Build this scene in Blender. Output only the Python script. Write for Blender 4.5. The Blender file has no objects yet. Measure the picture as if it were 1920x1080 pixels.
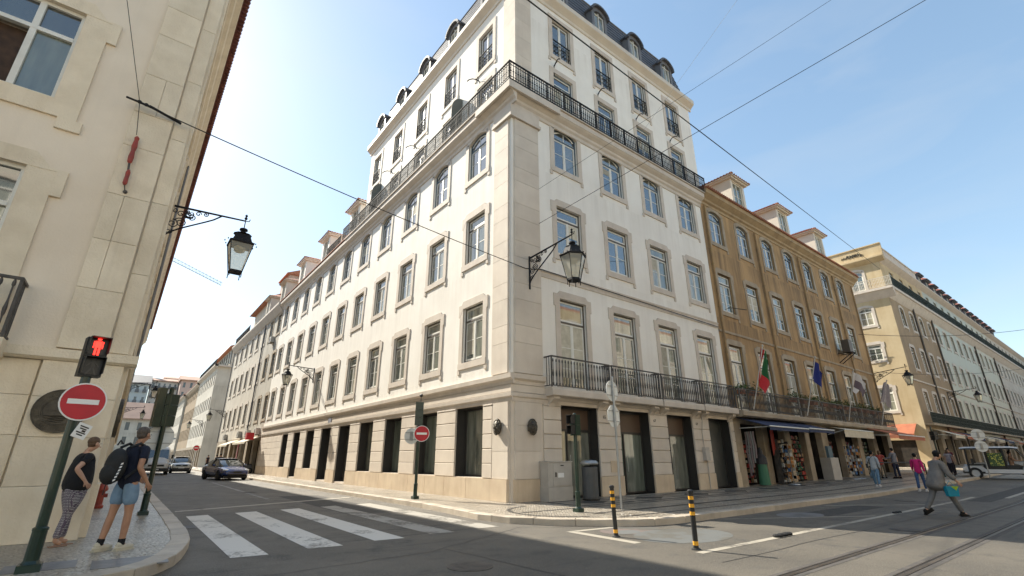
import bpy, math, random
from mathutils import Vector, Matrix
R = math.radians
random.seed(7)
SC = bpy.context.scene
COL = SC.collection

# ---------------------------------------------------------------- camera, sky, sun, exposure
cam_d = bpy.data.cameras.new('camera'); cam = bpy.data.objects.new('camera', cam_d); COL.objects.link(cam)
SC.camera = cam
PITCH, YAW = 0.343999757, 0.909844912
cam.location = (-9.7481, -12.5785, 1.28)
cam_d.sensor_width = 36.0; cam_d.lens = 892.2 / 1920 * 36.0
cam_d.clip_start = 0.05; cam_d.clip_end = 3000
cam.rotation_euler = (math.pi / 2 + PITCH, 0, YAW - math.pi / 2)

SUN_EL = R(38.5)
SUN_TRAVEL = Vector((0.30 * math.cos(SUN_EL) / math.hypot(0.30, 0.954), -0.954 * math.cos(SUN_EL) / math.hypot(0.30, 0.954), -math.sin(SUN_EL)))
W = bpy.data.worlds.new('World'); SC.world = W; W.use_nodes = True
wn = W.node_tree.nodes; wl = W.node_tree.links
bg = wn['Background']; sky = wn.new('ShaderNodeTexSky'); sky.sky_type = 'NISHITA'
sky.sun_disc = False; sky.sun_elevation = SUN_EL
# sun stands towards (-0.30, +0.954): compass angle measured from +Y towards +X
sky.sun_rotation = math.atan2(-0.30, 0.954)
sky.air_density = 1.15; sky.dust_density = 0.5; sky.ozone_density = 1.5; sky.altitude = 20
sky_gam = wn.new('ShaderNodeGamma'); sky_gam.inputs['Gamma'].default_value = 0.71
wl.new(sky.outputs['Color'], sky_gam.inputs['Color']); sky_sat = wn.new('ShaderNodeHueSaturation'); sky_sat.inputs['Saturation'].default_value = 1.12; sky_sat.inputs['Hue'].default_value = 0.494
wl.new(sky_gam.outputs['Color'], sky_sat.inputs['Color']); sky_tc = wn.new('ShaderNodeTexCoord'); sky_mp = wn.new('ShaderNodeMapping'); sky_mp.inputs['Scale'].default_value = (1.0, 1.6, 5.0); sky_mp.inputs['Rotation'].default_value = (.25, .1, .4)
sky_nz = wn.new('ShaderNodeTexNoise'); sky_nz.inputs['Scale'].default_value = 2.2; sky_nz.inputs['Detail'].default_value = 7; sky_nz.inputs['Distortion'].default_value = .6
wl.new(sky_tc.outputs['Generated'], sky_mp.inputs['Vector']); wl.new(sky_mp.outputs['Vector'], sky_nz.inputs['Vector'])
sky_mr = wn.new('ShaderNodeMapRange'); sky_mr.inputs['From Min'].default_value = .48; sky_mr.inputs['From Max'].default_value = .80; sky_mr.inputs['To Max'].default_value = .22; wl.new(sky_nz.outputs['Fac'], sky_mr.inputs['Value'])
sky_mx = wn.new('ShaderNodeMix'); sky_mx.data_type = 'RGBA'; wl.new(sky_mr.outputs['Result'], sky_mx.inputs['Factor']); wl.new(sky_sat.outputs['Color'], sky_mx.inputs['A']); sky_mx.inputs['B'].default_value = (2.3, 2.4, 2.45, 1)
wl.new(sky_mx.outputs['Result'], bg.inputs['Color']); bg.inputs['Strength'].default_value = 0.15
sun_d = bpy.data.lights.new('sun', 'SUN'); sun_d.energy = 4.3; sun_d.angle = R(0.6); sun_d.color = (1.0, 0.93, 0.80)
sun = bpy.data.objects.new('sun', sun_d); COL.objects.link(sun)
sun.rotation_euler = (-SUN_TRAVEL).to_track_quat('Z', 'Y').to_euler()
sun.location = (0, 0, 60)
SC.view_settings.view_transform = 'Standard'; SC.view_settings.look = 'None'
SC.view_settings.gamma = 1; SC.view_settings.use_curve_mapping = False
SC.view_settings.exposure = 1.24
SC.render.engine = 'CYCLES'

# ---------------------------------------------------------------- materials
MATS = {}
def _mix(nt, fac, a, b):
    m = nt.nodes.new('ShaderNodeMix'); m.data_type = 'RGBA'
    for s, v in ((m.inputs['Factor'], fac), (m.inputs['A'], a), (m.inputs['B'], b)):
        if isinstance(v, bpy.types.NodeSocket): nt.links.new(v, s)
        elif isinstance(v, (int, float)): s.default_value = v
        else: s.default_value = (*v[:3], 1)
    return m.outputs['Result']
def _ramp(nt, v, lo, hi):
    m = nt.nodes.new('ShaderNodeMapRange'); m.inputs['From Min'].default_value = lo; m.inputs['From Max'].default_value = hi
    nt.links.new(v, m.inputs['Value']); return m.outputs['Result']
def _noise(nt, vec, scale, detail=4, stretch=None, rough=0.55):
    if stretch:
        mp = nt.nodes.new('ShaderNodeMapping'); mp.inputs['Scale'].default_value = stretch
        nt.links.new(vec, mp.inputs['Vector']); vec = mp.outputs['Vector']
    n = nt.nodes.new('ShaderNodeTexNoise'); n.inputs['Scale'].default_value = scale
    n.inputs['Detail'].default_value = detail; n.inputs['Roughness'].default_value = rough
    nt.links.new(vec, n.inputs['Vector']); return n.outputs['Fac']
def mat(name, c1, c2=None, scale=1.5, rough=0.7, bump=0.0, bscale=40, streak=0.0, sc_col=None, metal=0.0, spec=0.4, coat=0.0, objvar=0.0, coord='pos', slo=0.50, shi=0.78):
    if name in MATS: return MATS[name]
    m = bpy.data.materials.new(name); m.use_nodes = True; nt = m.node_tree
    b = nt.nodes['Principled BSDF']; b.inputs['Roughness'].default_value = rough
    b.inputs['Metallic'].default_value = metal; b.inputs['Specular IOR Level'].default_value = spec
    b.inputs['Coat Weight'].default_value = coat
    if coord == 'pos': vec = nt.nodes.new('ShaderNodeNewGeometry').outputs['Position']
    else: vec = nt.nodes.new('ShaderNodeTexCoord').outputs['Object']
    col = None
    if c2 is not None:
        n = _noise(nt, vec, scale, 6)
        col = _mix(nt, _ramp(nt, n, 0.36, 0.66), c1, c2)
    if streak:
        n = _noise(nt, vec, 1.0, 6, (1.7, 1.7, 0.13), 0.7)
        f = _ramp(nt, n, slo, shi)
        mu = nt.nodes.new('ShaderNodeMath'); mu.operation = 'MULTIPLY'; nt.links.new(f, mu.inputs[0]); mu.inputs[1].default_value = streak
        col = _mix(nt, mu.outputs[0], col if col is not None else c1, sc_col or tuple(x * 0.45 for x in c1))
    if objvar:
        oi = nt.nodes.new('ShaderNodeObjectInfo'); hs = nt.nodes.new('ShaderNodeHueSaturation')
        mr = nt.nodes.new('ShaderNodeMapRange'); nt.links.new(oi.outputs['Random'], mr.inputs['Value'])
        mr.inputs['To Min'].default_value = 1 - objvar; mr.inputs['To Max'].default_value = 1 + objvar
        nt.links.new(mr.outputs['Result'], hs.inputs['Value'])
        if col is not None: nt.links.new(col, hs.inputs['Color'])
        else: hs.inputs['Color'].default_value = (*c1, 1)
        col = hs.outputs['Color']
    if col is None: b.inputs['Base Color'].default_value = (*c1, 1)
    else: nt.links.new(col, b.inputs['Base Color'])
    if bump:
        bn = nt.nodes.new('ShaderNodeBump'); bn.inputs['Strength'].default_value = bump; bn.inputs['Distance'].default_value = 0.02
        nt.links.new(_noise(nt, vec, bscale, 5), bn.inputs['Height']); nt.links.new(bn.outputs['Normal'], b.inputs['Normal'])
    MATS[name] = m; return m

stucco_white = mat('stucco_white', (0.83, 0.80, 0.735), (0.77, 0.735, 0.67), 0.7, 0.85, 0.25, 30, 0.3, (0.58, 0.54, 0.48), slo=.48, shi=.76)
stucco_far = mat('stucco_far', (0.60, 0.555, 0.47), (0.50, 0.455, 0.38), 0.5, 0.85, 0.2, 20, 0.3)
stucco_grey = mat('stucco_grey', (0.47, 0.435, 0.37), (0.38, 0.35, 0.29), 0.6, 0.85, 0.2, 20, 0.5)
stucco_ochre = mat('stucco_ochre', (0.475, 0.31, 0.15), (0.34, 0.22, 0.105), 0.55, 0.88, 0.35, 25, 0.85, (0.19, 0.125, 0.07), slo=.44, shi=.66)
stucco_left = mat('stucco_left', (0.79, 0.69, 0.555), (0.72, 0.62, 0.49), 0.7, 0.85, 0.25, 30, 0.12)
stucco_yellow = mat('stucco_yellow', (0.56, 0.45, 0.28), (0.46, 0.35, 0.20), 0.5, 0.85, 0.2, 20, 0.45, (0.35, 0.23, 0.10))
stucco_umber = mat('stucco_umber', (0.36, 0.26, 0.16), (0.28, 0.21, 0.13), 0.5, 0.85, 0.2, 20, 0.45)
tile_blue = mat('tile_facade_blue', (0.38, 0.385, 0.30), (0.39, 0.38, 0.28), 0.4, 0.45, 0.1, 20, 0.2)
tile_green = mat('tile_facade_green', (0.42, 0.40, 0.30), (0.46, 0.43, 0.31), 0.4, 0.5, 0.1, 20, 0.2)
limestone = mat('limestone', (0.64, 0.565, 0.47), (0.57, 0.495, 0.41), 1.3, 0.75, 0.3, 35, 0.25, (0.42, 0.35, 0.27), objvar=0.05)
limestone_trim = mat('limestone_trim', (0.60, 0.53, 0.45), (0.53, 0.465, 0.39), 2.0, 0.75, 0.2, 35, 0.3, (0.34, 0.28, 0.22))
limestone_plinth = mat('limestone_plinth', (0.60, 0.49, 0.35), (0.52, 0.41, 0.29), 1.6, 0.75, 0.4, 35, 0.45, (0.28, 0.20, 0.13), objvar=0.06)
limestone_old = mat('limestone_old', (0.40, 0.33, 0.24), (0.30, 0.24, 0.17), 1.6, 0.8, 0.4, 30, 0.6, (0.17, 0.13, 0.09))
limestone_left = mat('limestone_left', (0.78, 0.68, 0.52), (0.68, 0.58, 0.43), 1.8, 0.75, 0.6, 30, 0.4, (0.46, 0.37, 0.25), objvar=0.06)
cream_paint = mat('cream_paint', (0.66, 0.60, 0.50), (0.60, 0.54, 0.45), 1.0, 0.6, 0.1, 30, 0.2)
frame_dark = mat('window_frame_dark', (0.085, 0.07, 0.055), rough=0.5)
frame_blue = mat('window_frame_slate', (0.06, 0.09, 0.12), rough=0.5)
frame_white = mat('window_frame_white', (0.74, 0.73, 0.67), (0.66, 0.65, 0.59), 3, 0.45)
shop_frame = mat('shop_frame_dark', (0.035, 0.033, 0.03), rough=0.4)
iron = mat('wrought_iron', (0.022, 0.022, 0.024), rough=0.7, spec=.2, bump=0.1)
iron_worn = mat('cast_iron_worn', (0.045, 0.042, 0.04), (0.09, 0.08, 0.07), 6, 0.55, 0.2)
iron_sunside = mat('iron_sun_side_dark', (0.022, 0.022, 0.022), (0.035, 0.033, 0.03), 6, 0.75, spec=.15)  # iron copy for sun-facing railings, colour darkened against sun glare
green_paint = mat('dark_green_paint', (0.010, 0.032, 0.020), (0.007, 0.022, 0.015), 5, 0.35, coat=0.3)
black_plastic = mat('black_plastic', (0.02, 0.02, 0.02), rough=0.45)
slate = mat('slate_roof', (0.075, 0.08, 0.09), (0.11, 0.11, 0.12), 3, 0.6, 0.3, 60, objvar=0.15)
zinc = mat('zinc_grey', (0.13, 0.135, 0.145), (0.18, 0.18, 0.185), 2, 0.6)
terracotta = mat('roof_tile', (0.42, 0.17, 0.09), (0.30, 0.12, 0.07), 4, 0.8, 0.4, 50, objvar=0.25)
terracotta_dark = mat('roof_tile_dark', (0.20, 0.075, 0.055), (0.14, 0.055, 0.04), 4, 0.8, 0.4, 50, objvar=0.3)
steel = mat('galvanised_steel', (0.42, 0.43, 0.43), (0.34, 0.35, 0.35), 5, 0.4, metal=0.6)
sign_back = mat('sign_back', (0.74, 0.75, 0.72), (0.64, 0.65, 0.62), 4, 0.45)
sign_red = mat('sign_red', (0.50, 0.012, 0.02), (0.42, 0.01, 0.018), 5, 0.35)
sign_white = mat('sign_white', (0.78, 0.78, 0.76), rough=0.4)
cabinet_grey = mat('cabinet_grey', (0.46, 0.43, 0.38), (0.40, 0.37, 0.33), 3, 0.6, 0.1)
bronze = mat('dark_bronze', (0.06, 0.052, 0.042), (0.11, 0.095, 0.07), 8, 0.5, 0.3, 60, metal=0.5)
rubber = mat('rubber', (0.02, 0.02, 0.02), rough=0.8)
yellow_band = mat('amber_reflective_band', (0.75, 0.36, 0.03), rough=0.4)
road_paint = mat('road_paint_worn', (0.60, 0.58, 0.53), (0.36, 0.34, 0.31), 7, 0.7, 0.2)

def glass_mat(name, cols, rough=0.03, spec=1.0, ior=1.75):
    m = bpy.data.materials.new(name); m.use_nodes = True; nt = m.node_tree; b = nt.nodes['Principled BSDF']
    oi = nt.nodes.new('ShaderNodeObjectInfo'); cr = nt.nodes.new('ShaderNodeValToRGB'); cr.color_ramp.interpolation = 'CONSTANT'
    els = cr.color_ramp.elements
    for i, c in enumerate(cols):
        e = els[i] if i < 2 else els.new(i / len(cols)); e.position = i / len(cols); e.color = (*c, 1)
    nt.links.new(oi.outputs['Random'], cr.inputs['Fac'])
    g = nt.nodes.new('ShaderNodeNewGeometry').outputs['Position']
    n = _noise(nt, g, 1.3, 3, (3.0, 3.0, 0.5))
    col = _mix(nt, _ramp(nt, n, 0.35, 0.75), cr.outputs['Color'], (0.06, 0.07, 0.06))
    nt.links.new(col, b.inputs['Base Color']); b.inputs['Roughness'].default_value = rough
    b.inputs['IOR'].default_value = ior; b.inputs['Specular IOR Level'].default_value = spec
    bn = nt.nodes.new('ShaderNodeBump'); bn.inputs['Strength'].default_value = 0.05; bn.inputs['Distance'].default_value = 0.02
    nt.links.new(_noise(nt, g, 1.1, 2), bn.inputs['Height']); nt.links.new(bn.outputs['Normal'], b.inputs['Normal'])
    MATS[name] = m; return m
glass = glass_mat('window_glass', [(0.16, 0.18, 0.14), (0.42, 0.40, 0.30), (0.22, 0.24, 0.20), (0.34, 0.34, 0.26), (0.10, 0.12, 0.11), (0.52, 0.49, 0.36), (0.26, 0.28, 0.23)])
glass_shop = glass_mat('shop_glass', [(0.15, 0.18, 0.15), (0.19, 0.22, 0.18), (0.22, 0.23, 0.19)], ior=1.6)
glass_blue = glass_mat('window_glass_clear', [(0.03, 0.05, 0.075), (0.05, 0.07, 0.09), (0.035, 0.05, 0.07), (0.12, 0.13, 0.12), (0.03, 0.045, 0.07)], ior=2.1)
glass_car = glass_mat('car_glass', [(0.02, 0.03, 0.035), (0.02, 0.03, 0.035)], ior=1.8)

def sill_stains(m, col, amt, lo=.44, hi=.62):
    nt = m.node_tree; b = nt.nodes['Principled BSDF']; src = b.inputs['Base Color'].links[0].from_socket
    p = nt.nodes.new('ShaderNodeNewGeometry').outputs['Position']; sp = nt.nodes.new('ShaderNodeSeparateXYZ'); nt.links.new(p, sp.inputs[0])
    s = nt.nodes.new('ShaderNodeMath'); s.operation = 'SUBTRACT'; nt.links.new(sp.outputs['Z'], s.inputs[0]); s.inputs[1].default_value = .22
    d = nt.nodes.new('ShaderNodeMath'); d.operation = 'DIVIDE'; nt.links.new(s.outputs[0], d.inputs[0]); d.inputs[1].default_value = 4.1
    f = nt.nodes.new('ShaderNodeMath'); f.operation = 'FRACT'; nt.links.new(d.outputs[0], f.inputs[0])
    g = _ramp(nt, f.outputs[0], .60, 1.0); n = _ramp(nt, _noise(nt, p, 1.0, 5, (3.4, 3.4, .10), .7), lo, hi)
    q = nt.nodes.new('ShaderNodeMath'); q.operation = 'MULTIPLY'; nt.links.new(g, q.inputs[0]); nt.links.new(n, q.inputs[1])
    r = nt.nodes.new('ShaderNodeMath'); r.operation = 'MULTIPLY'; nt.links.new(q.outputs[0], r.inputs[0]); r.inputs[1].default_value = amt
    patch = _ramp(nt, _noise(nt, p, .42, 2), .55, .565); pm = nt.nodes.new('ShaderNodeMath'); pm.operation = 'MULTIPLY'; nt.links.new(patch, pm.inputs[0]); pm.inputs[1].default_value = .10
    c1 = _mix(nt, pm.outputs[0], src, tuple(min(1, x * 1.25) for x in col)); nt.links.new(_mix(nt, r.outputs[0], c1, col), b.inputs['Base Color'])
sill_stains(stucco_white, (.60, .56, .49), .35); sill_stains(stucco_ochre, (.16, .11, .065), .8); sill_stains(stucco_far, (.34, .30, .24), .7)
# ---------------------------------------------------------------- mesh helpers
class MB:
    def __init__(s): s.v = []; s.f = []; s.m = []
    def q(s, pts, mi=0):
        n = len(s.v); s.v += [tuple(p) for p in pts]; s.f.append(tuple(range(n, n + len(pts)))); s.m.append(mi)
    def box(s, x0, x1, y0, y1, z0, z1, mi=0):
        n = len(s.v); s.v += [(x, y, z) for z in (z0, z1) for y in (y0, y1) for x in (x0, x1)]
        for f in ((0, 2, 3, 1), (4, 5, 7, 6), (0, 1, 5, 4), (2, 6, 7, 3), (0, 4, 6, 2), (1, 3, 7, 5)):
            s.f.append(tuple(n + i for i in f)); s.m.append(mi)
        return s
    def obox(s, c, ax, ay, az, mi=0):
        c, ax, ay, az = map(Vector, (c, ax, ay, az)); n = len(s.v)
        s.v += [tuple(c + ax * i + ay * j + az * k) for k in (-1, 1) for j in (-1, 1) for i in (-1, 1)]
        for f in ((0, 2, 3, 1), (4, 5, 7, 6), (0, 1, 5, 4), (2, 6, 7, 3), (0, 4, 6, 2), (1, 3, 7, 5)):
            s.f.append(tuple(n + i for i in f)); s.m.append(mi)
        return s
    def prism(s, poly, y0, y1, mi=0, axis='y'):
        """poly: list of (a,b) convex or simple polygon; extruded between y0 and y1 along axis"""
        def P(a, b, t): return {'y': (a, t, b), 'z': (a, b, t), 'x': (t, a, b)}[axis]
        n = len(s.v); k = len(poly)
        s.v += [P(a, b, y0) for a, b in poly] + [P(a, b, y1) for a, b in poly]
        s.f.append(tuple(range(n, n + k))); s.f.append(tuple(range(n + 2 * k - 1, n + k - 1, -1))); s.m += [mi, mi]
        for i in range(k):
            j = (i + 1) % k; s.f.append((n + i, n + k + i, n + k + j, n + j)); s.m.append(mi)
        return s
    def tube(s, pts, r, n=6, mi=0, cap=True):
        pts = [Vector(p) for p in pts]; rs = r if isinstance(r, (list, tuple)) else [r] * len(pts)
        base = len(s.v); up = None
        for i, p in enumerate(pts):
            t = (pts[min(i + 1, len(pts) - 1)] - pts[max(i - 1, 0)])
            t = t.normalized() if t.length > 1e-9 else Vector((0, 0, 1))
            if up is None:
                up = Vector((0, 0, 1)) if abs(t.z) < 0.9 else Vector((1, 0, 0))
            a = t.cross(up).normalized(); b2 = a.cross(t).normalized(); up = b2
            for k in range(n):
                w = 2 * math.pi * k / n; s.v.append(tuple(p + a * math.cos(w) * rs[i] + b2 * math.sin(w) * rs[i]))
        for i in range(len(pts) - 1):
            for k in range(n):
                l = (k + 1) % n; s.f.append((base + i * n + k, base + i * n + l, base + (i + 1) * n + l, base + (i + 1) * n + k)); s.m.append(mi)
        if cap:
            s.f.append(tuple(base + k for k in range(n))[::-1]); s.m.append(mi)
            e = base + (len(pts) - 1) * n; s.f.append(tuple(e + k for k in range(n))); s.m.append(mi)
        return s
    def lathe(s, prof, c=(0, 0, 0), n=12, mi=0, phase=0.0):
        base = len(s.v)
        for r, z in prof:
            for k in range(n):
                w = 2 * math.pi * k / n + phase; s.v.append((c[0] + r * math.cos(w), c[1] + r * math.sin(w), c[2] + z))
        for i in range(len(prof) - 1):
            for k in range(n):
                l = (k + 1) % n; s.f.append((base + i * n + k, base + i * n + l, base + (i + 1) * n + l, base + (i + 1) * n + k)); s.m.append(mi)
        s.f.append(tuple(base + k for k in range(n))[::-1]); e = base + (len(prof) - 1) * n; s.f.append(tuple(e + k for k in range(n))); s.m += [mi, mi]
        return s
    def ball(s, c, rx, ry=None, rz=None, n=10, m=6, mi=0):
        ry = ry or rx; rz = rz or rx; base = len(s.v)
        for i in range(m + 1):
            a = math.pi * i / m - math.pi / 2
            for k in range(n):
                w = 2 * math.pi * k / n; s.v.append((c[0] + rx * math.cos(a) * math.cos(w), c[1] + ry * math.cos(a) * math.sin(w), c[2] + rz * math.sin(a)))
        for i in range(m):
            for k in range(n):
                l = (k + 1) % n; s.f.append((base + i * n + k, base + i * n + l, base + (i + 1) * n + l, base + (i + 1) * n + k)); s.m.append(mi)
        return s
    def mesh(s, name, mats, smooth=False):
        me = bpy.data.meshes.new(name); me.from_pydata(s.v, [], s.f)
        if not isinstance(mats, (list, tuple)): mats = [mats]
        for m in mats: me.materials.append(m)
        if len(mats) > 1: me.polygons.foreach_set('material_index', s.m)
        if smooth: me.polygons.foreach_set('use_smooth', [True] * len(me.polygons))
        me.update(); return me
def link(name, data, parent=None, loc=(0, 0, 0), rz=0.0, rot=None):
    o = bpy.data.objects.new(name, data); COL.objects.link(o); o.location = loc
    o.rotation_euler = rot if rot is not None else (0, 0, rz)
    if parent is not None: o.parent = parent
    return o
def tag(o, label=None, cat=None, group=None, kind=None):
    if label: o['label'] = label
    if cat: o['category'] = cat
    if group: o['group'] = group
    if kind: o['kind'] = kind
    return o
def thing(name, label, cat, loc=(0, 0, 0), rz=0.0, group=None):
    o = link(name, None, None, loc, rz); o.empty_display_size = 0.3; return tag(o, label, cat, group)
def solo(name, mb, mats, label, cat, loc=(0, 0, 0), rz=0.0, group=None, smooth=False):
    return tag(link(name, mb.mesh(name, mats, smooth), None, loc, rz), label, cat, group)
def part(name, mb, mats, parent, loc=(0, 0, 0), rz=0.0, smooth=False, kind=None, label=None):
    return tag(link(name, mb.mesh(name, mats, smooth), parent, loc, rz), label, None, None, kind)
def structure(name, mb, mats): return tag(link(name, mb.mesh(name, mats)), kind='structure')
def children(o): return [c for c in bpy.data.objects if c.parent == o]
def copy_tree(o, parent=None, kids=None):
    if kids is None:
        kids = {}
        for c in bpy.data.objects:
            if c.parent: kids.setdefault(c.parent.name, []).append(c)
    c = o.copy(); COL.objects.link(c); c.parent = parent
    for ch in kids.get(o.name, []): copy_tree(ch, c, kids)
    return c

class Fr:
    """facade frame: u along the wall, d into the building, z up"""
    def __init__(s, ox, oy, deg): s.o = (ox, oy); s.t = R(deg); s.c, s.s = math.cos(s.t), math.sin(s.t)
    def w(s, u, d, z): return (s.o[0] + u * s.c - d * s.s, s.o[1] + u * s.s + d * s.c, z)
def fpart(name, mb, mats, parent, fr, u=0, d=0, z=0, **k):
    p = parent.location; w = fr.w(u, d, z)
    return part(name, mb, mats, parent, (w[0] - p.x, w[1] - p.y, w[2] - p.z), fr.t, **k)
def flink(name, me, parent, fr, u=0, d=0, z=0):
    p = parent.location; w = fr.w(u, d, z)
    return link(name, me, parent, (w[0] - p.x, w[1] - p.y, w[2] - p.z), fr.t)

def wall_grid(mb, u0, u1, z0, z1, ops, depth=0.3, d0=0.0, mi=0, back=True):
    us = sorted({u0, u1, *[min(max(x, u0), u1) for o in ops for x in o[:2]]})
    zs = sorted({z0, z1, *[min(max(x, z0), z1) for o in ops for x in o[2:4]]})
    for i in range(len(us) - 1):
        run = None
        for j in range(len(zs) - 1):
            cu, cz = (us[i] + us[i + 1]) / 2, (zs[j] + zs[j + 1]) / 2
            if any(o[0] < cu < o[1] and o[2] < cz < o[3] for o in ops): continue
            mb.q([(us[i], d0, zs[j]), (us[i + 1], d0, zs[j]), (us[i + 1], d0, zs[j + 1]), (us[i], d0, zs[j + 1])], mi)
    for a, b, c, e in [o[:4] for o in ops]:
        mb.q([(a, d0, c), (a, d0 + depth, c), (a, d0 + depth, e), (a, d0, e)], mi)
        mb.q([(b, d0, c), (b, d0, e), (b, d0 + depth, e), (b, d0 + depth, c)], mi)
        mb.q([(a, d0, c), (b, d0, c), (b, d0 + depth, c), (a, d0 + depth, c)], mi)
        mb.q([(a, d0, e), (a, d0 + depth, e), (b, d0 + depth, e), (b, d0, e)], mi)
        if back: mb.q([(a, d0 + depth, c), (b, d0 + depth, c), (b, d0 + depth, e), (a, d0 + depth, e)], mi)

def room(mb, a, b, z1, d0, d1):
    mb.q([(a, d0, 0), (a, d1, 0), (a, d1, z1), (a, d0, z1)]); mb.q([(b, d0, 0), (b, d0, z1), (b, d1, z1), (b, d1, 0)])
    mb.q([(a, d0, z1), (a, d1, z1), (b, d1, z1), (b, d0, z1)]); mb.q([(a, d1, 0), (b, d1, 0), (b, d1, z1), (a, d1, z1)]); mb.q([(a, d0, .02), (b, d0, .02), (b, d1, .02), (a, d1, .02)])
def arc_pts(w, rise, n=8, off=0.0):
    """points of a segmental arch from left spring to right spring; returned as (u, dz)"""
    r = (w * w / 4 + rise * rise) / (2 * rise); a = math.asin(min(1, w / 2 / r))
    return [((r + off) * math.sin(-a + 2 * a * i / n), rise - r + (r + off) * math.cos(-a + 2 * a * i / n)) for i in range(n + 1)]

# ---------------------------------------------------------------- window prototypes (origin: middle of the opening's bottom, on the wall face)
WCACHE = {}
RB = random.Random(21)
blind_m = mat('blind_cream', (.50, .47, .38), (.40, .37, .29), 5, .85, objvar=.25)
def window_meshes(w, h, kind, sur, fr_m, detail=2, reveal=0.15, top=0.27, glass=glass):
    key = (w, h, kind, sur.name if sur else None, fr_m.name, detail, glass.name)
    if key in WCACHE: return WCACHE[key]
    arch = 'arch' in kind; rise = 0.16 * w if arch else 0.0
    hw = w / 2; res = []
    # surround
    if sur:
        s = MB(); t = 0.235; p = -0.036; hs = h - rise
        s.box(-hw - t, -hw, p, 0.02, 0, hs); s.box(hw, hw + t, p, 0.02, 0, hs)          # jambs
        if arch:
            A = arc_pts(w, rise, 8); B = arc_pts(w + 2 * t, rise * 1.25, 8)
            for i in range(8):
                a0, a1 = A[i], A[i + 1]; b0, b1 = B[i], B[i + 1]
                s.prism([(a0[0], hs + a0[1]), (a1[0], hs + a1[1]), (b1[0], hs + b1[1] + t * 0.75), (b0[0], hs + b0[1] + t * 0.75 * (1 if 0 < i else 0.6))], p, 0.02)
                # reveal filler behind the arch
                s.prism([(a0[0], hs + a0[1]), (a1[0], hs + a1[1]), (a1[0], h + 0.01), (a0[0], h + 0.01)], 0.021, reveal + 0.02)
            s.box(-hw - t, -hw, p, 0.02, hs + 0.001, hs + 0.1); s.box(hw, hw + t, p, 0.02, hs + 0.001, hs + 0.1)
        elif 'plain' in kind or 'sq' in kind:
            s.box(-hw - t, hw + t, p, 0.02, h + .001, h + .26)
        else:
            hd = 0.30
            s.prism([(-hw - t - 0.07, h - 0.32), (-hw - t, h - 0.32), (-hw - 0.001, h + 0.001), (hw + 0.001, h + 0.001), (hw + t, h - 0.32), (hw + t + 0.07, h - 0.32), (hw + t + 0.07, h + 0.17),
                     (hw + t - 0.12, h + 0.17), (hw + t - 0.24, h + hd), (-hw - t + 0.24, h + hd), (-hw - t + 0.12, h + 0.17), (-hw - t - 0.07, h + 0.17)], p - 0.004, 0.02)
        if 'door' not in kind:
            s.box(-hw - t, hw + t, p - 0.02, 0.05, -0.24, -0.001)
            s.box(-hw - t - 0.05, -hw - t + 0.10, p - 0.004, 0.02, -0.42, -0.241)
            s.box(hw + t - 0.10, hw + t + 0.05, p - 0.004, 0.02, -0.42, -0.241)
        res.append(('stone_surround', s.mesh('stone_surround', sur)))
    d = reveal - 0.05; f = 0.072
    fm = MB()
    fm.box(-hw, -hw + f, d, reveal, 0, h - rise); fm.box(hw - f, hw, d, reveal, 0, h - rise)
    fm.box(-hw + f, hw - f, d, reveal, 0, f)
    zt = h * (1 - top) if not arch else (h - rise) * 0.80
    if 'plain' not in kind: fm.box(-hw + f, hw - f, d - 0.01, reveal, zt, zt + 0.07)
    if arch:
        A = arc_pts(w, rise, 8); B = arc_pts(w - 2 * f, rise * 0.95, 8)
        for i in range(8):
            fm.prism([(B[i][0], h - rise + B[i][1] - f * .6), (B[i + 1][0], h - rise + B[i + 1][1] - f * .6), (A[i + 1][0], h - rise + A[i + 1][1]), (A[i][0], h - rise + A[i][1])], d, reveal)
    else: fm.box(-hw + f, hw - f, d, reveal, h - f, h)
    frame_me = fm.mesh('window', fr_m)
    # casements
    g = 0.062; dd = d + 0.012; zt2 = zt if 'plain' not in kind else h - f
    def leaf(x0, x1, z0, z1, bars):
        m = MB(); m.box(x0, x0 + g, dd, reveal - 0.005, z0, z1); m.box(x1 - g, x1, dd, reveal - 0.005, z0, z1)
        m.box(x0 + g, x1 - g, dd, reveal - 0.005, z0, z0 + g * 1.3); m.box(x0 + g, x1 - g, dd, reveal - 0.005, z1 - g, z1)
        for bz in bars: m.box(x0 + g, x1 - g, dd + 0.008, reveal - 0.01, bz - 0.014, bz + 0.014)
        return m
    def pane(x0, x1, z0, z1):
        m = MB(); m.box(x0, x1, reveal - 0.022, reveal - 0.012, z0, z1); return m
    hb = zt2 - f; bars = [f + hb * 0.52] if 'door' not in kind else [f + hb * 0.62, f + hb * 0.3]
    if 'sash6' in kind: bars = [f + hb * 0.33, f + hb * 0.66]
    if detail >= 2:
        for x0, x1 in ((-hw + f + .002, -0.012), (0.012, hw - f - .002)):
            res.append(('casement', leaf(x0, x1, f, zt2 - .001, bars).mesh('casement', frame_white)))
            res.append(('pane', pane(x0 + g, x1 - g, f + g, zt2 - g).mesh('pane', glass)))
        mu = MB().box(-0.035, 0.035, dd - .012, dd + .02, f, zt2 - .001); res.append(('meeting_stile', mu.mesh('meeting_stile', frame_white)))
    else:
        m = MB(); m.box(-hw + f, -hw + f + g, dd, reveal - .004, f, zt2); m.box(hw - f - g, hw - f, dd, reveal - .004, f, zt2); m.box(-0.035, 0.035, dd, reveal - .004, f, zt2)
        for bz in bars + [f + .03]: m.box(-hw + f + g, -0.036, dd + .005, reveal - .006, bz - .02, bz + .02); m.box(0.036, hw - f - g, dd + .005, reveal - .006, bz - .02, bz + .02)
        res.append(('casement', m.mesh('casement', frame_white)))
        res.append(('pane', pane(-hw + f + g, hw - f - g, f + .01, zt2 - .005).mesh('pane', glass)))
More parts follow.
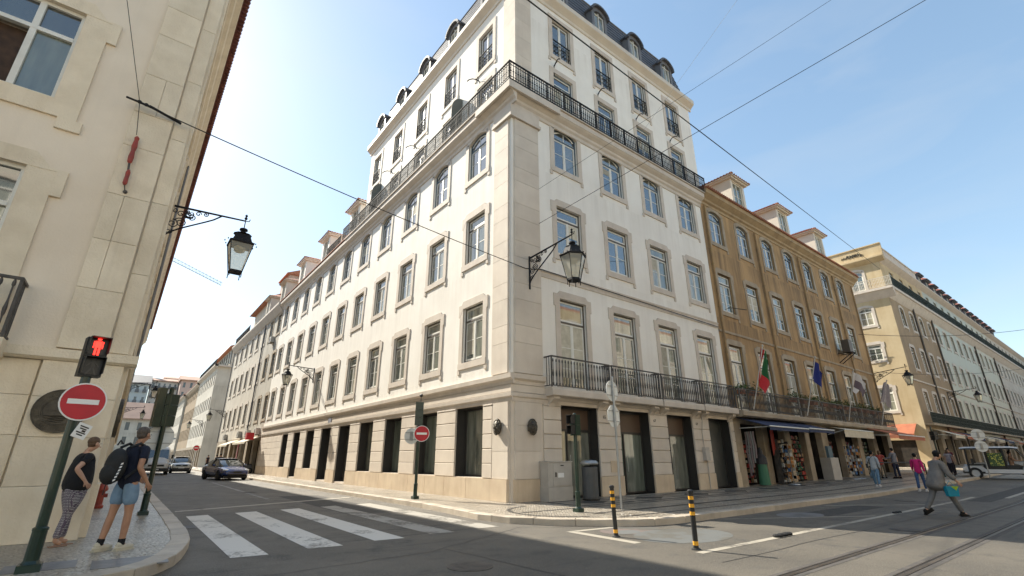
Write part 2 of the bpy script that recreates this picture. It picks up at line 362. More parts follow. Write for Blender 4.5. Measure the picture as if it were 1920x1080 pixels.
    if 'plain' not in kind:
        if arch:
            m = MB(); B = arc_pts(w - 2 * f - .04, rise * 0.93, 8); hs = h - rise
            poly = [(-hw + f + .02, zt + .07)] + [(a, hs + b - f * .6 - .02) for a, b in B] + [(hw - f - .02, zt + .07)]
            m.prism(poly, reveal - 0.022, reveal - 0.012); res.append(('pane', m.mesh('pane', glass)))
            m = MB()
            for i in range(8): m.prism([(B[i][0] * .93, hs + B[i][1] - f * .6 - .07), (B[i + 1][0] * .93, hs + B[i + 1][1] - f * .6 - .07), (B[i + 1][0], hs + B[i + 1][1] - f * .6 - .02), (B[i][0], hs + B[i][1] - f * .6 - .02)], dd, reveal - .006)
            m.box(-hw + f + .02, hw - f - .02, dd, reveal - .006, zt + .071, zt + .105)
            m.box(-.018, .018, dd + .005, reveal - .008, zt + .1, h - f - .06)
            res.append(('top_light', m.mesh('top_light', frame_white)))
        else:
            m = leaf(-hw + f + .002, hw - f - .002, zt + .07, h - f - .001, [])
            res.append(('top_light', m.mesh('top_light', frame_white)))
            res.append(('pane', pane(-hw + f + g, hw - f - g, zt + .07 + g, h - f - g).mesh('pane', glass)))
    WCACHE[key] = (frame_me, res); return WCACHE[key]
def put_window(parent, fr, u, z, w, h, kind='rect', sur=None, fm=None, detail=2, d=0.0, g=None):
    fme, res = window_meshes(w, h, kind, sur, fm or frame_dark, detail, glass=g or glass)
    o = flink('window', fme, parent, fr, u, d, z)
    for n, me in res: link(n, me, o)
    if detail >= 2 and 'plain' not in kind and RB.random() < .42:
        hb_ = round(RB.choice([.25, .4, .55, .85]) * h * .7, 2); side = RB.choice([0, 1, 2]); zt = h * .73 if 'arch' not in kind else h * .66
        key = ('blind', w, h, kind, hb_, side)
        if key not in WCACHE:
            m = MB(); xa, xb = (-w / 2 + .13, -.04) if side == 0 else ((.04, w / 2 - .13) if side == 1 else (-w / 2 + .13, w / 2 - .13))
            if side == 2: m.box(xa, -.04, .123, .127, zt - hb_, zt - .07); m.box(.04, xb, .123, .127, zt - hb_, zt - .07)
            else: m.box(xa, xb, .123, .127, max(.14, zt - hb_), zt - .07)
            WCACHE[key] = m.mesh('roller_blind', blind_m)
        link('roller_blind', WCACHE[key], o)
    return o

# moulding running along u: profile (d, z) polygon
def moulding(name, prof, u0, u1, mat_, parent, fr, d=0, z=0):
    m = MB(); m.prism(prof, u0, u1, axis='x'); return fpart(name, m, mat_, parent, fr, 0, d, z)
# ================================================================ ironwork prototypes
def baluster_mesh(h):
    m = MB(); m.lathe([(0.012, 0), (0.028, 0.03), (0.028, 0.09), (0.014, 0.13), (0.014, h * .32), (0.026, h * .38), (0.030, h * .46), (0.020, h * .56), (0.013, h * .62), (0.013, h - .13), (0.026, h - .10), (0.026, h - .05), (0.012, h)], n=6)
    return m.mesh('baluster', iron_worn)
BAL_ME = baluster_mesh(0.95)
def cast_railing(parent, fr, u0, u1, z, p, ends=(True, True), step=0.145, single=True, h=1.05, mat_=None, wall=0.0):
    """balustrade on a balcony: front run at d=-p and returns to the wall"""
    mat_ = mat_ or iron_worn
    m = MB(); m.box(u0 - .02, u1 + .02, -p - .03, -p + .03, h - .045, h); m.box(u0, u1, -p - .015, -p + .015, .05, .08)
    for x in (u0, u1): m.box(x - .02, x + .02, -p - .02, -p + .02, 0, h - .046)
    for i, x in enumerate((u0, u1)):
        if ends[i]:
            m.box(x - .025, x + .025, -p + .031, wall, h - .044, h - .001); m.box(x - .012, x + .012, -p + .021, wall, .05, .08)
            k = max(1, int(p / step))
            for j in range(1, k + 1): m.box(x - .010, x + .010, -p + j * p / (k + 1) - .01, -p + j * p / (k + 1) + .01, .081, h - .046)
    r = fpart('railing', m, mat_, parent, fr, 0, 0, z)
    n = int((u1 - u0) / step); xs = [u0 + (i + .5) * (u1 - u0) / n for i in range(n)]
    if single:
        for x in xs: link('baluster', BAL_ME, r, (x, -p, 0.05))
    else:
        b = MB()
        for x in xs: b.box(x - .011, x + .011, -p - .011, -p + .011, .06, h - .04); b.box(x - .024, x + .024, -p - .024, -p + .024, .34, .52)
        link('balusters', b.mesh('balusters', mat_), r)
    return r
def wrought_panel_mesh(w, h, name='railing_panel', dense=True, m_=None):
    m = MB(); t = 0.012
    m.box(-w / 2, w / 2, -.03, .03, h - .045, h); m.box(-w / 2, w / 2, -.018, .018, .05, .09); m.box(-w / 2, w / 2, -.010, .010, h - .2, h - .175)
    m.box(-w / 2, w / 2, -.010, .010, .2, .22)
    n = max(2, int(w / .125))
    for i in range(n):
        x = -w / 2 + (i + .5) * w / n
        m.box(x - t, x + t, -t, t, .0855, h - .0355)
        if dense:
            for zz, r in ((h * .5, .048), (h * .5 + .13, .03), (h * .5 - .13, .03)):
                m.prism([(x - r, zz), (x, zz - r * 1.25), (x + r, zz), (x, zz + r * 1.25)], -.012, .012)
    for x in (-w / 2, w / 2): m.box(x - .016, x + .016, -.016, .016, 0, h + .02)
    return m.mesh(name, m_ or iron)
def juliet_mesh(w, h):
    m = MB(); m.box(-w / 2, w / 2, -.025, .02, h - .04, h); m.box(-w / 2, w / 2, -.012, .012, .03, .055)
    n = 6
    for i in range(n + 1):
        x = -w / 2 + i * w / n; m.box(x - .008, x + .008, -.008, .008, .05, h - .04)
    for i in range(n):
        x = -w / 2 + (i + .5) * w / n
        for zz, r in ((h * .28, .085), (h * .55, .07), (h * .78, .055)):
            pts = [(x + r * math.cos(a) * (1 - a / 14), 0, zz + r * math.sin(a) * (1 - a / 14)) for a in [j * .7 for j in range(13)]]
            m.tube(pts, .009, 4, cap=False)
    return m.mesh('juliet_railing', iron)

# ================================================================ CORNER BUILDING (white, six storeys)
FR, FL = Fr(0, 0, 0), Fr(0, 0, -90)          # right facade: u = x;  left facade: u = -y
B = thing('corner_building', 'tall white corner building with a grey mansard roof and a long wrought iron balcony', 'building', (0, 0, 0))
RC = [3.04, 6.13, 9.22, 12.33]                # window axes, right facade
LC = [2.42 + 3.225 * k for k in range(11)]    # window axes along y, left facade
REND, LEND = 13.84, 36.6
WW = 1.42
# --- ground floor walls
def gf_wall(fr, u0, u1, ops, parent, m_, z1=3.34, name='ground_floor_wall', depth=0.55):
    m = MB(); wall_grid(m, u0, u1, 0, z1, ops, depth); return fpart(name, m, m_, parent, fr)
doorsR = [(c - .95, c + .95, 0.0, 3.06) for c in (3.13, 6.25, 9.33, 12.55)]
shopL = []
for k in range(9):
    c = 2.46 + 3.22 * k; z0 = 0.08 if k in (4, 5, 7) else 0.67
    wd = .9 if k < 7 else .85
    shopL.append((-c - wd, -c + wd, z0, 3.04))
gf_wall(FR, 0, REND, doorsR, B, limestone)
gf_wall(FL, -LEND, 0, shopL, B, limestone)
# --- upper walls
w1 = MB(); ops = []
for c in RC: ops += [(c - .71, c + .71, 3.62, 7.07), (c - .71, c + .71, 8.93, 11.11), (c - .71, c + .71, 12.98, 15.12)]
wall_grid(w1, 0, REND, 3.34, 15.3, ops, .3); fpart('wall', w1, stucco_white, B, FR)
w2 = MB(); ops = []
for c in LC: ops += [(-c - .70, -c + .70, 4.74, 6.95), (-c - .70, -c + .70, 8.84, 10.90), (-c - .70, -c + .70, 12.84, 14.95)]
wall_grid(w2, -LEND, 0, 3.34, 15.3, ops, .3); fpart('wall', w2, stucco_white, B, FL)
# back of the block, party walls and flat parts of the roof
bk = MB(); bk.box(REND - .2, REND - .02, .6, 14, 0, 15.7); bk.box(.6, 13.8, LEND - .3, LEND - .05, 0, 15.7); bk.box(13.4, 13.6, 14, LEND, 0, 15.7)
bk.box(.6, REND - .05, .6, 17.2, 15.45, 15.7); bk.box(.6, 13.8, 17.2, LEND, 15.45, 15.7)
part('rear_wall', bk, stucco_grey, B)
for fr, cs, zs, nm in ((FR, RC, (8.93, 12.98), 'R'), (FL, [-c for c in LC], (4.74, 8.84, 12.84), 'L')):
    for c in cs:
        if nm == 'R':
            put_window(B, fr, c, 3.62, 1.42, 3.45, 'rect door', limestone_trim)
            put_window(B, fr, c, 8.93, 1.42, 2.18, 'rect', limestone_trim, g=glass_blue if c < 9 else None)
            put_window(B, fr, c, 12.98, 1.42, 2.14, 'arch', limestone_trim, frame_blue, g=glass_blue)
        else:
            dt = 2 if c > -24 else 1
            put_window(B, fr, c, 4.74, 1.40, 2.21, 'rect', limestone_trim, detail=dt)
            put_window(B, fr, c, 8.84, 1.40, 2.06, 'rect', limestone_trim, detail=dt)
            put_window(B, fr, c, 12.84, 1.40, 2.11, 'arch', limestone_trim, frame_blue, detail=dt, g=glass_blue)
# --- mouldings (butted in plan at the corner by running the left one past it)
belt_p = [(0.0, 3.62), (-.05, 3.62), (-.06, 3.74), (-.16, 3.80), (-.17, 3.95), (0.0, 3.98)]
band_p = [(0.0, 3.06), (-.03, 3.06), (-.035, 3.18), (-.09, 3.22), (-.10, 3.33), (0.0, 3.36)]
for nm, prof, ex in (('belt_course', belt_p, .17), ('lower_belt_course', band_p, .10)):
    m = MB(); m.prism(prof, -LEND, ex, axis='x'); fpart(nm, m, limestone_trim, B, FL)
    m = MB(); m.prism(prof, 0.001, (1.42 if nm == 'belt_course' else REND), axis='x'); fpart(nm, m, limestone_trim, B, FR)
m = MB(); m.box(0.0, REND, -.04, 0, 3.365, 3.60); fpart('fascia', m, limestone, B, FR)
m = MB(); m.box(-LEND, 0.04, -.04, 0, 3.365, 3.60); fpart('fascia', m, limestone, B, FL)
m = MB(); m.prism([(0, 7.76), (-.03, 7.76), (-.035, 7.95), (-.06, 7.98), (-.06, 8.04), (0, 8.06)], 1.36, REND, axis='x'); fpart('string_course', m, limestone_trim, B, FR)
corn = [(0, 14.95), (-.05, 14.97), (-.06, 15.12), (-.13, 15.2), (-.15, 15.3), (-.30, 15.42), (-.33, 15.46), (-.36, 15.48), (-.37, 15.70), (-.34, 15.75), (0, 15.75)]
m = MB(); m.prism(corn, -LEND, .37, axis='x'); fpart('cornice', m, limestone_trim, B, FL)
m = MB(); m.prism(corn, 0.001, REND, axis='x'); fpart('cornice', m, limestone_trim, B, FR)
m = MB(); m.box(-.43, REND, -.43, .001, 15.752, 15.80); m.box(-.43, .001, .001, 18.6, 15.752, 15.80); m.box(0.001, .4, .001, 17.5, 15.752, 15.79); part('balcony_floor', m, limestone_trim, B)
# --- plinth and rusticated piers: every block its own stone
def stone_row(parent, fr, u0, u1, z0, z1, p, m_, length=1.4, gap=.008, name='plinth_stone'):
    n = max(1, round((u1 - u0) / length)); w = (u1 - u0) / n
    for i in range(n):
        me = MB().box(u0 + i * w + gap, u0 + (i + 1) * w - gap, -p, -.001, z0, z1 - gap)
        fpart(name, me, m_, parent, fr)
SB = {}
def block(parent, fr, u0, u1, z0, z1, p, m_, name='stone_block', d=0.0, b=.012):
    w, h = round(u1 - u0, 3), round(z1 - z0, 3); key = (w, h, p, m_.name, name, b)
    if key not in SB:
        m = MB(); n = 0
        m.q([(b, -p, b), (w - b, -p, b), (w - b, -p, h - b), (b, -p, h - b)])
        m.q([(0, -p + b, 0), (b, -p, b), (b, -p, h - b), (0, -p + b, h)]); m.q([(w, -p + b, 0), (w, -p + b, h), (w - b, -p, h - b), (w - b, -p, b)])
        m.q([(0, -p + b, 0), (w, -p + b, 0), (w - b, -p, b), (b, -p, b)]); m.q([(0, -p + b, h), (b, -p, h - b), (w - b, -p, h - b), (w, -p + b, h)])
        m.q([(0, -p + b, 0), (0, -p + b, h), (0, 0.002, h), (0, 0.002, 0)]); m.q([(w, -p + b, 0), (w, 0.002, 0), (w, 0.002, h), (w, -p + b, h)])
        m.q([(0, -p + b, 0), (0, 0.002, 0), (w, 0.002, 0), (w, -p + b, 0)]); m.q([(0, -p + b, h), (w, -p + b, h), (w, 0.002, h), (0, 0.002, h)])
        SB[key] = m.mesh(name, m_)
    return flink(name, SB[key], parent, fr, u0, d, z0)
def pier(fr, u0, u1, base=True):
    if base: block(B, fr, u0 - .03, u1 + .03, 0, .66, .07, limestone_plinth, 'plinth_stone')
    rows = [.67, 1.13, 1.60, 2.07, 2.54]
    for z in rows: block(B, fr, u0, u1, z, z + .445, .05, limestone)
    # capital: curved corbels flaring over the piers
    block(B, fr, u0, u1, 2.995, 3.05, .065, limestone_trim, 'pier_capital')
edges = sorted([(-x1, -x0) for x0, x1, *_ in shopL])        # in y
prev = 1.0
for a, b, in edges:
    pier(FL, -a, -prev, base=False); prev = b
ys = [prev, prev + 1.6, prev + 3.2, prev + 4.8, LEND - .05]
for i in range(len(ys) - 1):
    for z in (.67, 1.13, 1.60, 2.07, 2.54): block(B, FL, -ys[i + 1] + .004, -ys[i] - .004, z, z + .445, .05, limestone)
cur = 1.0
for (a, b), o in zip(edges, shopL):
    if o[2] < .5:
        stone_row(B, FL, -a, -cur, 0, .66, .07, limestone_plinth, 1.5); cur = b
stone_row(B, FL, -LEND, -cur, 0, .66, .07, limestone_plinth, 1.5)
cur = 1.36
for x0, x1, *_ in doorsR:
    pier(FR, cur, x0); cur = x1
pier(FR, cur, REND - .02)
# --- corner pilaster: stones that wrap the corner with a small chamfer
def corner_stone(z0, z1, a, b, p, m_, name='stone_block'):
    c = .13; g = .005
    poly = [(-p, b), (-p, c), (-p + c - .02, c - .02), (c, -p), (a, -p), (a, .0005), (c + .1, .0005), (.0005, c + .1), (.0005, b)]
    m = MB(); m.prism(poly, z0 + g, z1 - g, axis='z'); part(name, m, m_, B)
z = 4.0; hs = [1.05, .62, .95, .62, 1.0, .66, .95, .62, .98, .62, .95, .60, 1.0, .9]; i = 0
while z < 14.2:
    h = min(hs[i % len(hs)], 14.35 - z); corner_stone(z, z + h, 1.36, 1.05, .07, limestone); z += h; i += 1
corner_stone(0, .66, 1.3, .99, .09, limestone_plinth, 'plinth_stone')
for z0, z1 in ((.66, 1.5), (1.5, 2.3), (2.3, 3.055)): corner_stone(z0, z1, 1.25, .98, .045, limestone)
m = MB(); m.prism([(-.16, 1.15), (-.16, -.16), (1.46, -.16), (1.46, 0), (0, 0), (0, 1.15)], 14.36, 14.50, axis='z'); m.prism([(-.11, 1.10), (-.11, -.11), (1.41, -.11), (1.41, 0), (0, 0), (0, 1.10)], 14.505, 14.95, axis='z'); part('pilaster_capital', m, limestone_trim, B)
m = MB(); m.prism([(-.47, 2.0), (-.47, -.47), (2.35, -.47), (2.35, -.36), (-.36, -.36), (-.36, 2.0)], 15.42, 15.745, axis='z'); part('cornice_ressaut', m, limestone_trim, B)
# --- shop windows and doors
def shop_bay(fr, u, z0, z1, w, kind):
    m = MB(); d = .40; hw = w / 2
    m.box(-hw, -hw + .07, d, d + .1, 0, z1 - z0); m.box(hw - .07, hw, d, d + .1, 0, z1 - z0); m.box(-hw + .07, hw - .07, d, d + .1, z1 - z0 - .08, z1 - z0)
    m.box(-hw + .07, hw - .07, d, d + .1, 0, .07)
    # dark metal lining of the reveal
    m.box(-hw, -hw + .015, .02, d - .001, 0, z1 - z0); m.box(hw - .015, hw, .02, d - .001, 0, z1 - z0); m.box(-hw + .016, hw - .016, .02, d - .001, z1 - z0 - .016, z1 - z0 - .001)
    nm = 'shop_door' if kind != 'window' else 'shop_window'
    if kind == 'door':
        m.box(-hw + .07, hw - .07, d - .01, d + .09, 2.20, 2.28); m.box(-.3, -.24, d - .005, d + .08, .07, 2.2)
    o = fpart(nm, m, shop_frame, B, fr, u, 0, z0)
    if kind == 'door':
        link('fanlight_panel', MB().box(-hw + .07, hw - .07, d + .03, d + .05, 2.28, z1 - z0 - .08).mesh('fanlight_panel', mat('shop_brown_panel', (0.10, 0.065, 0.045), rough=.5)), o)
        link('pane', MB().box(-hw + .07, -.3, d + .04, d + .05, .07, 2.2).mesh('pane', glass_shop), o); link('pane', MB().box(-.24, hw - .07, d + .04, d + .05, .07, 2.2).mesh('pane', glass_shop), o)
        link('door_handle', MB().tube([(-.18, d - .05, .8), (-.18, d - .05, 1.4)], .014).mesh('door_handle', steel), o)
    elif kind == 'shut': link('shutter_panel', MB().box(-hw + .07, hw - .07, d + .04, d + .05, .07, z1 - z0 - .08).mesh('shutter_panel', mat('dark_shutter', (0.045, 0.05, 0.045), (0.065, .065, .06), 2, .35)), o)
    else:
        link('pane', MB().box(-hw + .07, hw - .07, d + .04, d + .05, .07, z1 - z0 - .08).mesh('pane', glass_shop), o)
    return o
for i, (x0, x1, z0, z1) in enumerate(doorsR): shop_bay(FR, (x0 + x1) / 2, z0, z1, x1 - x0, 'door' if i < 3 else 'shut')
for i, (x0, x1, z0, z1) in enumerate(shopL): shop_bay(FL, (x0 + x1) / 2, z0, z1, x1 - x0, 'window' if z0 > .5 else 'shut')
# --- first floor balconies (right facade)
brk = MB().prism([(0, 0), (-.34, 0), (-.36, -.08), (-.12, -.22), (-.05, -.34), (0, -.36)], -.14, .14, axis='x').mesh('balcony_bracket', limestone_trim)
for i, (a, b) in enumerate(((1.44, 4.52), (4.60, 7.66), (7.74, 10.76), (10.84, 13.80))):
    m = MB(); m.prism([(0, 3.60), (-.43, 3.60), (-.45, 3.52), (-.45, 3.34), (-.40, 3.31), (0, 3.31)], a, b, axis='x'); fpart('balcony_slab', m, limestone_trim, B, FR)
    cast_railing(B, FR, a + .04, b - .04, 3.60, .38, h=1.10)
    for u in (a + .3, b - .3): flink('balcony_bracket', brk, B, FR, u, 0, 3.305)
# --- long balcony of the fourth floor
RZ = 15.80; pm = wrought_panel_mesh(1.03, 1.0)
x = -.40
while x < 13.7: flink('railing_panel', pm, B, FR, x + .515, -.40, RZ); x += 1.03
y = -.40
pm2 = wrought_panel_mesh(1.03, 1.0, m_=iron_sunside)
while y < 18.3: flink('railing_panel', pm2, B, FL, -(y + .515), -.40, RZ); y += 1.03
# --- upper storeys, set back on the left side
U0, UX, UY1, UX1 = 0.04, .25, 16.9, 14.25
FRu, FLu = Fr(0, U0, 0), Fr(UX, 0, -90)
URC = [3.10, 6.10, 9.12, 12.19]; ULC = [2.35 + 3.28 * k for k in range(5)]
zt = 22.1
w = MB(); ops = []
for c in URC: ops += [(c - .62, c + .62, 15.82, 18.2), (c - .60, c + .60, 19.28, 21.52)]
wall_grid(w, UX, UX1, 15.75, zt, ops, .28); fpart('wall', w, stucco_white, B, FRu)
w = MB(); ops = []
for c in ULC: ops += [(-c - .62, -c + .62, 15.82, 18.0), (-c - .60, -c + .60, 19.0, 21.2)]
wall_grid(w, -UY1, -U0, 15.75, zt, ops, .28); fpart('wall', w, stucco_white, B, FLu)
m = MB(); m.box(UX1 - .2, UX1, U0 + .3, 13, 15.75, zt); m.box(UX + .3, UX1 - .2, UY1 - .2, UY1, 15.75, zt); m.box(UX + .1, UX1 - .1, U0 + .1, UY1 - .3, zt + .3, zt + .45); part('rear_wall', m, stucco_white, B)
jm, jm2 = juliet_mesh(1.16, .98), juliet_mesh(1.16, .98)
for c in URC:
    put_window(B, FRu, c, 15.82, 1.24, 2.38, 'rect door sq', limestone_trim, frame_blue, g=glass_blue)
    o = put_window(B, FRu, c, 19.28, 1.20, 2.24, 'rect plain', limestone_trim, g=glass_blue)
    link('juliet_railing', jm, o, (0, .02, .04))
for c in ULC:
    put_window(B, FLu, -c, 15.82, 1.24, 2.18, 'rect door sq', limestone_trim, frame_blue, g=glass_blue)
    o = put_window(B, FLu, -c, 19.0, 1.20, 2.2, 'rect plain', limestone_trim, g=glass_blue)
    link('juliet_railing', jm, o, (0, .02, .04))
# corner strip of the upper storeys
for i in range(6):
    zz = 15.85 + i * 1.04; m = MB(); m.prism([(UX - .05, .85), (UX - .05, U0 - .05), (1.12, U0 - .05), (1.12, U0), (UX, U0), (UX, .85)], zz, min(zz + 1.034, 22.05), axis='z'); part('stone_block', m, limestone, B)
tc = [(0, 22.05), (-.06, 22.07), (-.08, 22.22), (-.16, 22.3), (-.30, 22.42), (-.34, 22.46), (-.34, 22.72), (-.30, 22.80), (0, 22.82)]
m = MB(); m.prism(tc, -UY1 - .2, .34, axis='x'); fpart('top_cornice', m, cream_paint, B, FLu)
m = MB(); m.prism(tc, UX + .001, UX1 + .2, axis='x'); fpart('top_cornice', m, cream_paint, B, FRu)
# mansard
zb, zm = 22.82, 25.9; s = .75; o = .05
c0 = [(UX + o, U0 + o), (UX1 - o, U0 + o), (UX1 - o, UY1 - o), (UX + o, UY1 - o)]
c1 = [(UX + s, U0 + s), (UX1 - s * .4, U0 + s), (UX1 - s * .4, UY1 - s), (UX + s, UY1 - s)]
m = MB()
for i in range(4):
    j = (i + 1) % 4
    for k in range(9):
        a, b2 = k / 9, (k + 1) / 9; lip = .03
        def L(p, q, t): return (p[0] + (q[0] - p[0]) * t, p[1] + (q[1] - p[1]) * t)
        p0, p1 = L(c0[i], c1[i], a), L(c0[j], c1[j], a); q0, q1 = L(c0[i], c1[i], b2), L(c0[j], c1[j], b2)
        za, zc = zb + (zm - zb) * a, zb + (zm - zb) * b2
        cx, cy = (c0[0][0] + c0[2][0]) / 2, (c0[0][1] + c0[2][1]) / 2
        def out(p, e): v = Vector((p[0] - cx, p[1] - cy)).normalized(); return (p[0] + v.x * e, p[1] + v.y * e)
        P0, P1 = out(p0, lip), out(p1, lip)
        m.q([(*P0, za), (*P1, za), (*q1, zc), (*q0, zc)]); m.q([(*p0, za), (*p1, za), (*P1, za), (*P0, za)])
m.q([(*c, zm) for c in c1]); ro = part('mansard_roof', m, slate, B)
m = MB()
for i in range(4):
    a, b2 = c1[i], c1[(i + 1) % 4]; m.tube([(*a, zm + .03), (*b2, zm + .03)], .06, 6)
part('roof_ridge', m, zinc, B)
def dormer_roundtop(parent, fr, u, d=-.06, h=1.85):
    w, dep = 1.2, .9
    m = MB(); A = arc_pts(w, .42, 8)
    poly = [(-w / 2, 0)] + [(a, h - .42 + b) for a, b in A] + [(w / 2, 0)]
    m.prism([(-w / 2, 0), (-w / 2 + .2, 0), (-w / 2 + .2, h - .42), (-w / 2, h - .42)], 0, dep)
    m.prism([(w / 2 - .2, 0), (w / 2, 0), (w / 2, h - .42), (w / 2 - .2, h - .42)], 0, dep)
    for i in range(8): m.prism([(A[i][0] * .66, h - .47 + A[i][1] * .55), (A[i + 1][0] * .66, h - .47 + A[i + 1][1] * .55), (A[i + 1][0], h - .42 + A[i + 1][1]), (A[i][0], h - .42 + A[i][1])], 0, dep)
    dm = fpart('dormer', m, zinc, parent, fr, u, d, 22.9)
    m = MB(); C = arc_pts(w + .22, .46, 8); D = arc_pts(w + .02, .42, 8)
    for i in range(8): m.prism([(D[i][0], h - .42 + D[i][1] + .002), (D[i + 1][0], h - .42 + D[i + 1][1] + .002), (C[i + 1][0], h - .40 + C[i + 1][1] + .06), (C[i][0], h - .40 + C[i][1] + .06)], -.16, dep)
    m.box(-w / 2 - .14, -w / 2 - .002, -.14, .1, h - .50, h - .36); m.box(w / 2 + .002, w / 2 + .14, -.14, .1, h - .50, h - .36)
    link('dormer_hood', m.mesh('dormer_hood', slate), dm)
    m = MB(); E = arc_pts(w * .66, .2, 8); hh = h - .47
    m.box(-.375, -.32, .06, .14, .08, hh); m.box(.32, .375, .06, .14, .08, hh); m.box(-.02, .02, .06, .13, .08, hh + .18); m.box(-.32, .32, .06, .14, .05, .11); m.box(-.32, .32, .07, .13, hh - .03, hh + .02)
    link('casement', m.mesh('casement', frame_white), dm)
    m = MB(); m.prism([(-.32, .1)] + [(a * .95, hh + b) for a, b in E] + [(.32, .1)], .10, .11); link('pane', m.mesh('pane', glass), dm)
for c in URC: dormer_roundtop(B, FRu, c)
for c in ULC: dormer_roundtop(B, FLu, -c, -.02, 1.65)
DIVY = (4.35, 14.35)
# rods above the doors of the long balcony and two rounded dividers
rod = MB(); rod.tube([(0, 0, 0), (0, -.02, .55)], .02); rod.tube([(0, -.02, .55), (-.04, -.18, .62), (-.10, -.36, .60), (-.16, -.52, .50), (-.19, -.6, .38)], .024); rod.tube([(0, -.02, .5), (.03, -.12, .66), (.05, -.2, .72)], .016)
rod.box(-.03, .03, -.02, 0, -.02, .06)
rme = rod.mesh('awning_rod', iron)
for c in URC: flink('awning_rod', rme, B, FRu, c - .55, 0, 18.05)
for k in (0, 2, 3): flink('awning_rod', rme, B, FLu, -ULC[k] - .45, 0, 17.85)
cn = MB(); n = 12; pts = [(0, 0)] + [(-.62, 0), (-.62, 1.75)] + [(-.62 * math.cos(a), 1.75 + .85 * math.sin(a)) for a in [math.pi / 2 * i / n for i in range(1, n + 1)]]
cn.prism(pts, -.012, .012, axis='x'); cme = cn.mesh('balcony_divider', mat('divider_grey', (.10, .11, .10), rough=.6))
for y in DIVY: flink('balcony_divider', cme, B, FLu, -y, 0, 15.80)
# left wing: cornice roof with tiles and small hipped dormers behind the parapet
m = MB(); m.prism([(-.42, 15.80), (-.42, 15.86), (4.2, 18.3), (4.2, 15.80)], -LEND, -17.2, axis='x'); fpart('tile_roof', m, terracotta, B, FL)
# hipped dormer with tiled roof, used on several buildings; each tile row is ribbed geometry, front tiles are single
def tiled_dormer(parent, fr, u, z, d, w=1.75, h=2.0, dep=2.6, wm=None, tile=terracotta, rib=True, hgt=None):
    wm = wm or cream_paint
    m = MB(); hw = w / 2; win = .62
    m.box(-hw, -win, 0, .25, 0, h); m.box(win, hw, 0, .25, 0, h); m.box(-win, win, 0, .25, h - .22, h); m.box(-win, win, 0, .25, 0, .12)
    m.box(-hw, -hw + .15, .251, dep, 0, h); m.box(hw - .15, hw, .251, dep, 0, h)
    dm = fpart('dormer', m, wm, parent, fr, u, d, z)
    m = MB(); m.box(-win, -win + .05, .08, .16, .12, h - .22); m.box(win - .05, win, .08, .16, .12, h - .22); m.box(-.03, .03, .08, .16, .12, h - .22); m.box(-win, win, .07, .16, .12, .18); m.box(-win, win, .07, .16, h - .28, h - .22)
    m.box(-win + .05, -.03, .10, .14, 1.0, 1.03); m.box(.03, win - .05, .10, .14, 1.0, 1.03)
    link('casement', m.mesh('casement', frame_white), dm)
    link('pane', MB().box(-win + .05, -.03, .12, .13, .16, h - .26).mesh('pane', glass), dm); link('pane', MB().box(.03, win - .05, .12, .13, .16, h - .26).mesh('pane', glass), dm)
    e = .30; zr = h + .02; rh = hgt or .62
    m = MB(); m.box(-hw - e, hw + e, -e, dep, zr - .05, zr + .02); m.box(-hw - e * .6, hw + e * .6, -e * .6, dep, zr - .16, zr - .051); link('eave', m.mesh('eave', wm), dm)
    m = MB(); A, Bq, Cq, Dq = (-hw - e - .04, -e - .04, zr + .03), (hw + e + .04, -e - .04, zr + .03), (hw + e + .04, dep, zr + .03), (-hw - e - .04, dep, zr + .03)
    T1, T2 = (0, hw * .8, zr + rh), (0, dep, zr + rh)
    m.q([A, Bq, T1]); m.q([Bq, Cq, T2, T1]); m.q([Dq, A, T1, T2])
    if rib:
        k = 9
        for i in range(k):
            t = (i + .5) / k
            x = A[0] + (Bq[0] - A[0]) * t; f = 1 - abs(2 * t - 1)
            m.tube([(x, A[1], zr + .05), (x * (1 - f * .98), A[1] + (T1[1] - A[1]) * f * .98, zr + .05 + (rh - .02) * f * .98)], .055, 5)
        for sx in (-1, 1):
            for i in range(int(dep / .22)):
                y = A[1] + .12 + i * .22
                if y > dep: break
                f = min(1, (y - A[1]) / (T1[1] - A[1]))
                m.tube([(sx * (hw + e + .04), y, zr + .05), (sx * (hw + e + .04) * (1 - f * .97), y, zr + .05 + (rh - .02) * f * .97)], .055, 5)
        m.tube([A, T1], .07, 5); m.tube([Bq, T1], .07, 5); m.tube([T1, T2], .07, 5)
    link('roof', m.mesh('roof', tile), dm)
    return dm
for y in (19.7, 26.4, 33.2): tiled_dormer(B, FL, -y, 16.5, .45, wm=stucco_white, h=2.6, w=2.0)
# short railing stretches on the wing's cornice
pw = wrought_panel_mesh(1.0, .9, m_=iron_sunside)
for y in (20.6, 21.6, 22.6): flink('railing_panel', pw, B, FL, -y, -.25, 15.80)
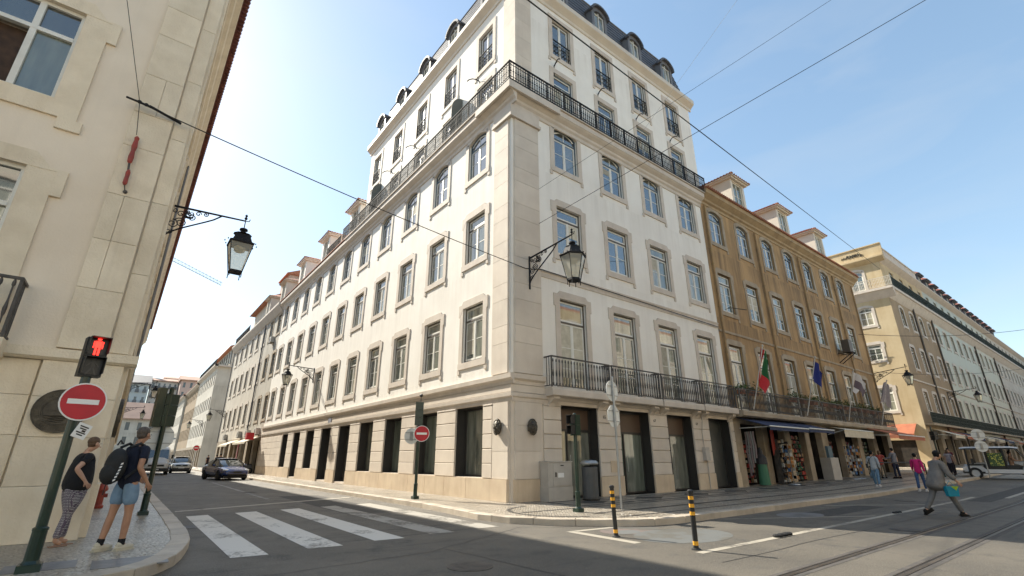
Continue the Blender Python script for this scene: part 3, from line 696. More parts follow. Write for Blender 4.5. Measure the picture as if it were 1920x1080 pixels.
# bronze lion masks on the corner
def mask(fr, u, z, label, flip=1):
    t = thing('wall_mask', label, 'sculpture', (*fr.w(u, -.055, 0)[:2], z), fr.t)
    m = MB(); m.ball((0, -.06, 0), .155, .12, .235, 14, 10)
    o = part('face', m, bronze, t, smooth=True)
    m = MB(); m.ball((0, -.17, -.01), .035, .05, .06, 8, 6); m.ball((0, -.165, -.10), .075, .05, .035, 8, 6)
    for s in (-1, 1):
        m.ball((s * .06, -.15, .05), .04, .04, .025, 8, 5); m.ball((s * .065, -.14, .095), .055, .05, .022, 8, 5); m.ball((s * .09, -.12, -.03), .05, .05, .05, 8, 5)
    part('features', m, bronze, t, smooth=True)
    m = MB(); rr = random.Random(3)
    for i in range(26):
        a = math.pi * (-.15 + 1.3 * i / 25); rx = .16; rz = .235
        m.ball((rx * math.cos(a), -.05 - .03 * rr.random(), rz * math.sin(a) + .01), .045, .05, .045, 6, 4)
    for i in range(7): m.ball((-.10 + .2 * i / 6, -.10, -.15 - .06 * math.sin(math.pi * i / 6)), .032, .04, .045, 6, 4)
    part('mane', m, bronze, t, smooth=True)
mask(FL, -.60, 2.24, 'bronze lion mask on the sunlit left side of the white corner building')
mask(FR, .80, 2.24, 'bronze lion mask on the shaded right side of the white corner building')
# small sign plate above left facade and house number plaques
m = MB().box(-.28, .28, -.035, -.001, -.16, .16)
fpart('street_plate', m, mat('slate_plate', (.22, .22, .26), rough=.6), B, FL, -18.0, -.04, 3.46)
def text_on(name, s, fr, u, d, z, size, m_, parent, ext=.004, align='CENTER'):
    c = bpy.data.curves.new(name, 'FONT'); c.body = s; c.size = size; c.extrude = ext; c.align_x = align; c.align_y = 'CENTER'; c.materials.append(m_); c.resolution_u = 3
    tmp = bpy.data.objects.new(name + '_curve', c); me = bpy.data.meshes.new_from_object(tmp); bpy.data.objects.remove(tmp)
    o = bpy.data.objects.new(name, me); COL.objects.link(o); p = parent.location; w = fr.w(u, d, z)
    o.parent = parent; o.location = (w[0] - p.x, w[1] - p.y, w[2] - p.z); o.rotation_euler = (math.pi / 2, 0, fr.t); return o
for s, u in (('65', 4.42), ('67', 7.50), ('69', 10.60)): text_on('house_number', s, FR, u, -.055, 2.75, .17, bronze, B)
m = MB().box(-.2, .2, -.065, -.051, -.2, .2); fpart('wall_hatch', m, limestone_plinth, B, FR, 4.80, 0, 1.0)
# conduit box on pier
m = MB().box(-.17, .17, -.2, -.051, 1.2, 1.75); m.tube([(-.05, -.1, 1.75), (-.05, -.08, 2.4), (.05, -.1, 2.9), (.0, -.1, 3.2)], .018); m.tube([(.05, -.1, 1.2), (.05, -.1, .02)], .02)
fpart('service_box', m, cabinet_grey, B, FR, 10.95)
# ================================================================ OCHRE BUILDING (right of the corner building)
O = thing('ochre_building', 'weathered ochre building with flags, a planted balcony and red tiled dormers', 'building', (13.86, 0, 0))
FO = Fr(0, 0, 0)
OC = [15.32, 18.48, 21.75, 24.92, 28.05, 31.20, 34.35]; OX0, OX1 = 13.86, 37.4
w = MB(); ops = []
for c in OC: ops += [(c - .71, c + .71, 3.55, 7.02), (c - .71, c + .71, 8.86, 11.13), (c - .71, c + .71, 13.06, 15.15)]
wall_grid(w, OX0, OX1, 3.3, 15.4, ops, .3); fpart('wall', w, stucco_ochre, O, FO)
gops = [(14.55, 16.75, 0, 2.95), (17.35, 19.25, 0, 2.9), (19.95, 21.9, 0, 2.9), (22.5, 24.3, 0, 2.9), (25.2, 27.4, 0, 2.9), (28.0, 30.3, 0, 2.9), (31.0, 33.3, 0, 2.9), (34.1, 36.6, 0, 2.9)]
w = MB(); wall_grid(w, OX0, OX1, 0, 3.299, gops, .35, back=False); fpart('ground_floor_wall', w, limestone_old, O, FO)
m = MB(); m.box(OX1 - .2, OX1, 1.25, 14, 0, 16); m.box(OX0 + .05, OX1 - .2, 13.8, 14, 0, 16); part('rear_wall', m, stucco_grey, O, (-13.86, 0, 0))
m = MB(); m.prism([(-.62, 16.06), (-.62, 16.14), (6.5, 19.0), (13.9, 16.1), (13.9, 16.0)], OX0 + .01, OX1 + .35, axis='x'); fpart('tile_roof', m, terracotta, O, FO)
m = MB()
for i in range(112):
    x = OX0 + .1 + i * .21; m.tube([(x, -.66, 16.12), (x, 1.5, 17.0)], .06, 5)
fpart('roof_edge_tiles', m, terracotta, O, FO, kind='stuff')
oc = [(0, 15.3), (-.05, 15.32), (-.07, 15.45), (-.18, 15.52), (-.22, 15.62), (-.42, 15.78), (-.5, 15.84), (-.52, 16.02), (-.55, 16.055), (0, 16.055)]
m = MB(); m.prism(oc, OX0 + .01, OX1 + .3, axis='x'); fpart('cornice', m, mat('ochre_trim', (.42, .31, .18), (.33, .24, .14), 1.5, .8, .3, 30, .6, (.16, .11, .07)), O, FO)
m = MB(); m.prism([(0, 7.60), (-.05, 7.62), (-.06, 7.72), (0, 7.76)], OX0 + .01, OX1, axis='x'); fpart('string_course', m, limestone_old, O, FO)
old = limestone_old
for i, c in enumerate(OC):
    dt = 2 if i < 3 else 1
    put_window(O, FO, c, 3.55, 1.42, 3.47, 'rect door', old, frame_dark, dt)
    put_window(O, FO, c, 8.86, 1.42, 2.27, 'rect sash6', old, frame_dark, dt)
    put_window(O, FO, c, 13.06, 1.42, 2.09, 'arch', old, frame_blue, dt, g=glass_blue)
for x in (14.2, 20.1, 26.5, 32.8, 36.9):
    m = MB(); m.tube([(x, -.09, 15.2), (x, -.09, 3.7)], .055, 8)
    for z in (14, 11.5, 9, 6.5, 4.5): m.tube([(x, -.09, z), (x, -.09, z + .06)], .075, 8)
    fpart('downpipe', m, mat('downpipe_ochre', (.33, .22, .10), (.22, .15, .08), 3, .7), O, FO)
m = MB()
for c in OC:
    m.prism([(-.001, 14.9), (-.10, 14.9)][:2] + [(-.10, 14.95), (-.001, 14.95)], c - .95, c + .95, axis='x')
for i, x in enumerate((19.85, 26.5, 33.15)): tiled_dormer(O, FO, x, 17.0, .35, w=1.8, h=2.25, dep=3.2, wm=cream_paint)
m = MB(); m.prism([(0, 3.53), (-.58, 3.53), (-.62, 3.45), (-.62, 3.28), (-.5, 3.22), (0, 3.22)], OX0 + .02, OX1 - .1, axis='x'); fpart('balcony_slab', m, limestone_old, O, FO)
for i, (a, b) in enumerate([(13.92 + k * 3.35, 13.92 + (k + 1) * 3.35) for k in range(7)]):
    cast_railing(O, FO, a + .02, b - .03, 3.53, .52, ends=(i == 0, i == 6), single=(i < 2), h=1.08)
# laundry rod, AC box under the sixth window
m = MB(); m.tube([(14.7, -.3, 9.0), (16.3, -.5, 9.12)], .02); m.tube([(14.9, 0, 9.0), (14.9, -.35, 9.02)], .015); fpart('laundry_rod', m, iron, O, FO)

# ================================================================ generic rows of windows for farther buildings
def row_building(root, fr, u0, u1, z_top, floors, axes, wm, sm, fm, w=1.35, ops_extra=(), gf=3.2, gf_mat=None, detail=1, kinds=None, zgf0=0, g=None):
    wl = MB(); ops = list(ops_extra)
    for (z, h, k) in floors:
        for c in axes: ops.append((c - w / 2, c + w / 2, z, z + h))
    wall_grid(wl, u0, u1, gf if gf_mat else zgf0, z_top, [o for o in ops if o[2] >= gf or not gf_mat], .3); fpart('wall', wl, wm, root, fr)
    if gf_mat:
        gm = MB(); wall_grid(gm, u0, u1, zgf0, gf - .001, [o for o in ops if o[2] < gf], .35, back=False); fpart('ground_floor_wall', gm, gf_mat, root, fr)
    for (z, h, k) in floors:
        for c in axes: put_window(root, fr, c, z, w, h, k, sm, fm, detail, g=g or (glass_blue if sm is None else None))

# ================================================================ SECOND BUILDING of the left street (y 36.6 .. 62.6)
S = thing('grey_beige_building', 'grey and beige five storey building after the white corner building, with an open rooftop storey', 'building', (0, 36.6, 0))
FS = Fr(0, 0, -90)
ax = [-(37.25 + 3.22 * k) for k in range(8)]
gs = [(-(a + w_), -a, 0, 2.9) for a, w_ in ((37.3, 2.2), (40.3, 2.3), (43.6, 2.2), (46.8, 2.4), (50.2, 2.2), (53.4, 2.3), (56.8, 2.2), (59.8, 2.0))]
row_building(S, FS, -43.4, -36.62, 14.98, [(4.74, 2.1, 'rect'), (8.8, 2.07, 'rect'), (12.85, 1.85, 'rect')], ax[:2], stucco_grey, limestone_old, frame_dark, 1.3, gs[:2], 3.3, limestone_old)
row_building(S, FS, -62.6, -43.41, 14.98, [(4.74, 2.1, 'rect'), (8.8, 2.07, 'rect'), (12.85, 1.85, 'rect')], ax[2:], stucco_far, limestone_trim, frame_dark, 1.3, gs[2:], 3.3, limestone_old)
m = MB(); m.prism([(0, 14.9), (-.1, 14.95), (-.5, 15.6), (-.5, 15.8), (0, 15.85)], -62.8, -36.63, axis='x'); fpart('cornice', m, limestone_trim, S, FS)
m = MB(); m.box(.5, 13, 62.3, 62.55, 0, 15.8); m.box(12.8, 13, 36.8, 62.3, 0, 15.8); m.box(.35, 13, 36.8, 62.3, 15.5, 15.7); part('rear_wall', m, stucco_far, S, (0, -36.6, 0))
m = MB(); wall_grid(m, -62.5, -52.0, 15.8, 20.6, [(-61.2 + 2.4 * k, -60.1 + 2.4 * k, 17, 19.2) for k in range(4)], .3); fpart('rooftop_storey', m, stucco_far, S, FS, 0, 1.6)
m = MB(); m.box(1.7, 10, 51.9, 52.1, 15.8, 20.6); m.box(1.7, 10, 62.2, 62.4, 15.8, 20.6); part('rooftop_wall', m, mat('party_wall_pink', (.55, .42, .34), (.46, .35, .28), .8, .9, .1, 20, .4), S, (0, -36.6, 0))
m = MB(); m.prism([(.9, 20.6), (1.0, 20.72), (6.5, 23.2), (10, 20.6)], -63.0, -51.6, axis='x'); fpart('tile_roof', m, terracotta, S, FS)
for k in range(4): put_window(S, Fr(1.6, 0, -90), -60.65 + 2.4 * k, 17, 1.1, 2.2, 'rect', None, frame_dark, 1)
m = MB(); m.box(3.5, 9, 54, 58.5, 22, 25.0); part('rooftop_room', m, mat('party_wall_pink', (1, 1, 1)), S, (0, -36.6, 0))
m = MB(); m.prism([(3.1, 25.0), (3.1, 25.12), (6.2, 26.5), (9.4, 25.0)], -58.8, -53.7, axis='x'); fpart('tile_roof', m, terracotta, S, FS)
for y in (40.3, 47.2): tiled_dormer(S, FS, -y, 16.5, .45, wm=stucco_far, h=2.6, w=2.0, rib=False)
m = MB(); m.prism([(-.40, 15.82), (-.40, 15.86), (4.2, 18.0), (4.2, 15.82)], -51.8, -36.62, axis='x'); fpart('tile_roof', m, terracotta, S, FS)
pw3 = wrought_panel_mesh(1.6, .95, dense=False, m_=iron)
for k in range(6): flink('railing_panel', pw3, S, FS, -(53 + 1.6 * k), -.3, 15.85)
m = MB(); m.tube([(0, -.08, 15), (0, -.08, 3.2)], .06, 6); dp = m.mesh('downpipe', zinc)
flink('downpipe', dp, S, FS, -43.6, 0, 0); flink('downpipe', dp, S, FS, -62.4, 0, 0)
def ac_unit(parent, fr, u, z, d=-.02):
    m = MB(); m.box(-.42, .42, d - .34, d, 0, .58); o = fpart('air_conditioner', m, mat('ac_white', (.5, .48, .43), (.42, .4, .36), 4, .6), parent, fr, u, 0, z)
    g = MB(); g.lathe([(.22, 0), (.22, .012), (.19, .014), (.05, .012)], n=12)
    me = g.mesh('fan_grille', frame_dark); q = link('fan_grille', me, o, (-.1, d - .341, .29)); q.rotation_euler = (math.pi / 2, 0, 0)
    b = MB(); b.box(-.4, -.36, d - .36, d, -.05, -.001); b.box(.36, .4, d - .36, d, -.05, -.001); link('bracket', b.mesh('bracket', iron), o)
ac_unit(S, FS, -38.7, 12.1); ac_unit(S, FS, -38.2, 3.35); ac_unit(S, FS, -42.6, 3.35); ac_unit(S, FS, -47.0, 3.4); ac_unit(S, FS, -56, 3.4)
for (a, b, za, wm, nm) in ((-43.2, -37.0, 3.15, 'canvas_cream', 'cream'), (-52.5, -46.5, 3.1, 'canvas_cream', 'c2')):
    m = MB(); m.prism([(0, za), (0, za + .04), (-1.25, za - .45), (-1.25, za - .62), (-1.22, za - .62), (-1.22, za - .48)], a, b, axis='x')
    fpart('awning', m, mat('canvas_cream', (.62, .55, .42), (.52, .46, .35), 2, .85), S, FS)

# shop dark interiors for both street rows: one deep dark room each, with goods in front
dark_room = mat('shop_interior_shade', (.020, .017, .014), (.05, .04, .03), 2.5, .9)  # indoor shade put into the near-black wall colour
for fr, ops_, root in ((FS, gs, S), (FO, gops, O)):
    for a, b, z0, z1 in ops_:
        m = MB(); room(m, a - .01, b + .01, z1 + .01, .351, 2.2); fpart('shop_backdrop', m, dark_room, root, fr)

# ================================================================ FAR LEFT STREET BUILDINGS
def far_block(name, label, x, y0, y1, zt, wm, n, roof=True, side=True, floors=None, storey=None):
    b = thing(name, label, 'building', (x, y0, 0)); fr = Fr(x, 0, -90); L_ = y1 - y0; st = L_ / n
    fl = floors or [(4.7, 2.2, 'rect'), (8.7, 2.1, 'rect'), (12.6, 1.9, 'rect')]
    axs = [-(y0 + st * (k + .5)) for k in range(n)]
    row_building(b, fr, -y1, -y0, zt, fl, axs, wm, None, frame_dark, 1.25, [(a - .95, a + .95, 0.01, 2.8) for a in axs], 3.2, limestone_old)
    m = MB(); m.prism([(0, zt - .3), (-.1, zt - .25), (-.5, zt + .05), (-.5, zt + .25), (0, zt + .3)], -y1 - .3, -y0 + .5, axis='x'); fpart('cornice', m, limestone_trim, b, fr)
    if side:
        m = MB(); m.box(x + .001, x + 12, y0, y0 + .25, 0, zt); part('side_wall', m, wm, b, (-x, -y0, 0)); m = MB(); m.box(x + .31, x + 12, y1 - .25, y1, 0, zt); part('side_wall', m, wm, b, (-x, -y0, 0))
        m = MB(); m.box(x - .5, x + 12, y0 - .5, y0, zt - .02, zt + .26); part('cornice', m, limestone_trim, b, (-x, -y0, 0))
    m = MB()
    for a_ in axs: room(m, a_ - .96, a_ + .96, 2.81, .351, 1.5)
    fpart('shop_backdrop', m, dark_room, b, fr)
    m = MB(); m.box(x + .31, x + 12, y0 + .26, y1 - .26, zt - .4, zt - .1)
    part('roof_deck', m, wm, b, (-x, -y0, 0))
    if storey:
        sb, h = storey; m = MB(); m.box(x + sb, x + 10, y0 + .6, y1 - 3, zt + .1, zt + .1 + h); part('rooftop_storey', m, wm, b, (-x, -y0, 0))
        for a in axs[:-1]: put_window(b, Fr(x + sb - .23, 0, -90), a, zt + .7, 1.0, h - 1, 'plain', None, frame_dark, 1)
        zt2 = zt + .1 + h
        m = MB(); m.prism([(sb - .6, zt2), (sb - .6, zt2 + .15), (sb + 4.5, zt2 + 2.4), (10.6, zt2 + .1)], -y1 + 2.4, -y0, axis='x'); fpart('tile_roof', m, terracotta, b, fr)
        rm = wrought_panel_mesh(2.0, .95, dense=False)
        k = 0
        while y0 + 1 + 2 * k < y1 - 1: flink('railing_panel', rm, b, fr, -(y0 + 1 + 2 * k), -.3, zt + .3); k += 1
    elif roof:
        m = MB(); m.prism([(-.55, zt + .3), (-.55, zt + .4), (4.5, zt + 2.9), (12, zt + .3)], -y1, -y0, axis='x'); fpart('tile_roof', m, terracotta, b, fr)
    return b
far_block('cream_corner_building', 'cream corner building across the side street at the middle of the left street', 0, 79, 102, 15.6, stucco_far, 9, storey=(1.8, 3.4))
far_block('tan_row_building', 'tan row building behind the cream corner building on the left street', 0, 102.2, 124, 15.2, stucco_umber, 8)
far_block('pale_row_building', 'pale row building near the far end of the left street', -.4, 124.2, 150, 15.0, stucco_far, 9)
# hill at the end of the street with houses stacked on it
m = MB(); m.q([(-160, 168, -.2), (140, 168, -.2), (140, 200, 3), (-160, 200, 3)]); m.q([(-160, 200, 3), (140, 200, 3), (140, 420, 30), (-160, 420, 30)])
structure('hillside', m, mat('hill_ground', (.20, .17, .11), (.12, .12, .07), .1, .95))
def hill_house(label, x0, x1, y, z0, z1, wm, rm, rows, cols, name='hill_house', roofh=3.0, bal=False):
    b = thing(name, label, 'building', (x0, y, z0)); fr = Fr(x0, y, 0); W_ = x1 - x0; H_ = z1 - z0
    ops = []; ww, wh = W_ / cols * .34, H_ / rows * .55
    for r in range(rows):
        for c in range(cols): ops.append((W_ * (c + .5) / cols - ww / 2, W_ * (c + .5) / cols + ww / 2, H_ * (r + .25) / rows, H_ * (r + .25) / rows + wh))
    m = MB(); wall_grid(m, 0, W_, -6, H_, ops, .35); m.box(0, .3, .36, 14, -6, H_); m.box(W_ - .3, W_, .36, 14, -6, H_); m.box(.3, W_ - .3, 13.7, 14, -6, H_); fpart('wall', m, wm, b, fr, z=z0)
    wme = MB().box(-ww / 2, ww / 2, .25, .30, 0, wh); wme.box(-.05, .05, .20, .249, 0, wh); wme.box(-ww / 2, ww / 2, .2, .249, wh * .55, wh * .6)
    me = wme.mesh('window', mat('far_window', (.06, .08, .09), rough=.2, spec=.9))
    for o in ops: flink('window', me, b, fr, (o[0] + o[1]) / 2, 0, z0 + o[2])
    if bal:
        bm = MB(); bm.box(-ww * .8, ww * .8, -.6, 0, -.12, -.001); bm.box(-ww * .8, ww * .8, -.6, -.55, 0, .9); bme = bm.mesh('balcony', mat('far_iron', (.12, .13, .14), rough=.6))
        for o in ops: flink('balcony', bme, b, fr, (o[0] + o[1]) / 2, 0, z0 + o[2])
    m = MB(); m.prism([(-.8, H_), (-.8, H_ + .3), (7, H_ + roofh), (14.8, H_ + .3), (14.8, H_)], -.5, W_ + .5, axis='x'); fpart('roof', m, rm, b, fr, z=z0)
white_far = mat('hill_white', (.62, .62, .58), (.52, .53, .50), .3, .9)
blue_far = mat('hill_blue', (.40, .46, .48), (.46, .52, .53), .3, .9)
pink_far = mat('hill_pink', (.60, .44, .37), (.54, .41, .35), .3, .9)
terra_far = mat('roof_tile_hazed', (.46, .29, .21), (.38, .24, .18), .6, .9)  # tile colour paled to carry the distance haze
hill_house('low white house with a broad salmon tiled roof closing the end of the left street', -17, 6, 172, 0, 12.2, stucco_far, terra_far, 3, 8, roofh=5.5)
hill_house('pale blue balconied apartment house on the hill, left of the lantern', -24, -6.4, 212, 8, 27.2, blue_far, slate, 5, 8, name='hill_apartment_house', roofh=4.2, bal=True)
hill_house('white balconied apartment house on the hill, middle of the skyline', -6, 2.6, 216, 8, 29.2, white_far, terra_far, 6, 5, name='hill_apartment_house', roofh=2.0, bal=True)
hill_house('pink house on the hill at the right end of the far skyline', 2.8, 14, 206, 8, 29.0, pink_far, terra_far, 6, 5, roofh=2.6)
hill_house('small pink house with a flat tiled roof high on the hill', -1, 7, 245, 24, 34.0, pink_far, terra_far, 3, 5, roofh=2.0)

# ================================================================ FAR RIGHT BUILDING (x 48.2 ..)
T = thing('balcony_corner_building', 'long yellow corner building across the side street with a green balcony near its roof', 'building', (48.2, 0, 0))
FT, FTs = Fr(0, 0, 0), Fr(48.2, 0, -90)
TA = [51.4 + 3.42 * k for k in range(32)]
segs = [(48.2, 63.2, stucco_umber), (63.2, 85.8, tile_blue), (85.8, 99.5, tile_green), (99.5, 158, stucco_far)]
tfl = [(5.6, 1.85, 'rect'), (9.7, 2.2, 'rect'), (14.1, 2.0, 'arch')]
for i, (a, b, wm) in enumerate(segs):
    axs = [c for c in TA if a < c < b]
    row_building(T, FT, a + (.001 if i else 0), b, 17.0, tfl, axs, wm, limestone_trim, frame_dark, 1.3, [(c - 1.1, c + 1.1, 0, 3.1) for c in axs], 3.9, limestone_old, 1)
    # attic storey
    axs2 = axs
    w = MB(); wall_grid(w, a + (.001 if i else 0), b, 17.0, 20.6, [(c - .65, c + .65, 17.7, 20.0) for c in axs2], .3); fpart('attic_wall', w, stucco_yellow if i == 0 else (wm if i < 3 else stucco_far), T, FT)
    for c in axs2: put_window(T, FT, c, 17.7, 1.3, 2.3, 'arch', None, frame_white if False else frame_blue, 1)
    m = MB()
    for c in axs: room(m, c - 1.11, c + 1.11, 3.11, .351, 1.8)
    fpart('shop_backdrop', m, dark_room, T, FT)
side_ops = [(-2.9, -1.7, 5.6, 7.8), (-2.9, -1.7, 10.5, 12.1), (-2.9, -1.7, 14.1, 16.0), (-2.9, -1.7, 17.8, 20.0), (-6.9, -5.7, 5.6, 7.8), (-6.9, -5.7, 10.0, 12.1), (-6.9, -5.7, 14.1, 16.0), (-6.9, -5.7, 17.8, 20.0), (-3.1, -1.0, 0, 2.9)]
w = MB(); wall_grid(w, -14, 0, 0, 20.6, side_ops, .3); fpart('side_wall', w, stucco_yellow, T, FTs)
for o in side_ops[:8]: put_window(T, FTs, (o[0] + o[1]) / 2, o[2], 1.2, o[3] - o[2], 'arch' if o[2] > 13 else 'rect', limestone_trim, frame_white, 1)
m = MB(); m.box(-3.1, -1.0, .25, .29, 0, 2.9); fpart('shop_backdrop', m, dark_room, T, FTs)
m = MB(); m.prism([(0, 16.6), (-.15, 16.8), (-.5, 17.35), (-.62, 17.4), (-.62, 17.65), (0, 17.69)], -14, .62, axis='x'); fpart('cornice', m, limestone_trim, T, FTs)
m = MB(); m.prism([(0, 16.6), (-.15, 16.8), (-.5, 17.35), (-.62, 17.4), (-.62, 17.65), (0, 17.69)], 48.201, 158, axis='x'); fpart('cornice', m, limestone_trim, T, FT)
m = MB(); m.prism([(0, 20.5), (-.3, 20.75), (-.5, 20.95), (-.5, 21.1), (-.1, 21.15), (-.1, 22.35), (-.2, 22.4), (-.2, 22.5), (.2, 22.5), (.2, 20.6)], -14, .5, axis='x'); fpart('parapet', m, stucco_yellow, T, FTs)
m = MB(); m.prism([(0, 20.5), (-.3, 20.75), (-.5, 20.95), (-.5, 21.1), (-.1, 21.15), (-.1, 22.35), (-.2, 22.4), (-.2, 22.5), (.2, 22.5), (.2, 20.6)], 48.401, 62, axis='x'); m.prism([(0, 20.5), (-.3, 20.75), (-.5, 20.95), (-.5, 21.1), (.0, 21.15), (.2, 20.6)], 62.001, 158, axis='x'); fpart('parapet', m, limestone_trim, T, FT)
m = MB(); m.prism([(-.3, 21.15), (-.3, 21.3), (5, 23.6), (12, 21.2)], 62.3, 158, axis='x'); fpart('tile_roof', m, terracotta_dark, T, FT)
for k in range(14): tiled_dormer(T, FT, 64 + 3.42 * k, 21.2, -.05, w=1.5, h=1.5, dep=2, wm=slate, tile=terracotta_dark, rib=False, hgt=.8)
m = MB(); m.box(48.4, 157, .5, 13, 20.2, 20.5); m.box(157, 157.3, .31, 13, 0, 20); m.box(48.6, 157, 12.8, 13, 0, 20); part('rear_wall', m, stucco_far, T, (-48.2, 0, 0))
tr = wrought_panel_mesh(1.7, .98, dense=False, m_=mat('balcony_green', (.035, .045, .038), rough=.6, spec=.2)); ss = wrought_panel_mesh(1.7, .98, dense=True, m_=cream_paint)
for k in range(50): flink('railing_panel', tr, T, FT, 48.3 + .85 + 1.7 * k - .6, -.58, 17.69)
for k in range(4): flink('railing_panel', ss, T, FTs, -.2 - 1.7 * k, -.58, 17.69)
m = MB(); m.box(48.4, 140, -.62, 0, 4.20, 4.36); fpart('balcony_slab', m, limestone_old, T, FT)
tr2 = wrought_panel_mesh(1.7, 1.0, dense=True, m_=mat('balcony_green', (.03, .055, .045)))
for k in range(50): flink('railing_panel', tr2, T, FT, 49.3 + 1.7 * k, -.58, 4.36)
m = MB(); m.prism([(0, 8.3), (-.08, 8.32), (-.09, 8.46), (0, 8.5)], 48.2, 158, axis='x'); fpart('string_course', m, limestone_trim, T, FT)
for x in (56.0, 63.2, 85.8, 99.5):
    m = MB(); m.tube([(x, -.09, 17), (x, -.09, .1)], .09, 6); fpart('downpipe', m, frame_dark, T, FT)
m = MB(); m.tube([(0, 0, 0), (.35, -.02, .1), (.6, 0, .35), (.3, 0, .5), (.05, 0, .25), (.5, 0, .15), (1.0, 0, .3), (1.15, 0, .6)], .03, 5); m.box(-.1, 1.3, -.05, .0, .75, .80)
fpart('scroll_railing', m, iron_sunside, T, FTs, -2.95, -.2, 10.45)
# ================================================================ LEFT BUILDING
LX, LY = -10.02, -.98
Lb = thing('left_building', 'pinkish beige building on the near left corner with stone pilasters and bronze medallions', 'building', (LX, LY, 0))
FA, FB = Fr(LX, LY, 0), Fr(LX, LY, 90.43)        # front: u <= 0 ; street side: u = distance down the street
# front windows (u relative to the corner)
fo = [(-3.55, -2.22, 8.0, 10.2), (-3.55, -2.22, 3.95, 6.45), (-3.55, -2.22, 12.1, 14.2), (-7.0, -5.6, 8.0, 10.2), (-7.0, -5.6, 3.95, 6.45), (-7.0, -5.6, 12.1, 14.2), (-4.0, -2.35, 0, 2.5) , (-7.2, -5.4, 0, 2.5)]
w = MB(); wall_grid(w, -9, 0, 2.93, 16.0, [o for o in fo if o[2] > 1], .3); fpart('wall', w, stucco_left, Lb, FA)
w = MB(); wall_grid(w, -9, 0, 0, 2.929, [(-8.0, -4.6, 0, 2.5)], .5); fpart('ground_floor_wall', w, limestone_left, Lb, FA)
trim_l = limestone_left
def left_surround(u0, u1, z0, z1):
    m = MB(); t = .42; p = -.05
    m.box(u0 - t, u0, p, .02, z0, z1); m.box(u1, u1 + t, p, .02, z0, z1); m.box(u0 - t, u1 + t, p - .005, .02, z0 - .38, z0 - .001)
    m.prism([(u0 - t - .12, z1 - .5), (u0 - t, z1 - .5), (u0 - t + .001, z1 + .001), (u1 + t - .001, z1 + .001), (u1 + t, z1 - .5), (u1 + t + .16, z1 - .5), (u1 + t + .16, z1 + .05), (u1 + t - .1, z1 + .05), (u1 + t - .35, z1 + .32), (u0 - t + .35, z1 + .32), (u0 - t + .1, z1 + .05), (u0 - t - .12, z1 + .05)], p - .008, .02)
    m.box(u1 + t - .28, u1 + t + .1, p - .006, .02, z0 - .62, z0 - .381); m.box(u0 - t - .1, u0 - t + .28, p - .006, .02, z0 - .62, z0 - .381)
    return m
pane_dark = glass_mat('room_glass', [(.02, .03, .04), (.03, .035, .04)], ior=1.9)
room_brown = mat('room_brown', (.09, .05, .03), (.05, .03, .02), 6, .7)
for i, (u0, u1, z0, z1) in enumerate(fo[:6]):
    f = .07; m = MB(); d = .06; w_ = u1 - u0; uc = (u0 + u1) / 2; zt_ = z0 + (z1 - z0) * .66
    m.box(u0, u0 + f, d, .16, z0, z1); m.box(u1 - f, u1, d, .16, z0, z1); m.box(u0 + f, u1 - f, d, .16, z0, z0 + f); m.box(u0 + f, u1 - f, d, .16, z1 - f, z1)
    m.box(u0 + f, u1 - f, d - .01, .16, zt_, zt_ + .09); m.box(uc - .05, uc + .05, d - .006, .16, z0 + f, zt_ - .001); m.box(uc - .05, uc + .05, d - .006, .16, zt_ + .091, z1 - f)
    o = fpart('window', m, frame_white, Lb, FA)
    link('stone_surround', left_surround(u0, u1, z0, z1).mesh('stone_surround', trim_l), o)
    for a, b in ((u0 + f, uc - .05), (uc + .05, u1 - f)):
        link('pane', MB().box(a, b, .12, .13, zt_ + .09, z1 - f).mesh('pane', pane_dark), o)
        if i == 0 and a < uc - .1:
            link('room_wall', MB().box(a, b, .27, .29, z0 + f, zt_).mesh('room_wall', room_brown), o)
            lf = MB(); lf.box(-.6, -.55, 0, .04, 0, 1.3); lf.box(-.05, 0, 0, .04, 0, 1.3); lf.box(-.55, -.05, 0, .04, 0, .05); lf.box(-.55, -.05, 0, .04, 1.25, 1.3)
            q = link('casement', lf.mesh('casement', frame_white), o, (u0 + f, .10, z0 + f)); q.rotation_euler = (0, 0, R(70))
            pp = link('pane', MB().box(-.55, -.05, .015, .022, .05, 1.25).mesh('pane', pane_dark), o, (u0 + f, .10, z0 + f)); pp.rotation_euler = (0, 0, R(70))
        else: link('pane', MB().box(a, b, .12, .13, z0 + f, zt_).mesh('pane', glass), o)
# pilaster stones on the front, two courses of joints wide
def lstone(fr, u0, u1, z0, z1, p, m_=limestone_left):
    g = .0025; block(Lb, fr, u0 + g, u1 - g, z0 + g, z1 - g, p, m_, b=.006)
z = 3.14; rr = random.Random(5)
while z < 15.2:
    h = rr.choice([.85, 1.0, 1.15]); h = min(h, 15.3 - z)
    if rr.random() < .5: lstone(FA, -1.02, -.32, z, z + h, .10)
    else: s_ = -1.02 + rr.choice([.28, .38]); lstone(FA, -1.02, s_, z, z + h, .10); lstone(FA, s_, -.32, z, z + h, .10)
    z += h
z = 3.14
while z < 15.2: h = min(rr.choice([1.6, 2.1]), 15.3 - z); lstone(FA, -.30, -.001, z, z + h, .03); z += h
for z0, z1, (a, b), p in ((.0, .85, (-1.14, -.001), .17), (.85, 1.62, (-1.12, -.001), .13), (1.62, 2.28, (-1.12, -.001), .13), (2.28, 2.90, (-1.12, -.001), .13)):
    lstone(FA, a, b, z0, z1, p)
for u0 in (-2.3, -3.5, -4.6):
    for z0, z1 in ((0, .85), (.85, 1.65), (1.65, 2.3), (2.3, 2.90)): lstone(FA, u0, min(u0 + 1.17, -1.15), z0, z1, .06)
m = MB(); m.prism([(0, 2.905), (-.14, 2.905), (-.20, 2.95), (-.20, 3.10), (0, 3.13)], -9, .18, axis='x'); fpart('belt_course', m, limestone_left, Lb, FA)
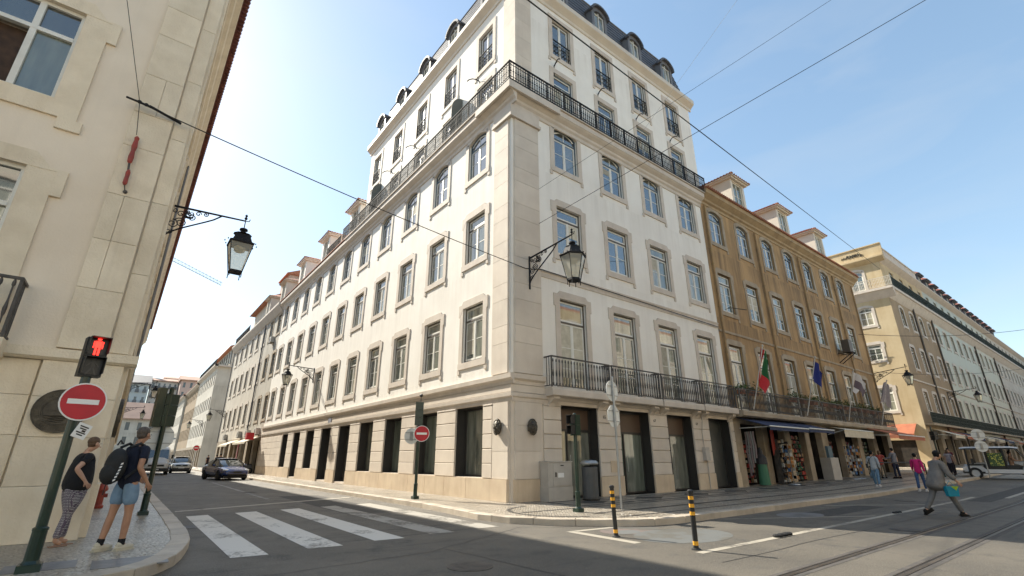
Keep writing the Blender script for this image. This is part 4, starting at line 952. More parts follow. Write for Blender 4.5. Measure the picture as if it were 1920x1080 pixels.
# balcony at the left edge of the picture
m = MB(); m.prism([(0, 3.14), (-.55, 3.14), (-.55, 2.98), (-.3, 2.86), (0, 2.86)], -8, -1.62, axis='x'); fpart('balcony_slab', m, limestone_left, Lb, FA)
cast_railing(Lb, FA, -7.9, -1.66, 3.14, .48, h=1.05, step=.16)
# street side
SU = [3.4 + 3.3 * k for k in range(20)]
so = []
for c in SU: so += [(c - .68, c + .68, 4.0, 6.4), (c - .68, c + .68, 8.0, 10.2), (c - .68, c + .68, 12.1, 14.2), (c - .8, c + .8, .05 if int(c) % 2 else .7, 2.6)]
w = MB(); wall_grid(w, 0, 68, 2.93, 16.0, [o for o in so if o[2] > 2], .3); fpart('wall', w, stucco_left, Lb, FB)
w = MB(); wall_grid(w, 0, 68, 0, 2.929, [o for o in so if o[2] < 2], .3); fpart('ground_floor_wall', w, limestone_left, Lb, FB)
for c in SU:
    for z, h in ((4.0, 2.4), (8.0, 2.2), (12.1, 2.1)): put_window(Lb, FB, c, z, 1.36, h, 'rect', limestone_left, frame_dark, 1)
m = MB()
for o in so:
    if o[2] < 2: m.box(o[0], o[1], .25, .28, o[2], o[3])
fpart('shop_backdrop', m, dark_room, Lb, FB)
m = MB(); m.prism([(0, 2.905), (-.10, 2.905), (-.15, 2.95), (-.15, 3.10), (0, 3.13)], .16, 68, axis='x'); fpart('belt_course', m, limestone_left, Lb, FB)
for z0, z1, p in ((0, .85, .10), (.85, 1.62, .07), (1.62, 2.9, .07)): lstone(FB, .14, 1.15, z0, z1, p)
z = 3.14
while z < 15.2: h = min(1.25, 15.3 - z); lstone(FB, .03, .95, z, z + h, .06); z += h
lc = [(0, 15.2), (-.06, 15.22), (-.08, 15.45), (-.2, 15.55), (-.24, 15.72), (-.40, 15.86), (-.42, 16.05), (0, 16.1)]
m = MB(); m.prism(lc, -9, .42, axis='x'); fpart('cornice', m, limestone_left, Lb, FA)
m = MB(); m.prism(lc, .001, 68, axis='x'); fpart('cornice', m, limestone_left, Lb, FB)
m = MB(); m.prism([(-.46, 16.1), (-.46, 16.16), (5.5, 18.2), (13, 16.1)], .6, 68, axis='x'); fpart('tile_roof', m, terracotta_dark, Lb, FB)
tm = MB(); tm.tube([(0, -.62, 0), (0, .1, .28)], .075, 6, cap=True); tme = tm.mesh('roof_tile', terracotta_dark)
for k in range(300): flink('roof_tile', tme, Lb, FB, .05 + .2 * k, 0, 16.13)
m = MB(); m.box(-9, .3, .6, 3, 16.1, 16.2); m.box(-9, -8.8, .31, 9, 0, 16); fpart('rear_wall', m, stucco_left, Lb, FA)
for u in (14.9, 24.8): 
    m = MB(); m.tube([(u, -.1, 15.3), (u, -.1, 3.2)], .05, 6); fpart('downpipe', m, zinc, Lb, FB)
# medallions
def medallion(fr, u, z, label, d):
    w = fr.w(u, d, z); t = thing('medallion', label, 'medallion', w, fr.t)
    m = MB()
    def disc(r, y0, y1): m.prism([(r * math.cos(a), r * math.sin(a)) for a in [2 * math.pi * i / 28 for i in range(28)]], y0, y1)
    disc(.36, -.045, 0); part('plate', m, bronze, t)
    m = MB()
    for R_ in (.355, .245, .225):
        m.tube([(R_ * math.cos(a), -.048, R_ * math.sin(a)) for a in [2 * math.pi * i / 28 for i in range(29)]], .011, 5)
    part('ring', m, bronze, t)
    m = MB()
    # ship over waves
    m.prism([(-.13, -.02), (.13, -.02), (.10, -.08), (-.09, -.08)], -.07, -.044); m.box(-.006, .006, -.062, -.044, -.02, .15)
    m.prism([(.01, .0), (.10, .01), (.012, .14)], -.066, -.044); m.prism([(-.012, .0), (-.09, .01), (-.014, .12)], -.064, -.044)
    for k in range(4): m.tube([(-.19 + .04 * i, -.05, -.09 - .03 * k + .008 * math.sin(i * 1.7 + k)) for i in range(10 - k)], .008, 4)
    part('relief', m, bronze, t)
    m = MB()
    for i in range(40):
        if i % 6 == 5: continue
        a = 2 * math.pi * i / 40; r = .30
        c = Vector((r * math.cos(a), -.052, r * math.sin(a))); e = Vector((math.cos(a), 0, math.sin(a))); f = Vector((-math.sin(a), 0, math.cos(a)))
        m.obox(c, e * .026, (0, .008, 0), f * .005)
        if i % 2: m.obox(c + e * .02 + f * .010, e * .005, (0, .008, 0), f * .010)
        if i % 3: m.obox(c - e * .02 + f * .010, e * .005, (0, .008, 0), f * .010)
    part('raised_lettering', m, bronze, t)
medallion(FA, -.70, 2.05, 'round dark bronze medallion behind the near no entry sign', -.135)
medallion(FB, .62, 2.02, 'round dark bronze medallion round the corner on the street side', -.075)
# ================================================================ GROUND
def ground_mat():
    m = bpy.data.materials.new('asphalt'); m.use_nodes = True; nt = m.node_tree; b = nt.nodes['Principled BSDF']
    p = nt.nodes.new('ShaderNodeNewGeometry').outputs['Position']
    big = _noise(nt, p, .35, 5); mid = _noise(nt, p, 2.2, 6); fine = _noise(nt, p, 55, 3, rough=.7); grit = _noise(nt, p, 90, 3)
    c = _mix(nt, _ramp(nt, big, .38, .62), (.084, .074, .058), (.134, .117, .090))
    c = _mix(nt, _ramp(nt, mid, .55, .75), c, (.05, .049, .045))
    c = _mix(nt, _ramp(nt, fine, .50, .66), c, (.21, .19, .16))
    st = _noise(nt, p, 1.0, 4, (.10, 2.6, 1)); c = _mix(nt, _ramp(nt, st, .60, .75), c, (.048, .046, .042))
    nt.links.new(c, b.inputs['Base Color'])
    r = nt.nodes.new('ShaderNodeMapRange'); nt.links.new(mid, r.inputs['Value']); r.inputs['To Min'].default_value = .5; r.inputs['To Max'].default_value = .8; nt.links.new(r.outputs['Result'], b.inputs['Roughness'])
    bn = nt.nodes.new('ShaderNodeBump'); bn.inputs['Strength'].default_value = .9; bn.inputs['Distance'].default_value = .02; nt.links.new(grit, bn.inputs['Height']); nt.links.new(bn.outputs['Normal'], b.inputs['Normal'])
    return m
asphalt = ground_mat()
def cobble_mat(name, c1, c2, joint, scale=14.0, rough=.45):
    m = bpy.data.materials.new(name); m.use_nodes = True; nt = m.node_tree; b = nt.nodes['Principled BSDF']
    p = nt.nodes.new('ShaderNodeNewGeometry').outputs['Position']
    mp = nt.nodes.new('ShaderNodeMapping'); mp.inputs['Rotation'].default_value = (0, 0, .7); nt.links.new(p, mp.inputs['Vector'])
    v = nt.nodes.new('ShaderNodeTexVoronoi'); v.inputs['Scale'].default_value = scale; v.inputs['Randomness'].default_value = .55; nt.links.new(mp.outputs['Vector'], v.inputs['Vector'])
    e = nt.nodes.new('ShaderNodeTexVoronoi'); e.feature = 'DISTANCE_TO_EDGE'; e.inputs['Scale'].default_value = scale; e.inputs['Randomness'].default_value = .55; nt.links.new(mp.outputs['Vector'], e.inputs['Vector'])
    sp = nt.nodes.new('ShaderNodeSeparateColor'); nt.links.new(v.outputs['Color'], sp.inputs['Color'])
    c = _mix(nt, sp.outputs['Red'], c1, c2)
    n = _noise(nt, p, .9, 5); c = _mix(nt, _ramp(nt, n, .45, .75), c, tuple(x * .62 for x in c2))
    c = _mix(nt, _ramp(nt, e.outputs['Distance'], .09, .0), c, joint)
    nt.links.new(c, b.inputs['Base Color']); b.inputs['Roughness'].default_value = rough
    h = _ramp(nt, e.outputs['Distance'], 0, .18)
    bn = nt.nodes.new('ShaderNodeBump'); bn.inputs['Strength'].default_value = 1.0; bn.inputs['Distance'].default_value = .02; nt.links.new(h, bn.inputs['Height']); nt.links.new(bn.outputs['Normal'], b.inputs['Normal'])
    return m
calcada = cobble_mat('limestone_cobbles', (.54, .48, .39), (.38, .33, .26), (.17, .14, .11), rough=.33)
calcada_dark = cobble_mat('basalt_cobbles', (.075, .07, .065), (.05, .048, .045), (.12, .10, .08))
m = MB(); m.q([(-400, -400, -.13), (500, -400, -.13), (500, 500, -.13), (-400, 500, -.13)]); structure('road', m, asphalt)
def sheet(name, poly, mats, z0=-.129, z1=0.0, kerb=None):
    m = MB(); m.prism(poly, z0, z1, axis='z'); return structure(name, m, mats)
kerb_stone_m = mat('kerb_limestone', (.50, .43, .34), (.40, .34, .27), 2.5, .6, .4, 40, objvar=.1)
def arc(cx, cy, r, a0, a1, n): return [(cx + r * math.cos(R(a0 + (a1 - a0) * i / n)), cy + r * math.sin(R(a0 + (a1 - a0) * i / n))) for i in range(n + 1)]
# outlines of the kerbs (outer edge)
KW = .28
main_k = [(-2.15, 160), (-2.15, 62), (-2.2, 5.0), (-2.25, 1.2), (-2.42, -.6), (-2.55, -2.0), (-2.35, -3.0), (-1.85, -3.85), (-1.1, -4.65), (-.3, -5.2), (.6, -5.38), (3, -5.38), (44.0, -5.35), (44.0, -5.2)]
left_k = [(-60, -4.95), (-12.5, -4.95), (-10.6, -4.92), (-9.8, -4.78), (-9.25, -4.48), (-8.88, -3.9), (-8.68, -3.1), (-8.52, -2.2), (-8.44, -.8), (-8.42, 2), (-8.42, 66), (-8.42, 160)]
def inset(pts, d):
    out = []
    for i, p in enumerate(pts):
        a = Vector(pts[max(i - 1, 0)]); b = Vector(pts[min(i + 1, len(pts) - 1)]); t = (b - a).normalized(); n = Vector((-t.y, t.x)); out.append((p[0] + n.x * d, p[1] + n.y * d))
    return out
def kerb(parent, pts, side, step=1.05, top=.012, maxlen=75, m_=kerb_stone_m):
    inn = inset(pts, side * KW); L = [0]
    for a, b in zip(pts, pts[1:]): L.append(L[-1] + math.dist(a, b))
    def at(P_, s):
        for i in range(len(L) - 1):
            if s <= L[i + 1]: t = (s - L[i]) / (L[i + 1] - L[i]); return (P_[i][0] + (P_[i + 1][0] - P_[i][0]) * t, P_[i][1] + (P_[i + 1][1] - P_[i][1]) * t)
        return P_[-1]
    s = 0; rr = random.Random(11)
    while s < L[-1] - .3:
        near = math.dist(at(pts, s), (-9.7, -12.6)) < 60
        e = min(s + (step * rr.uniform(.8, 1.2) if near else 12), L[-1]); g = .006
        mid = (s + e) / 2
        a0, a1, a2 = at(pts, s + g), at(pts, mid), at(pts, e - g); b0, b1, b2_ = at(inn, s + g), at(inn, mid), at(inn, e - g)
        poly = [a0, a1, a2, b2_, b1, b0] if near else [a0, a2, b2_, b0]
        cx, cy = a1; tp = top + rr.uniform(-.004, .004)
        m = MB(); m.prism([(x - cx, y - cy) for x, y in poly], -.16, tp - .012, axis='z')
        c = Vector((sum(x for x, _ in poly) / len(poly) - cx, sum(y for _, y in poly) / len(poly) - cy)); q = []
        for x, y in poly: v = c - Vector((x - cx, y - cy)); v = v.normalized() * .015; q.append((x - cx + v.x, y - cy + v.y))
        n = len(poly); base = len(m.v); m.v += [(x - cx, y - cy, tp - .012) for x, y in poly] + [(x, y, tp) for x, y in q]
        for i in range(n): j = (i + 1) % n; m.f.append((base + i, base + j, base + n + j, base + n + i)); m.m.append(0)
        m.f.append(tuple(base + n + i for i in range(n))); m.m.append(0)
        link('kerb_stone', m.mesh('kerb_stone', m_), parent, (cx, cy, 0)); s = e
mk_in = inset(main_k, KW); sw = sheet('pavement_main', mk_in + [(44.0, 0.5), (44, 14), (37.5, 14), (37.5, .5), (.5, .5), (.5, 160)], calcada)
kerb(sw, main_k, 1)
lk_in = inset(left_k, KW); sl = sheet('pavement_left', lk_in + [(-10.6, 160), (-10.3, -.5), (-60, -.5)], calcada); kerb(sl, left_k, 1)
far_k = [(46.2, 14), (46.2, -4.6), (46.6, -5.2), (47.5, -5.4), (160, -5.4)]
sf = sheet('pavement_far', inset(far_k, KW) + [(160, .5), (48.5, .5), (48.5, 14)], calcada); kerb(sf, far_k, 1)
# dark basalt bands set in the cobbles of the right pavement
def band(poly, name='basalt_band', par=sw, z=.004):
    m = MB(); m.q([(x, y, z) for x, y in poly]); return link(name, m.mesh(name, calcada_dark), par)
def frame_band(x0, x1, y0, y1, t=.12):
    m = MB(); z = .004
    m.q([(x0, y0, z), (x1, y0, z), (x1, y0 + t, z), (x0, y0 + t, z)]); m.q([(x0, y1 - t, z), (x1, y1 - t, z), (x1, y1, z), (x0, y1, z)])
    m.q([(x0, y0 + t, z), (x0 + t, y0 + t, z), (x0 + t, y1 - t, z), (x0, y1 - t, z)]); m.q([(x1 - t, y0 + t, z), (x1, y0 + t, z), (x1, y1 - t, z), (x1 - t, y1 - t, z)])
    link('basalt_band', m.mesh('basalt_band', calcada_dark), sw)
for x in [0.9 + 2.9 * k for k in range(12)]:
    frame_band(x, x + 2.5, -2.1, -.5, .16)
    m = MB(); cx, cy = x + 1.25, -1.3; z = .004
    m.q([(cx - .8, cy, z), (cx, cy - .5, z), (cx + .8, cy, z), (cx, cy + .5, z)]); link('basalt_diamond', m.mesh('basalt_diamond', calcada_dark), sw)
band([(-.2, -3.7), (43.5, -3.7), (43.5, -3.52), (-.2, -3.52)]); band([(-.3, -4.55), (43.5, -4.55), (43.5, -4.45), (-.3, -4.45)]); band([(-1.5, -2.45), (43.5, -2.45), (43.5, -2.32), (-1.5, -2.32)])
m = MB(); z = .004
for k in range(9): 
    a0, a1 = R(95 + 17 * k), R(95 + 17 * (k + 1)); r0, r1 = 1.45, 1.56; cx, cy = -.2, -2.6
    m.q([(cx + r0 * math.cos(a0), cy + r0 * math.sin(a0), z), (cx + r1 * math.cos(a0), cy + r1 * math.sin(a0), z), (cx + r1 * math.cos(a1), cy + r1 * math.sin(a1), z), (cx + r0 * math.cos(a1), cy + r0 * math.sin(a1), z)])
link('basalt_band', m.mesh('basalt_band', calcada_dark), sw)
# granite slab and drain on the left pavement
m = MB(); m.box(-9.75, -8.95, -4.2, -3.55, -.01, .006); link('access_cover', m.mesh('access_cover', mat('granite_cover', (.16, .16, .16), (.22, .21, .2), 6, .5, .2)), sl)
m = MB(); m.box(-10.6, -9.9, -3.9, -3.3, -.01, .005); link('access_cover', m.mesh('access_cover', mat('granite_cover', (1, 1, 1))), sl)
gr = MB(); gr.box(-8.40, -8.12, .5, 1.1, -.14, -.124)
for k in range(7): gr.box(-8.385 + .036 * k, -8.367 + .036 * k, .55, 1.05, -.124, -.118)
tag(link('drain_grate', gr.mesh('drain_grate', iron_worn)), 'iron drain grate in the road beside the left kerb, next to the zebra crossing', 'drain')
# zebra crossing: each painted bar is its own sheet
rd = bpy.data.objects['road']
def paint(name, poly, m_=road_paint, z=-.126):
    m = MB(); m.q([(x, y, z) for x, y in poly]); return link(name, m.mesh(name, m_), rd)
def worn_mat(name, col, under, amt, sc=6):
    m = bpy.data.materials.new(name); m.use_nodes = True; nt = m.node_tree; b = nt.nodes['Principled BSDF']; p = nt.nodes.new('ShaderNodeNewGeometry').outputs['Position']
    n = _noise(nt, p, sc, 8, rough=.75); n2 = _noise(nt, p, 1.1, 4); ad = nt.nodes.new('ShaderNodeMath'); nt.links.new(n, ad.inputs[0]); nt.links.new(n2, ad.inputs[1])
    f = _ramp(nt, ad.outputs[0], amt, amt + .12); c = _mix(nt, f, col, under); nt.links.new(c, b.inputs['Base Color']); b.inputs['Roughness'].default_value = .65; return m
zeb1 = worn_mat('zebra_paint', (.66, .62, .55), (.24, .215, .18), 1.08, 14); zeb2 = worn_mat('zebra_paint_faded', (.36, .335, .29), (.13, .118, .10), 1.0, 14)
zx = [(-8.1, -7.6), (-6.95, -6.4), (-5.75, -5.2), (-4.55, -4.05), (-3.35, -2.85)]
for i, (a, b) in enumerate(zx): paint('zebra_bar', [(a - .02, -3.6 + .1 * i), (b, -3.65 + .1 * i), (b + .02, 3.35 + .18 * i), (a + .02, 3.25 + .18 * i)], zeb1 if i < 3 else zeb2)
line_p = worn_mat('line_paint', (.38, .345, .28), (.15, .135, .115), 1.08, 7)
paint('stop_line', [(-8.2, 4.7), (-2.4, 6.9), (-2.4, 7.2), (-8.2, 5.0)], line_p)
paint('lane_line', [(-5.2, 8), (-5.05, 8), (-4.8, 24), (-4.95, 24)], worn_mat('lane_paint_faint', (.26, .25, .23), (.11, .105, .1), 1.0, 6))
paint('parking_line', [(-2.25, -4.72), (-2.05, -4.72), (-2.1, -6.5), (-2.3, -6.5)], line_p); paint('parking_line', [(-2.04, -4.72), (1.2, -4.95), (1.2, -5.08), (-2.04, -4.86)], line_p)
paint('parking_line', [(-2.2, -7.62), (16.2, -7.72), (16.2, -7.86), (-2.2, -7.76)], line_p)
paint('parking_line', [(2.2, -5.5), (2.32, -5.5), (6.2, -7.6), (6.0, -7.6)], line_p)
paint('lane_line', [(8.2, -5.6), (8.4, -5.6), (11.4, -7.6), (11.2, -7.6)], line_p)
for i in range(5): paint('crosswalk_bar', [(34 + 1.5 * i, -14), (34.7 + 1.5 * i, -14), (34.9 + 1.5 * i, -5.8), (34.2 + 1.5 * i, -5.8)], line_p)
paint('lane_line', [(16.4, -8.6), (60, -8.7), (60, -8.85), (16.4, -8.75)], line_p)
# street mural: pale blue and pink discs
def disc(cx, cy, rx, ry, m_, z=-.1275):
    m = MB(); m.q([(cx + rx * math.cos(a), cy + ry * math.sin(a), z) for a in [2 * math.pi * i / 36 for i in range(36)]]); link('painted_disc', m.mesh('painted_disc', m_), rd)
disc(-1.0, -5.35, .75, .5, worn_mat('mural_pink', (.17, .135, .12), (.11, .105, .09), .95, 4), -.1277); disc(-.75, -6.45, 1.15, .8, worn_mat('mural_blue', (.13, .135, .13), (.11, .105, .09), .98, 4)); disc(-1.3, -5.5, .35, .22, worn_mat('mural_blue2', (.14, .145, .14), (.15, .145, .135), 1.0, 4), -.1262)
disc(4.8, -6.3, .8, .5, worn_mat('mural_grey', (.17, .17, .17), (.12, .115, .11), .98, 4))
# tram rails: steel head with a groove
rail_m = mat('rail_steel', (.16, .14, .12), (.10, .085, .07), 4, .35, metal=.6); groove = mat('rail_groove', (.025, .022, .02), rough=.9)
def rail(y, name='tram_rail', pts=None):
    m = MB(); m.box(-60, 160, y - .035, y + .025, -.14, -.122); m.box(-60, 160, y + .062, y + .075, -.14, -.123); o = link(name, m.mesh(name, rail_m), rd)
    m = MB(); m.box(-60, 160, y + .026, y + .061, -.14, -.1265); link('rail_groove', m.mesh('rail_groove', groove), rd)
    m = MB(); m.q([(-60, y - .12, -.1275), (160, y - .12, -.1275), (160, y + .15, -.1275), (-60, y + .15, -.1275)]); link('rail_bedding', m.mesh('rail_bedding', mat('rail_bedding', (.065, .06, .055), (.10, .09, .08), 5, .8, .2)), rd)
rail(-9.25); rail(-10.15); rail(-12.0); rail(-12.9)
# manhole covers and resurfaced patches
def manhole(x, y, r=.32):
    m = MB(); m.lathe([(r, -.14), (r, -.123)], (x, y, 0), 24); m.lathe([(r * .86, -.1229), (r * .86, -.1205)], (x, y, 0), 24)
    for i in range(-3, 4): m.box(x - r * .6, x + r * .6, y + i * .07 - .012, y + i * .07 + .012, -.1204, -.1185)
    link('manhole_cover', m.mesh('manhole_cover', iron_worn), rd)
manhole(-5.6, -6.3); manhole(3.6, -8.9, .3); manhole(-4.9, 12.5); manhole(12.5, -6.6)
patch_m = mat('asphalt_patch', (.052, .049, .044), (.075, .07, .062), 5, .75, .5, 120)
for poly in ([(-7.6, -7.4), (-5.9, -7.6), (-5.8, -6.9), (-7.5, -6.75)], [(-4.6, 1.2), (-3.2, 1.0), (-3.1, 9.0), (-4.5, 9.2)], [(5.0, -6.9), (9.2, -6.95), (9.2, -6.2), (5.1, -6.1)], [(14, -8.6), (26, -8.75), (26, -8.0), (14, -7.95)]):
    paint('asphalt_patch', poly, patch_m, -.1282)
# cracks / tar joints on the road
tar = mat('tar_joint', (.03, .03, .03), rough=.6); rr = random.Random(9)
for pts in ([(-8.2, -5.2), (-5.5, -5.0), (-2.5, -3.6), (0, -6.2)], [(-5.2, -4.9), (-4.8, -9.2)], [(-2.6, -8.3), (10, -8.45), (30, -8.5)], [(-7.9, 4.3), (-5, 4.1), (-3, 3.9)]):
    P_ = []
    for a, b in zip(pts, pts[1:]):
        for k in range(14): t = k / 14; P_.append((a[0] + (b[0] - a[0]) * t + rr.uniform(-.03, .03), a[1] + (b[1] - a[1]) * t + rr.uniform(-.03, .03)))
    I = inset(P_, .018); m = MB()
    for i in range(len(P_) - 1): m.q([(*P_[i], -.1268), (*P_[i + 1], -.1268), (*I[i + 1], -.1268), (*I[i], -.1268)])
    link('tar_joint', m.mesh('tar_joint', tar), rd)
# ================================================================ OPPOSITE SIDE of the tram street (behind the camera; seen in the panes, lit by the sun)
P2 = thing('opposite_building', 'cream building on the far side of the tram street, mirrored in the window panes', 'building', (-30, -21.5, 0), 0)
def opp(x0, x1, wm, zt=16):
    w = MB(); ops = []; n = int((x1 - x0) / 3.3)
    cs = [x0 + (x1 - x0) * (k + .5) / n for k in range(n)]
    for c in cs: ops += [(c - .7, c + .7, z, z + 2.2) for z in (4.5, 8.5, 12.5)] + [(c - .9, c + .9, 0, 2.9)]
    fr = Fr(0, -21.5, 180); wall_grid(w, -x1, -x0, 0, zt, [(-b, -a, c_, d) for a, b, c_, d in ops], .3); fpart('wall', w, wm, P2, fr)
    for c in cs:
        for z in (4.5, 8.5, 12.5): put_window(P2, fr, -c, z, 1.4, 2.2, 'rect', limestone_trim, frame_dark, 1)
    m = MB()
    for c in cs: m.box(-c - .9, -c + .9, .2, .25, 0, 2.9)
    fpart('shop_backdrop', m, dark_room, P2, fr)
    m = MB(); m.box(-x1, -x0, .5, 10, zt, zt + .5); fpart('roof_deck', m, terracotta, P2, fr)
opp(-45, -12, stucco_far); opp(-3, 30, stucco_yellow); opp(30.1, 75, stucco_far); opp(75.1, 130, stucco_umber)
def gz(x):
    if x < 14: return 0.0
    if x < 32: return .011 * (x - 14)
    return min(.198 + .02 * (x - 32), .9)
# ================================================================ STREET LANTERNS on brackets
lamp_glass = bpy.data.materials.new('lantern_glass'); lamp_glass.use_nodes = True
_b = lamp_glass.node_tree.nodes['Principled BSDF']; _b.inputs['Base Color'].default_value = (.80, .78, .68, 1); _b.inputs['Transmission Weight'].default_value = .65; _b.inputs['Roughness'].default_value = .25; _b.inputs['IOR'].default_value = 1.1
def lantern(label, loc, deg, arm, rise=.15, drop=.28, body=.80, strap=False, sc=1.0, n=6, group='wall lanterns', col=iron, hi=True):
    """root on the wall; local -y points away from the wall"""
    t = thing('street_lantern', label, 'street lamp', loc, R(deg), group)
    m = MB(); m.box(-.03, .03, -.03, .02, -.95 * sc, .08); m.tube([(0, 0, 0), (0, -arm * .6, rise * .6), (0, -arm, rise)], [.034, .028, .024], 6)
    m.tube([(0, -arm, rise), (0, -arm - .10, rise + .01), (0, -arm - .12, rise + .09)], .015, 5)
    # curved brace
    P_ = []
    for i in range(11):
        a = i / 10; P_.append((0, -.02 - arm * .66 * a ** 1.5, -.78 * sc * (1 - a) ** .75 + (rise * .55) * a))
    m.tube(P_, .024, 5)
    part('bracket', m, col, t)
    m = MB()
    def scroll(cy, cz, r0, turns, d, rev=1):
        pts = []; k = int(10 * turns)
        for i in range(k + 1):
            a = 2 * math.pi * turns * i / k * rev + d; r = r0 * (1 - .85 * i / k); pts.append((0, cy + r * math.cos(a), cz + r * math.sin(a)))
        m.tube(pts, .015, 5, cap=False)
    scroll(-.34, -.36 * sc, .15, 1.8, .4); scroll(-.58, -.22, .10, 1.5, 5.2, -1); scroll(-.12, -.62 * sc, .09, 1.5, 2.2); scroll(-.90, -.03, .07, 1.3, 2.0); scroll(-.46, -.08, .07, 1.4, 1.0, -1)
    scroll(-.16, -.42 * sc, .14, 1.6, 1.5); scroll(-.30, -.20, .12, 1.4, 4.2, -1); scroll(-.14, -.14, .09, 1.3, 0); scroll(-.50, -.16, .12, 1.5, 2.2); scroll(-.72, -.07, .08, 1.2, 3.0, -1)
    if hi:
        m.prism([(-.60, -.22), (-.36, -.22), (-.40, -.29), (-.56, -.29)], -.012, .012, axis='x')
        for k in range(5): a = .4 + .55 * k; m.tube([(0, -.48, -.18), (0, -.48 + .16 * math.cos(a), -.18 + .16 * math.sin(a))], .008, 4)
    part('scrollwork', m, col, t)
    y0 = -arm; zt = rise - drop
    m = MB(); m.tube([(0, y0, rise + .18), (0, y0, zt)], .014, 6); m.lathe([(.03, 0), (.05, .04), (.02, .09), (.045, .13), (.01, .18)], (0, y0, rise + .05), 8)
    part('hanger', m, col, t)
    ph = math.pi / n
    r1, r2 = .34 * sc, .17 * sc; zb = zt - .40 * sc
    m = MB(); m.lathe([(.05, .02), (.11, 0), (.12, -.05), (.06, -.08), (.09, -.12), (.16, -.16), (.20 * sc, -.20)], (0, y0, zt), 10)
    m.lathe([(.19 * sc, zt - .2), (r1 * .84, zb + .05), (r1 * 1.08, zb), (r1 * 1.02, zb - .045)], (0, y0, 0), n, phase=ph)
    for k in range(n * 3):
        a = 2 * math.pi * k / (n * 3); m.ball((r1 * .98 * math.cos(a), y0 + r1 * .98 * math.sin(a), zb + .03), .018, .018, .03, 5, 4)
    part('lantern_cap', m, col, t)
    m = MB(); H_ = body * sc
    for k in range(n):
        a = 2 * math.pi * k / n + ph
        m.tube([(r1 * math.cos(a), y0 + r1 * math.sin(a), zb), (r2 * math.cos(a), y0 + r2 * math.sin(a), zb - H_ * .86), (r2 * math.cos(a), y0 + r2 * math.sin(a), zb - H_)], .014, 5)
    m.lathe([(r2 * 1.06, zb - H_ * .86), (r2 * 1.06, zb - H_ * .80)], (0, y0, 0), n, phase=ph)
    part('lantern_frame', m, col, t)
    m = MB(); b = [];
    for k in range(n):
        a, c = 2 * math.pi * k / n + ph, 2 * math.pi * (k + 1) / n + ph
        m.q([(r1 * .96 * math.cos(a), y0 + r1 * .96 * math.sin(a), zb - .05), (r1 * .96 * math.cos(c), y0 + r1 * .96 * math.sin(c), zb - .05), (r2 * .96 * math.cos(c), y0 + r2 * .96 * math.sin(c), zb - H_ * .80), (r2 * .96 * math.cos(a), y0 + r2 * .96 * math.sin(a), zb - H_ * .80)])
    part('lantern_pane', m, lamp_glass, t)
    m = MB(); m.lathe([(.12 * sc, -.10), (.12 * sc, -.22), (.08 * sc, -.26)], (0, y0, zb), 10); part('lamp_reflector', m, mat('lamp_reflector', (.45, .42, .30), rough=.5), t)
    if strap:
        m = MB(); m.box(-.03, .03, -.03, .02, -1.75, -.96); part('wall_strap', m, col, t)
    return t
lantern('ornate wall lantern on the corner pilaster of the white building, closest to the white wall', (.79, -.075, 8.30), 0, 2.25, rise=.12, sc=1.28)
lantern('ornate four sided lantern hanging from the near left building against the sky', (-10.10, 3.1, 8.20), 90.4, 1.95, rise=.10, strap=True, n=4, body=.85, sc=1.30)
lantern('ornate wall lantern halfway along the sunlit left side of the white building', (-.01, 23.0, 7.30), -90, 1.75, rise=.10, col=iron)
lantern('wall lantern beside the far downpipe of the grey beige building', (-.01, 61.2, 7.1), -90, 1.7, hi=False)
lantern('wall lantern on the left building standing out against the hill houses', (-10.42, 43.0, 7.75), 90.4, 2.0, hi=False, n=4)
lantern('wall lantern far down the left building, low behind the walking man\'s head', (-10.6, 62, 7.0), 90.4, 2.0, hi=False, n=4)
lantern('wall lantern on the ochre building\'s far end in front of the yellow wall', (37.1, -.01, 7.75), 0, 2.2, rise=.25)
lantern('wall lantern on the long far right building above the balcony', (60.5, -.01, 8.1), 0, 2.4, rise=.2)
lantern('wall lantern on the cream corner building in the distance of the left street', (-.01, 84, 7.2), -90, 1.8, hi=False)

# ================================================================ POLES, SIGNS, SIGNALS
def flat_disc(r, y0, y1, n=28, cx=0, cz=0, mb=None):
    mb = mb or MB(); mb.prism([(cx + r * math.cos(2 * math.pi * (i + .5) / n), cz + r * math.sin(2 * math.pi * (i + .5) / n)) for i in range(n)], y0, y1); return mb
def no_entry(label, loc, deg, r=.30):
    t = thing('no_entry_sign', label, 'road sign', loc, R(deg), 'no entry signs')
    part('backing', flat_disc(r, -.012, .004), sign_back, t); part('rim', flat_disc(r, -.016, -.0121), sign_white, t)
    part('red_face', flat_disc(r * .93, -.020, -.0161), sign_red, t)
    part('white_bar', MB().box(-r * .66, r * .66, -.024, -.0201, -r * .13, r * .13), sign_white, t)
    m = MB(); m.box(-.06, .06, .005, .035, r * .45, r * .55); m.box(-.06, .06, .005, .035, -r * .55, -r * .45); part('clamp', m, steel, t)
    return t
def back_sign(label, loc, deg, n=28, r=.30, cat='road sign'):
    t = thing('road_sign', label, cat, loc, R(deg), 'signs seen from behind')
    part('plate', flat_disc(r, -.006, .006, n), sign_back, t)
    m = MB(); m.box(-r * .9, r * .9, -.022, -.007, r * .40, r * .48); m.box(-r * .9, r * .9, -.022, -.007, -r * .48, -r * .40); m.box(-.05, .05, -.05, -.022, -r * .55, r * .55); part('rail_bracket', m, steel, t)
    return t
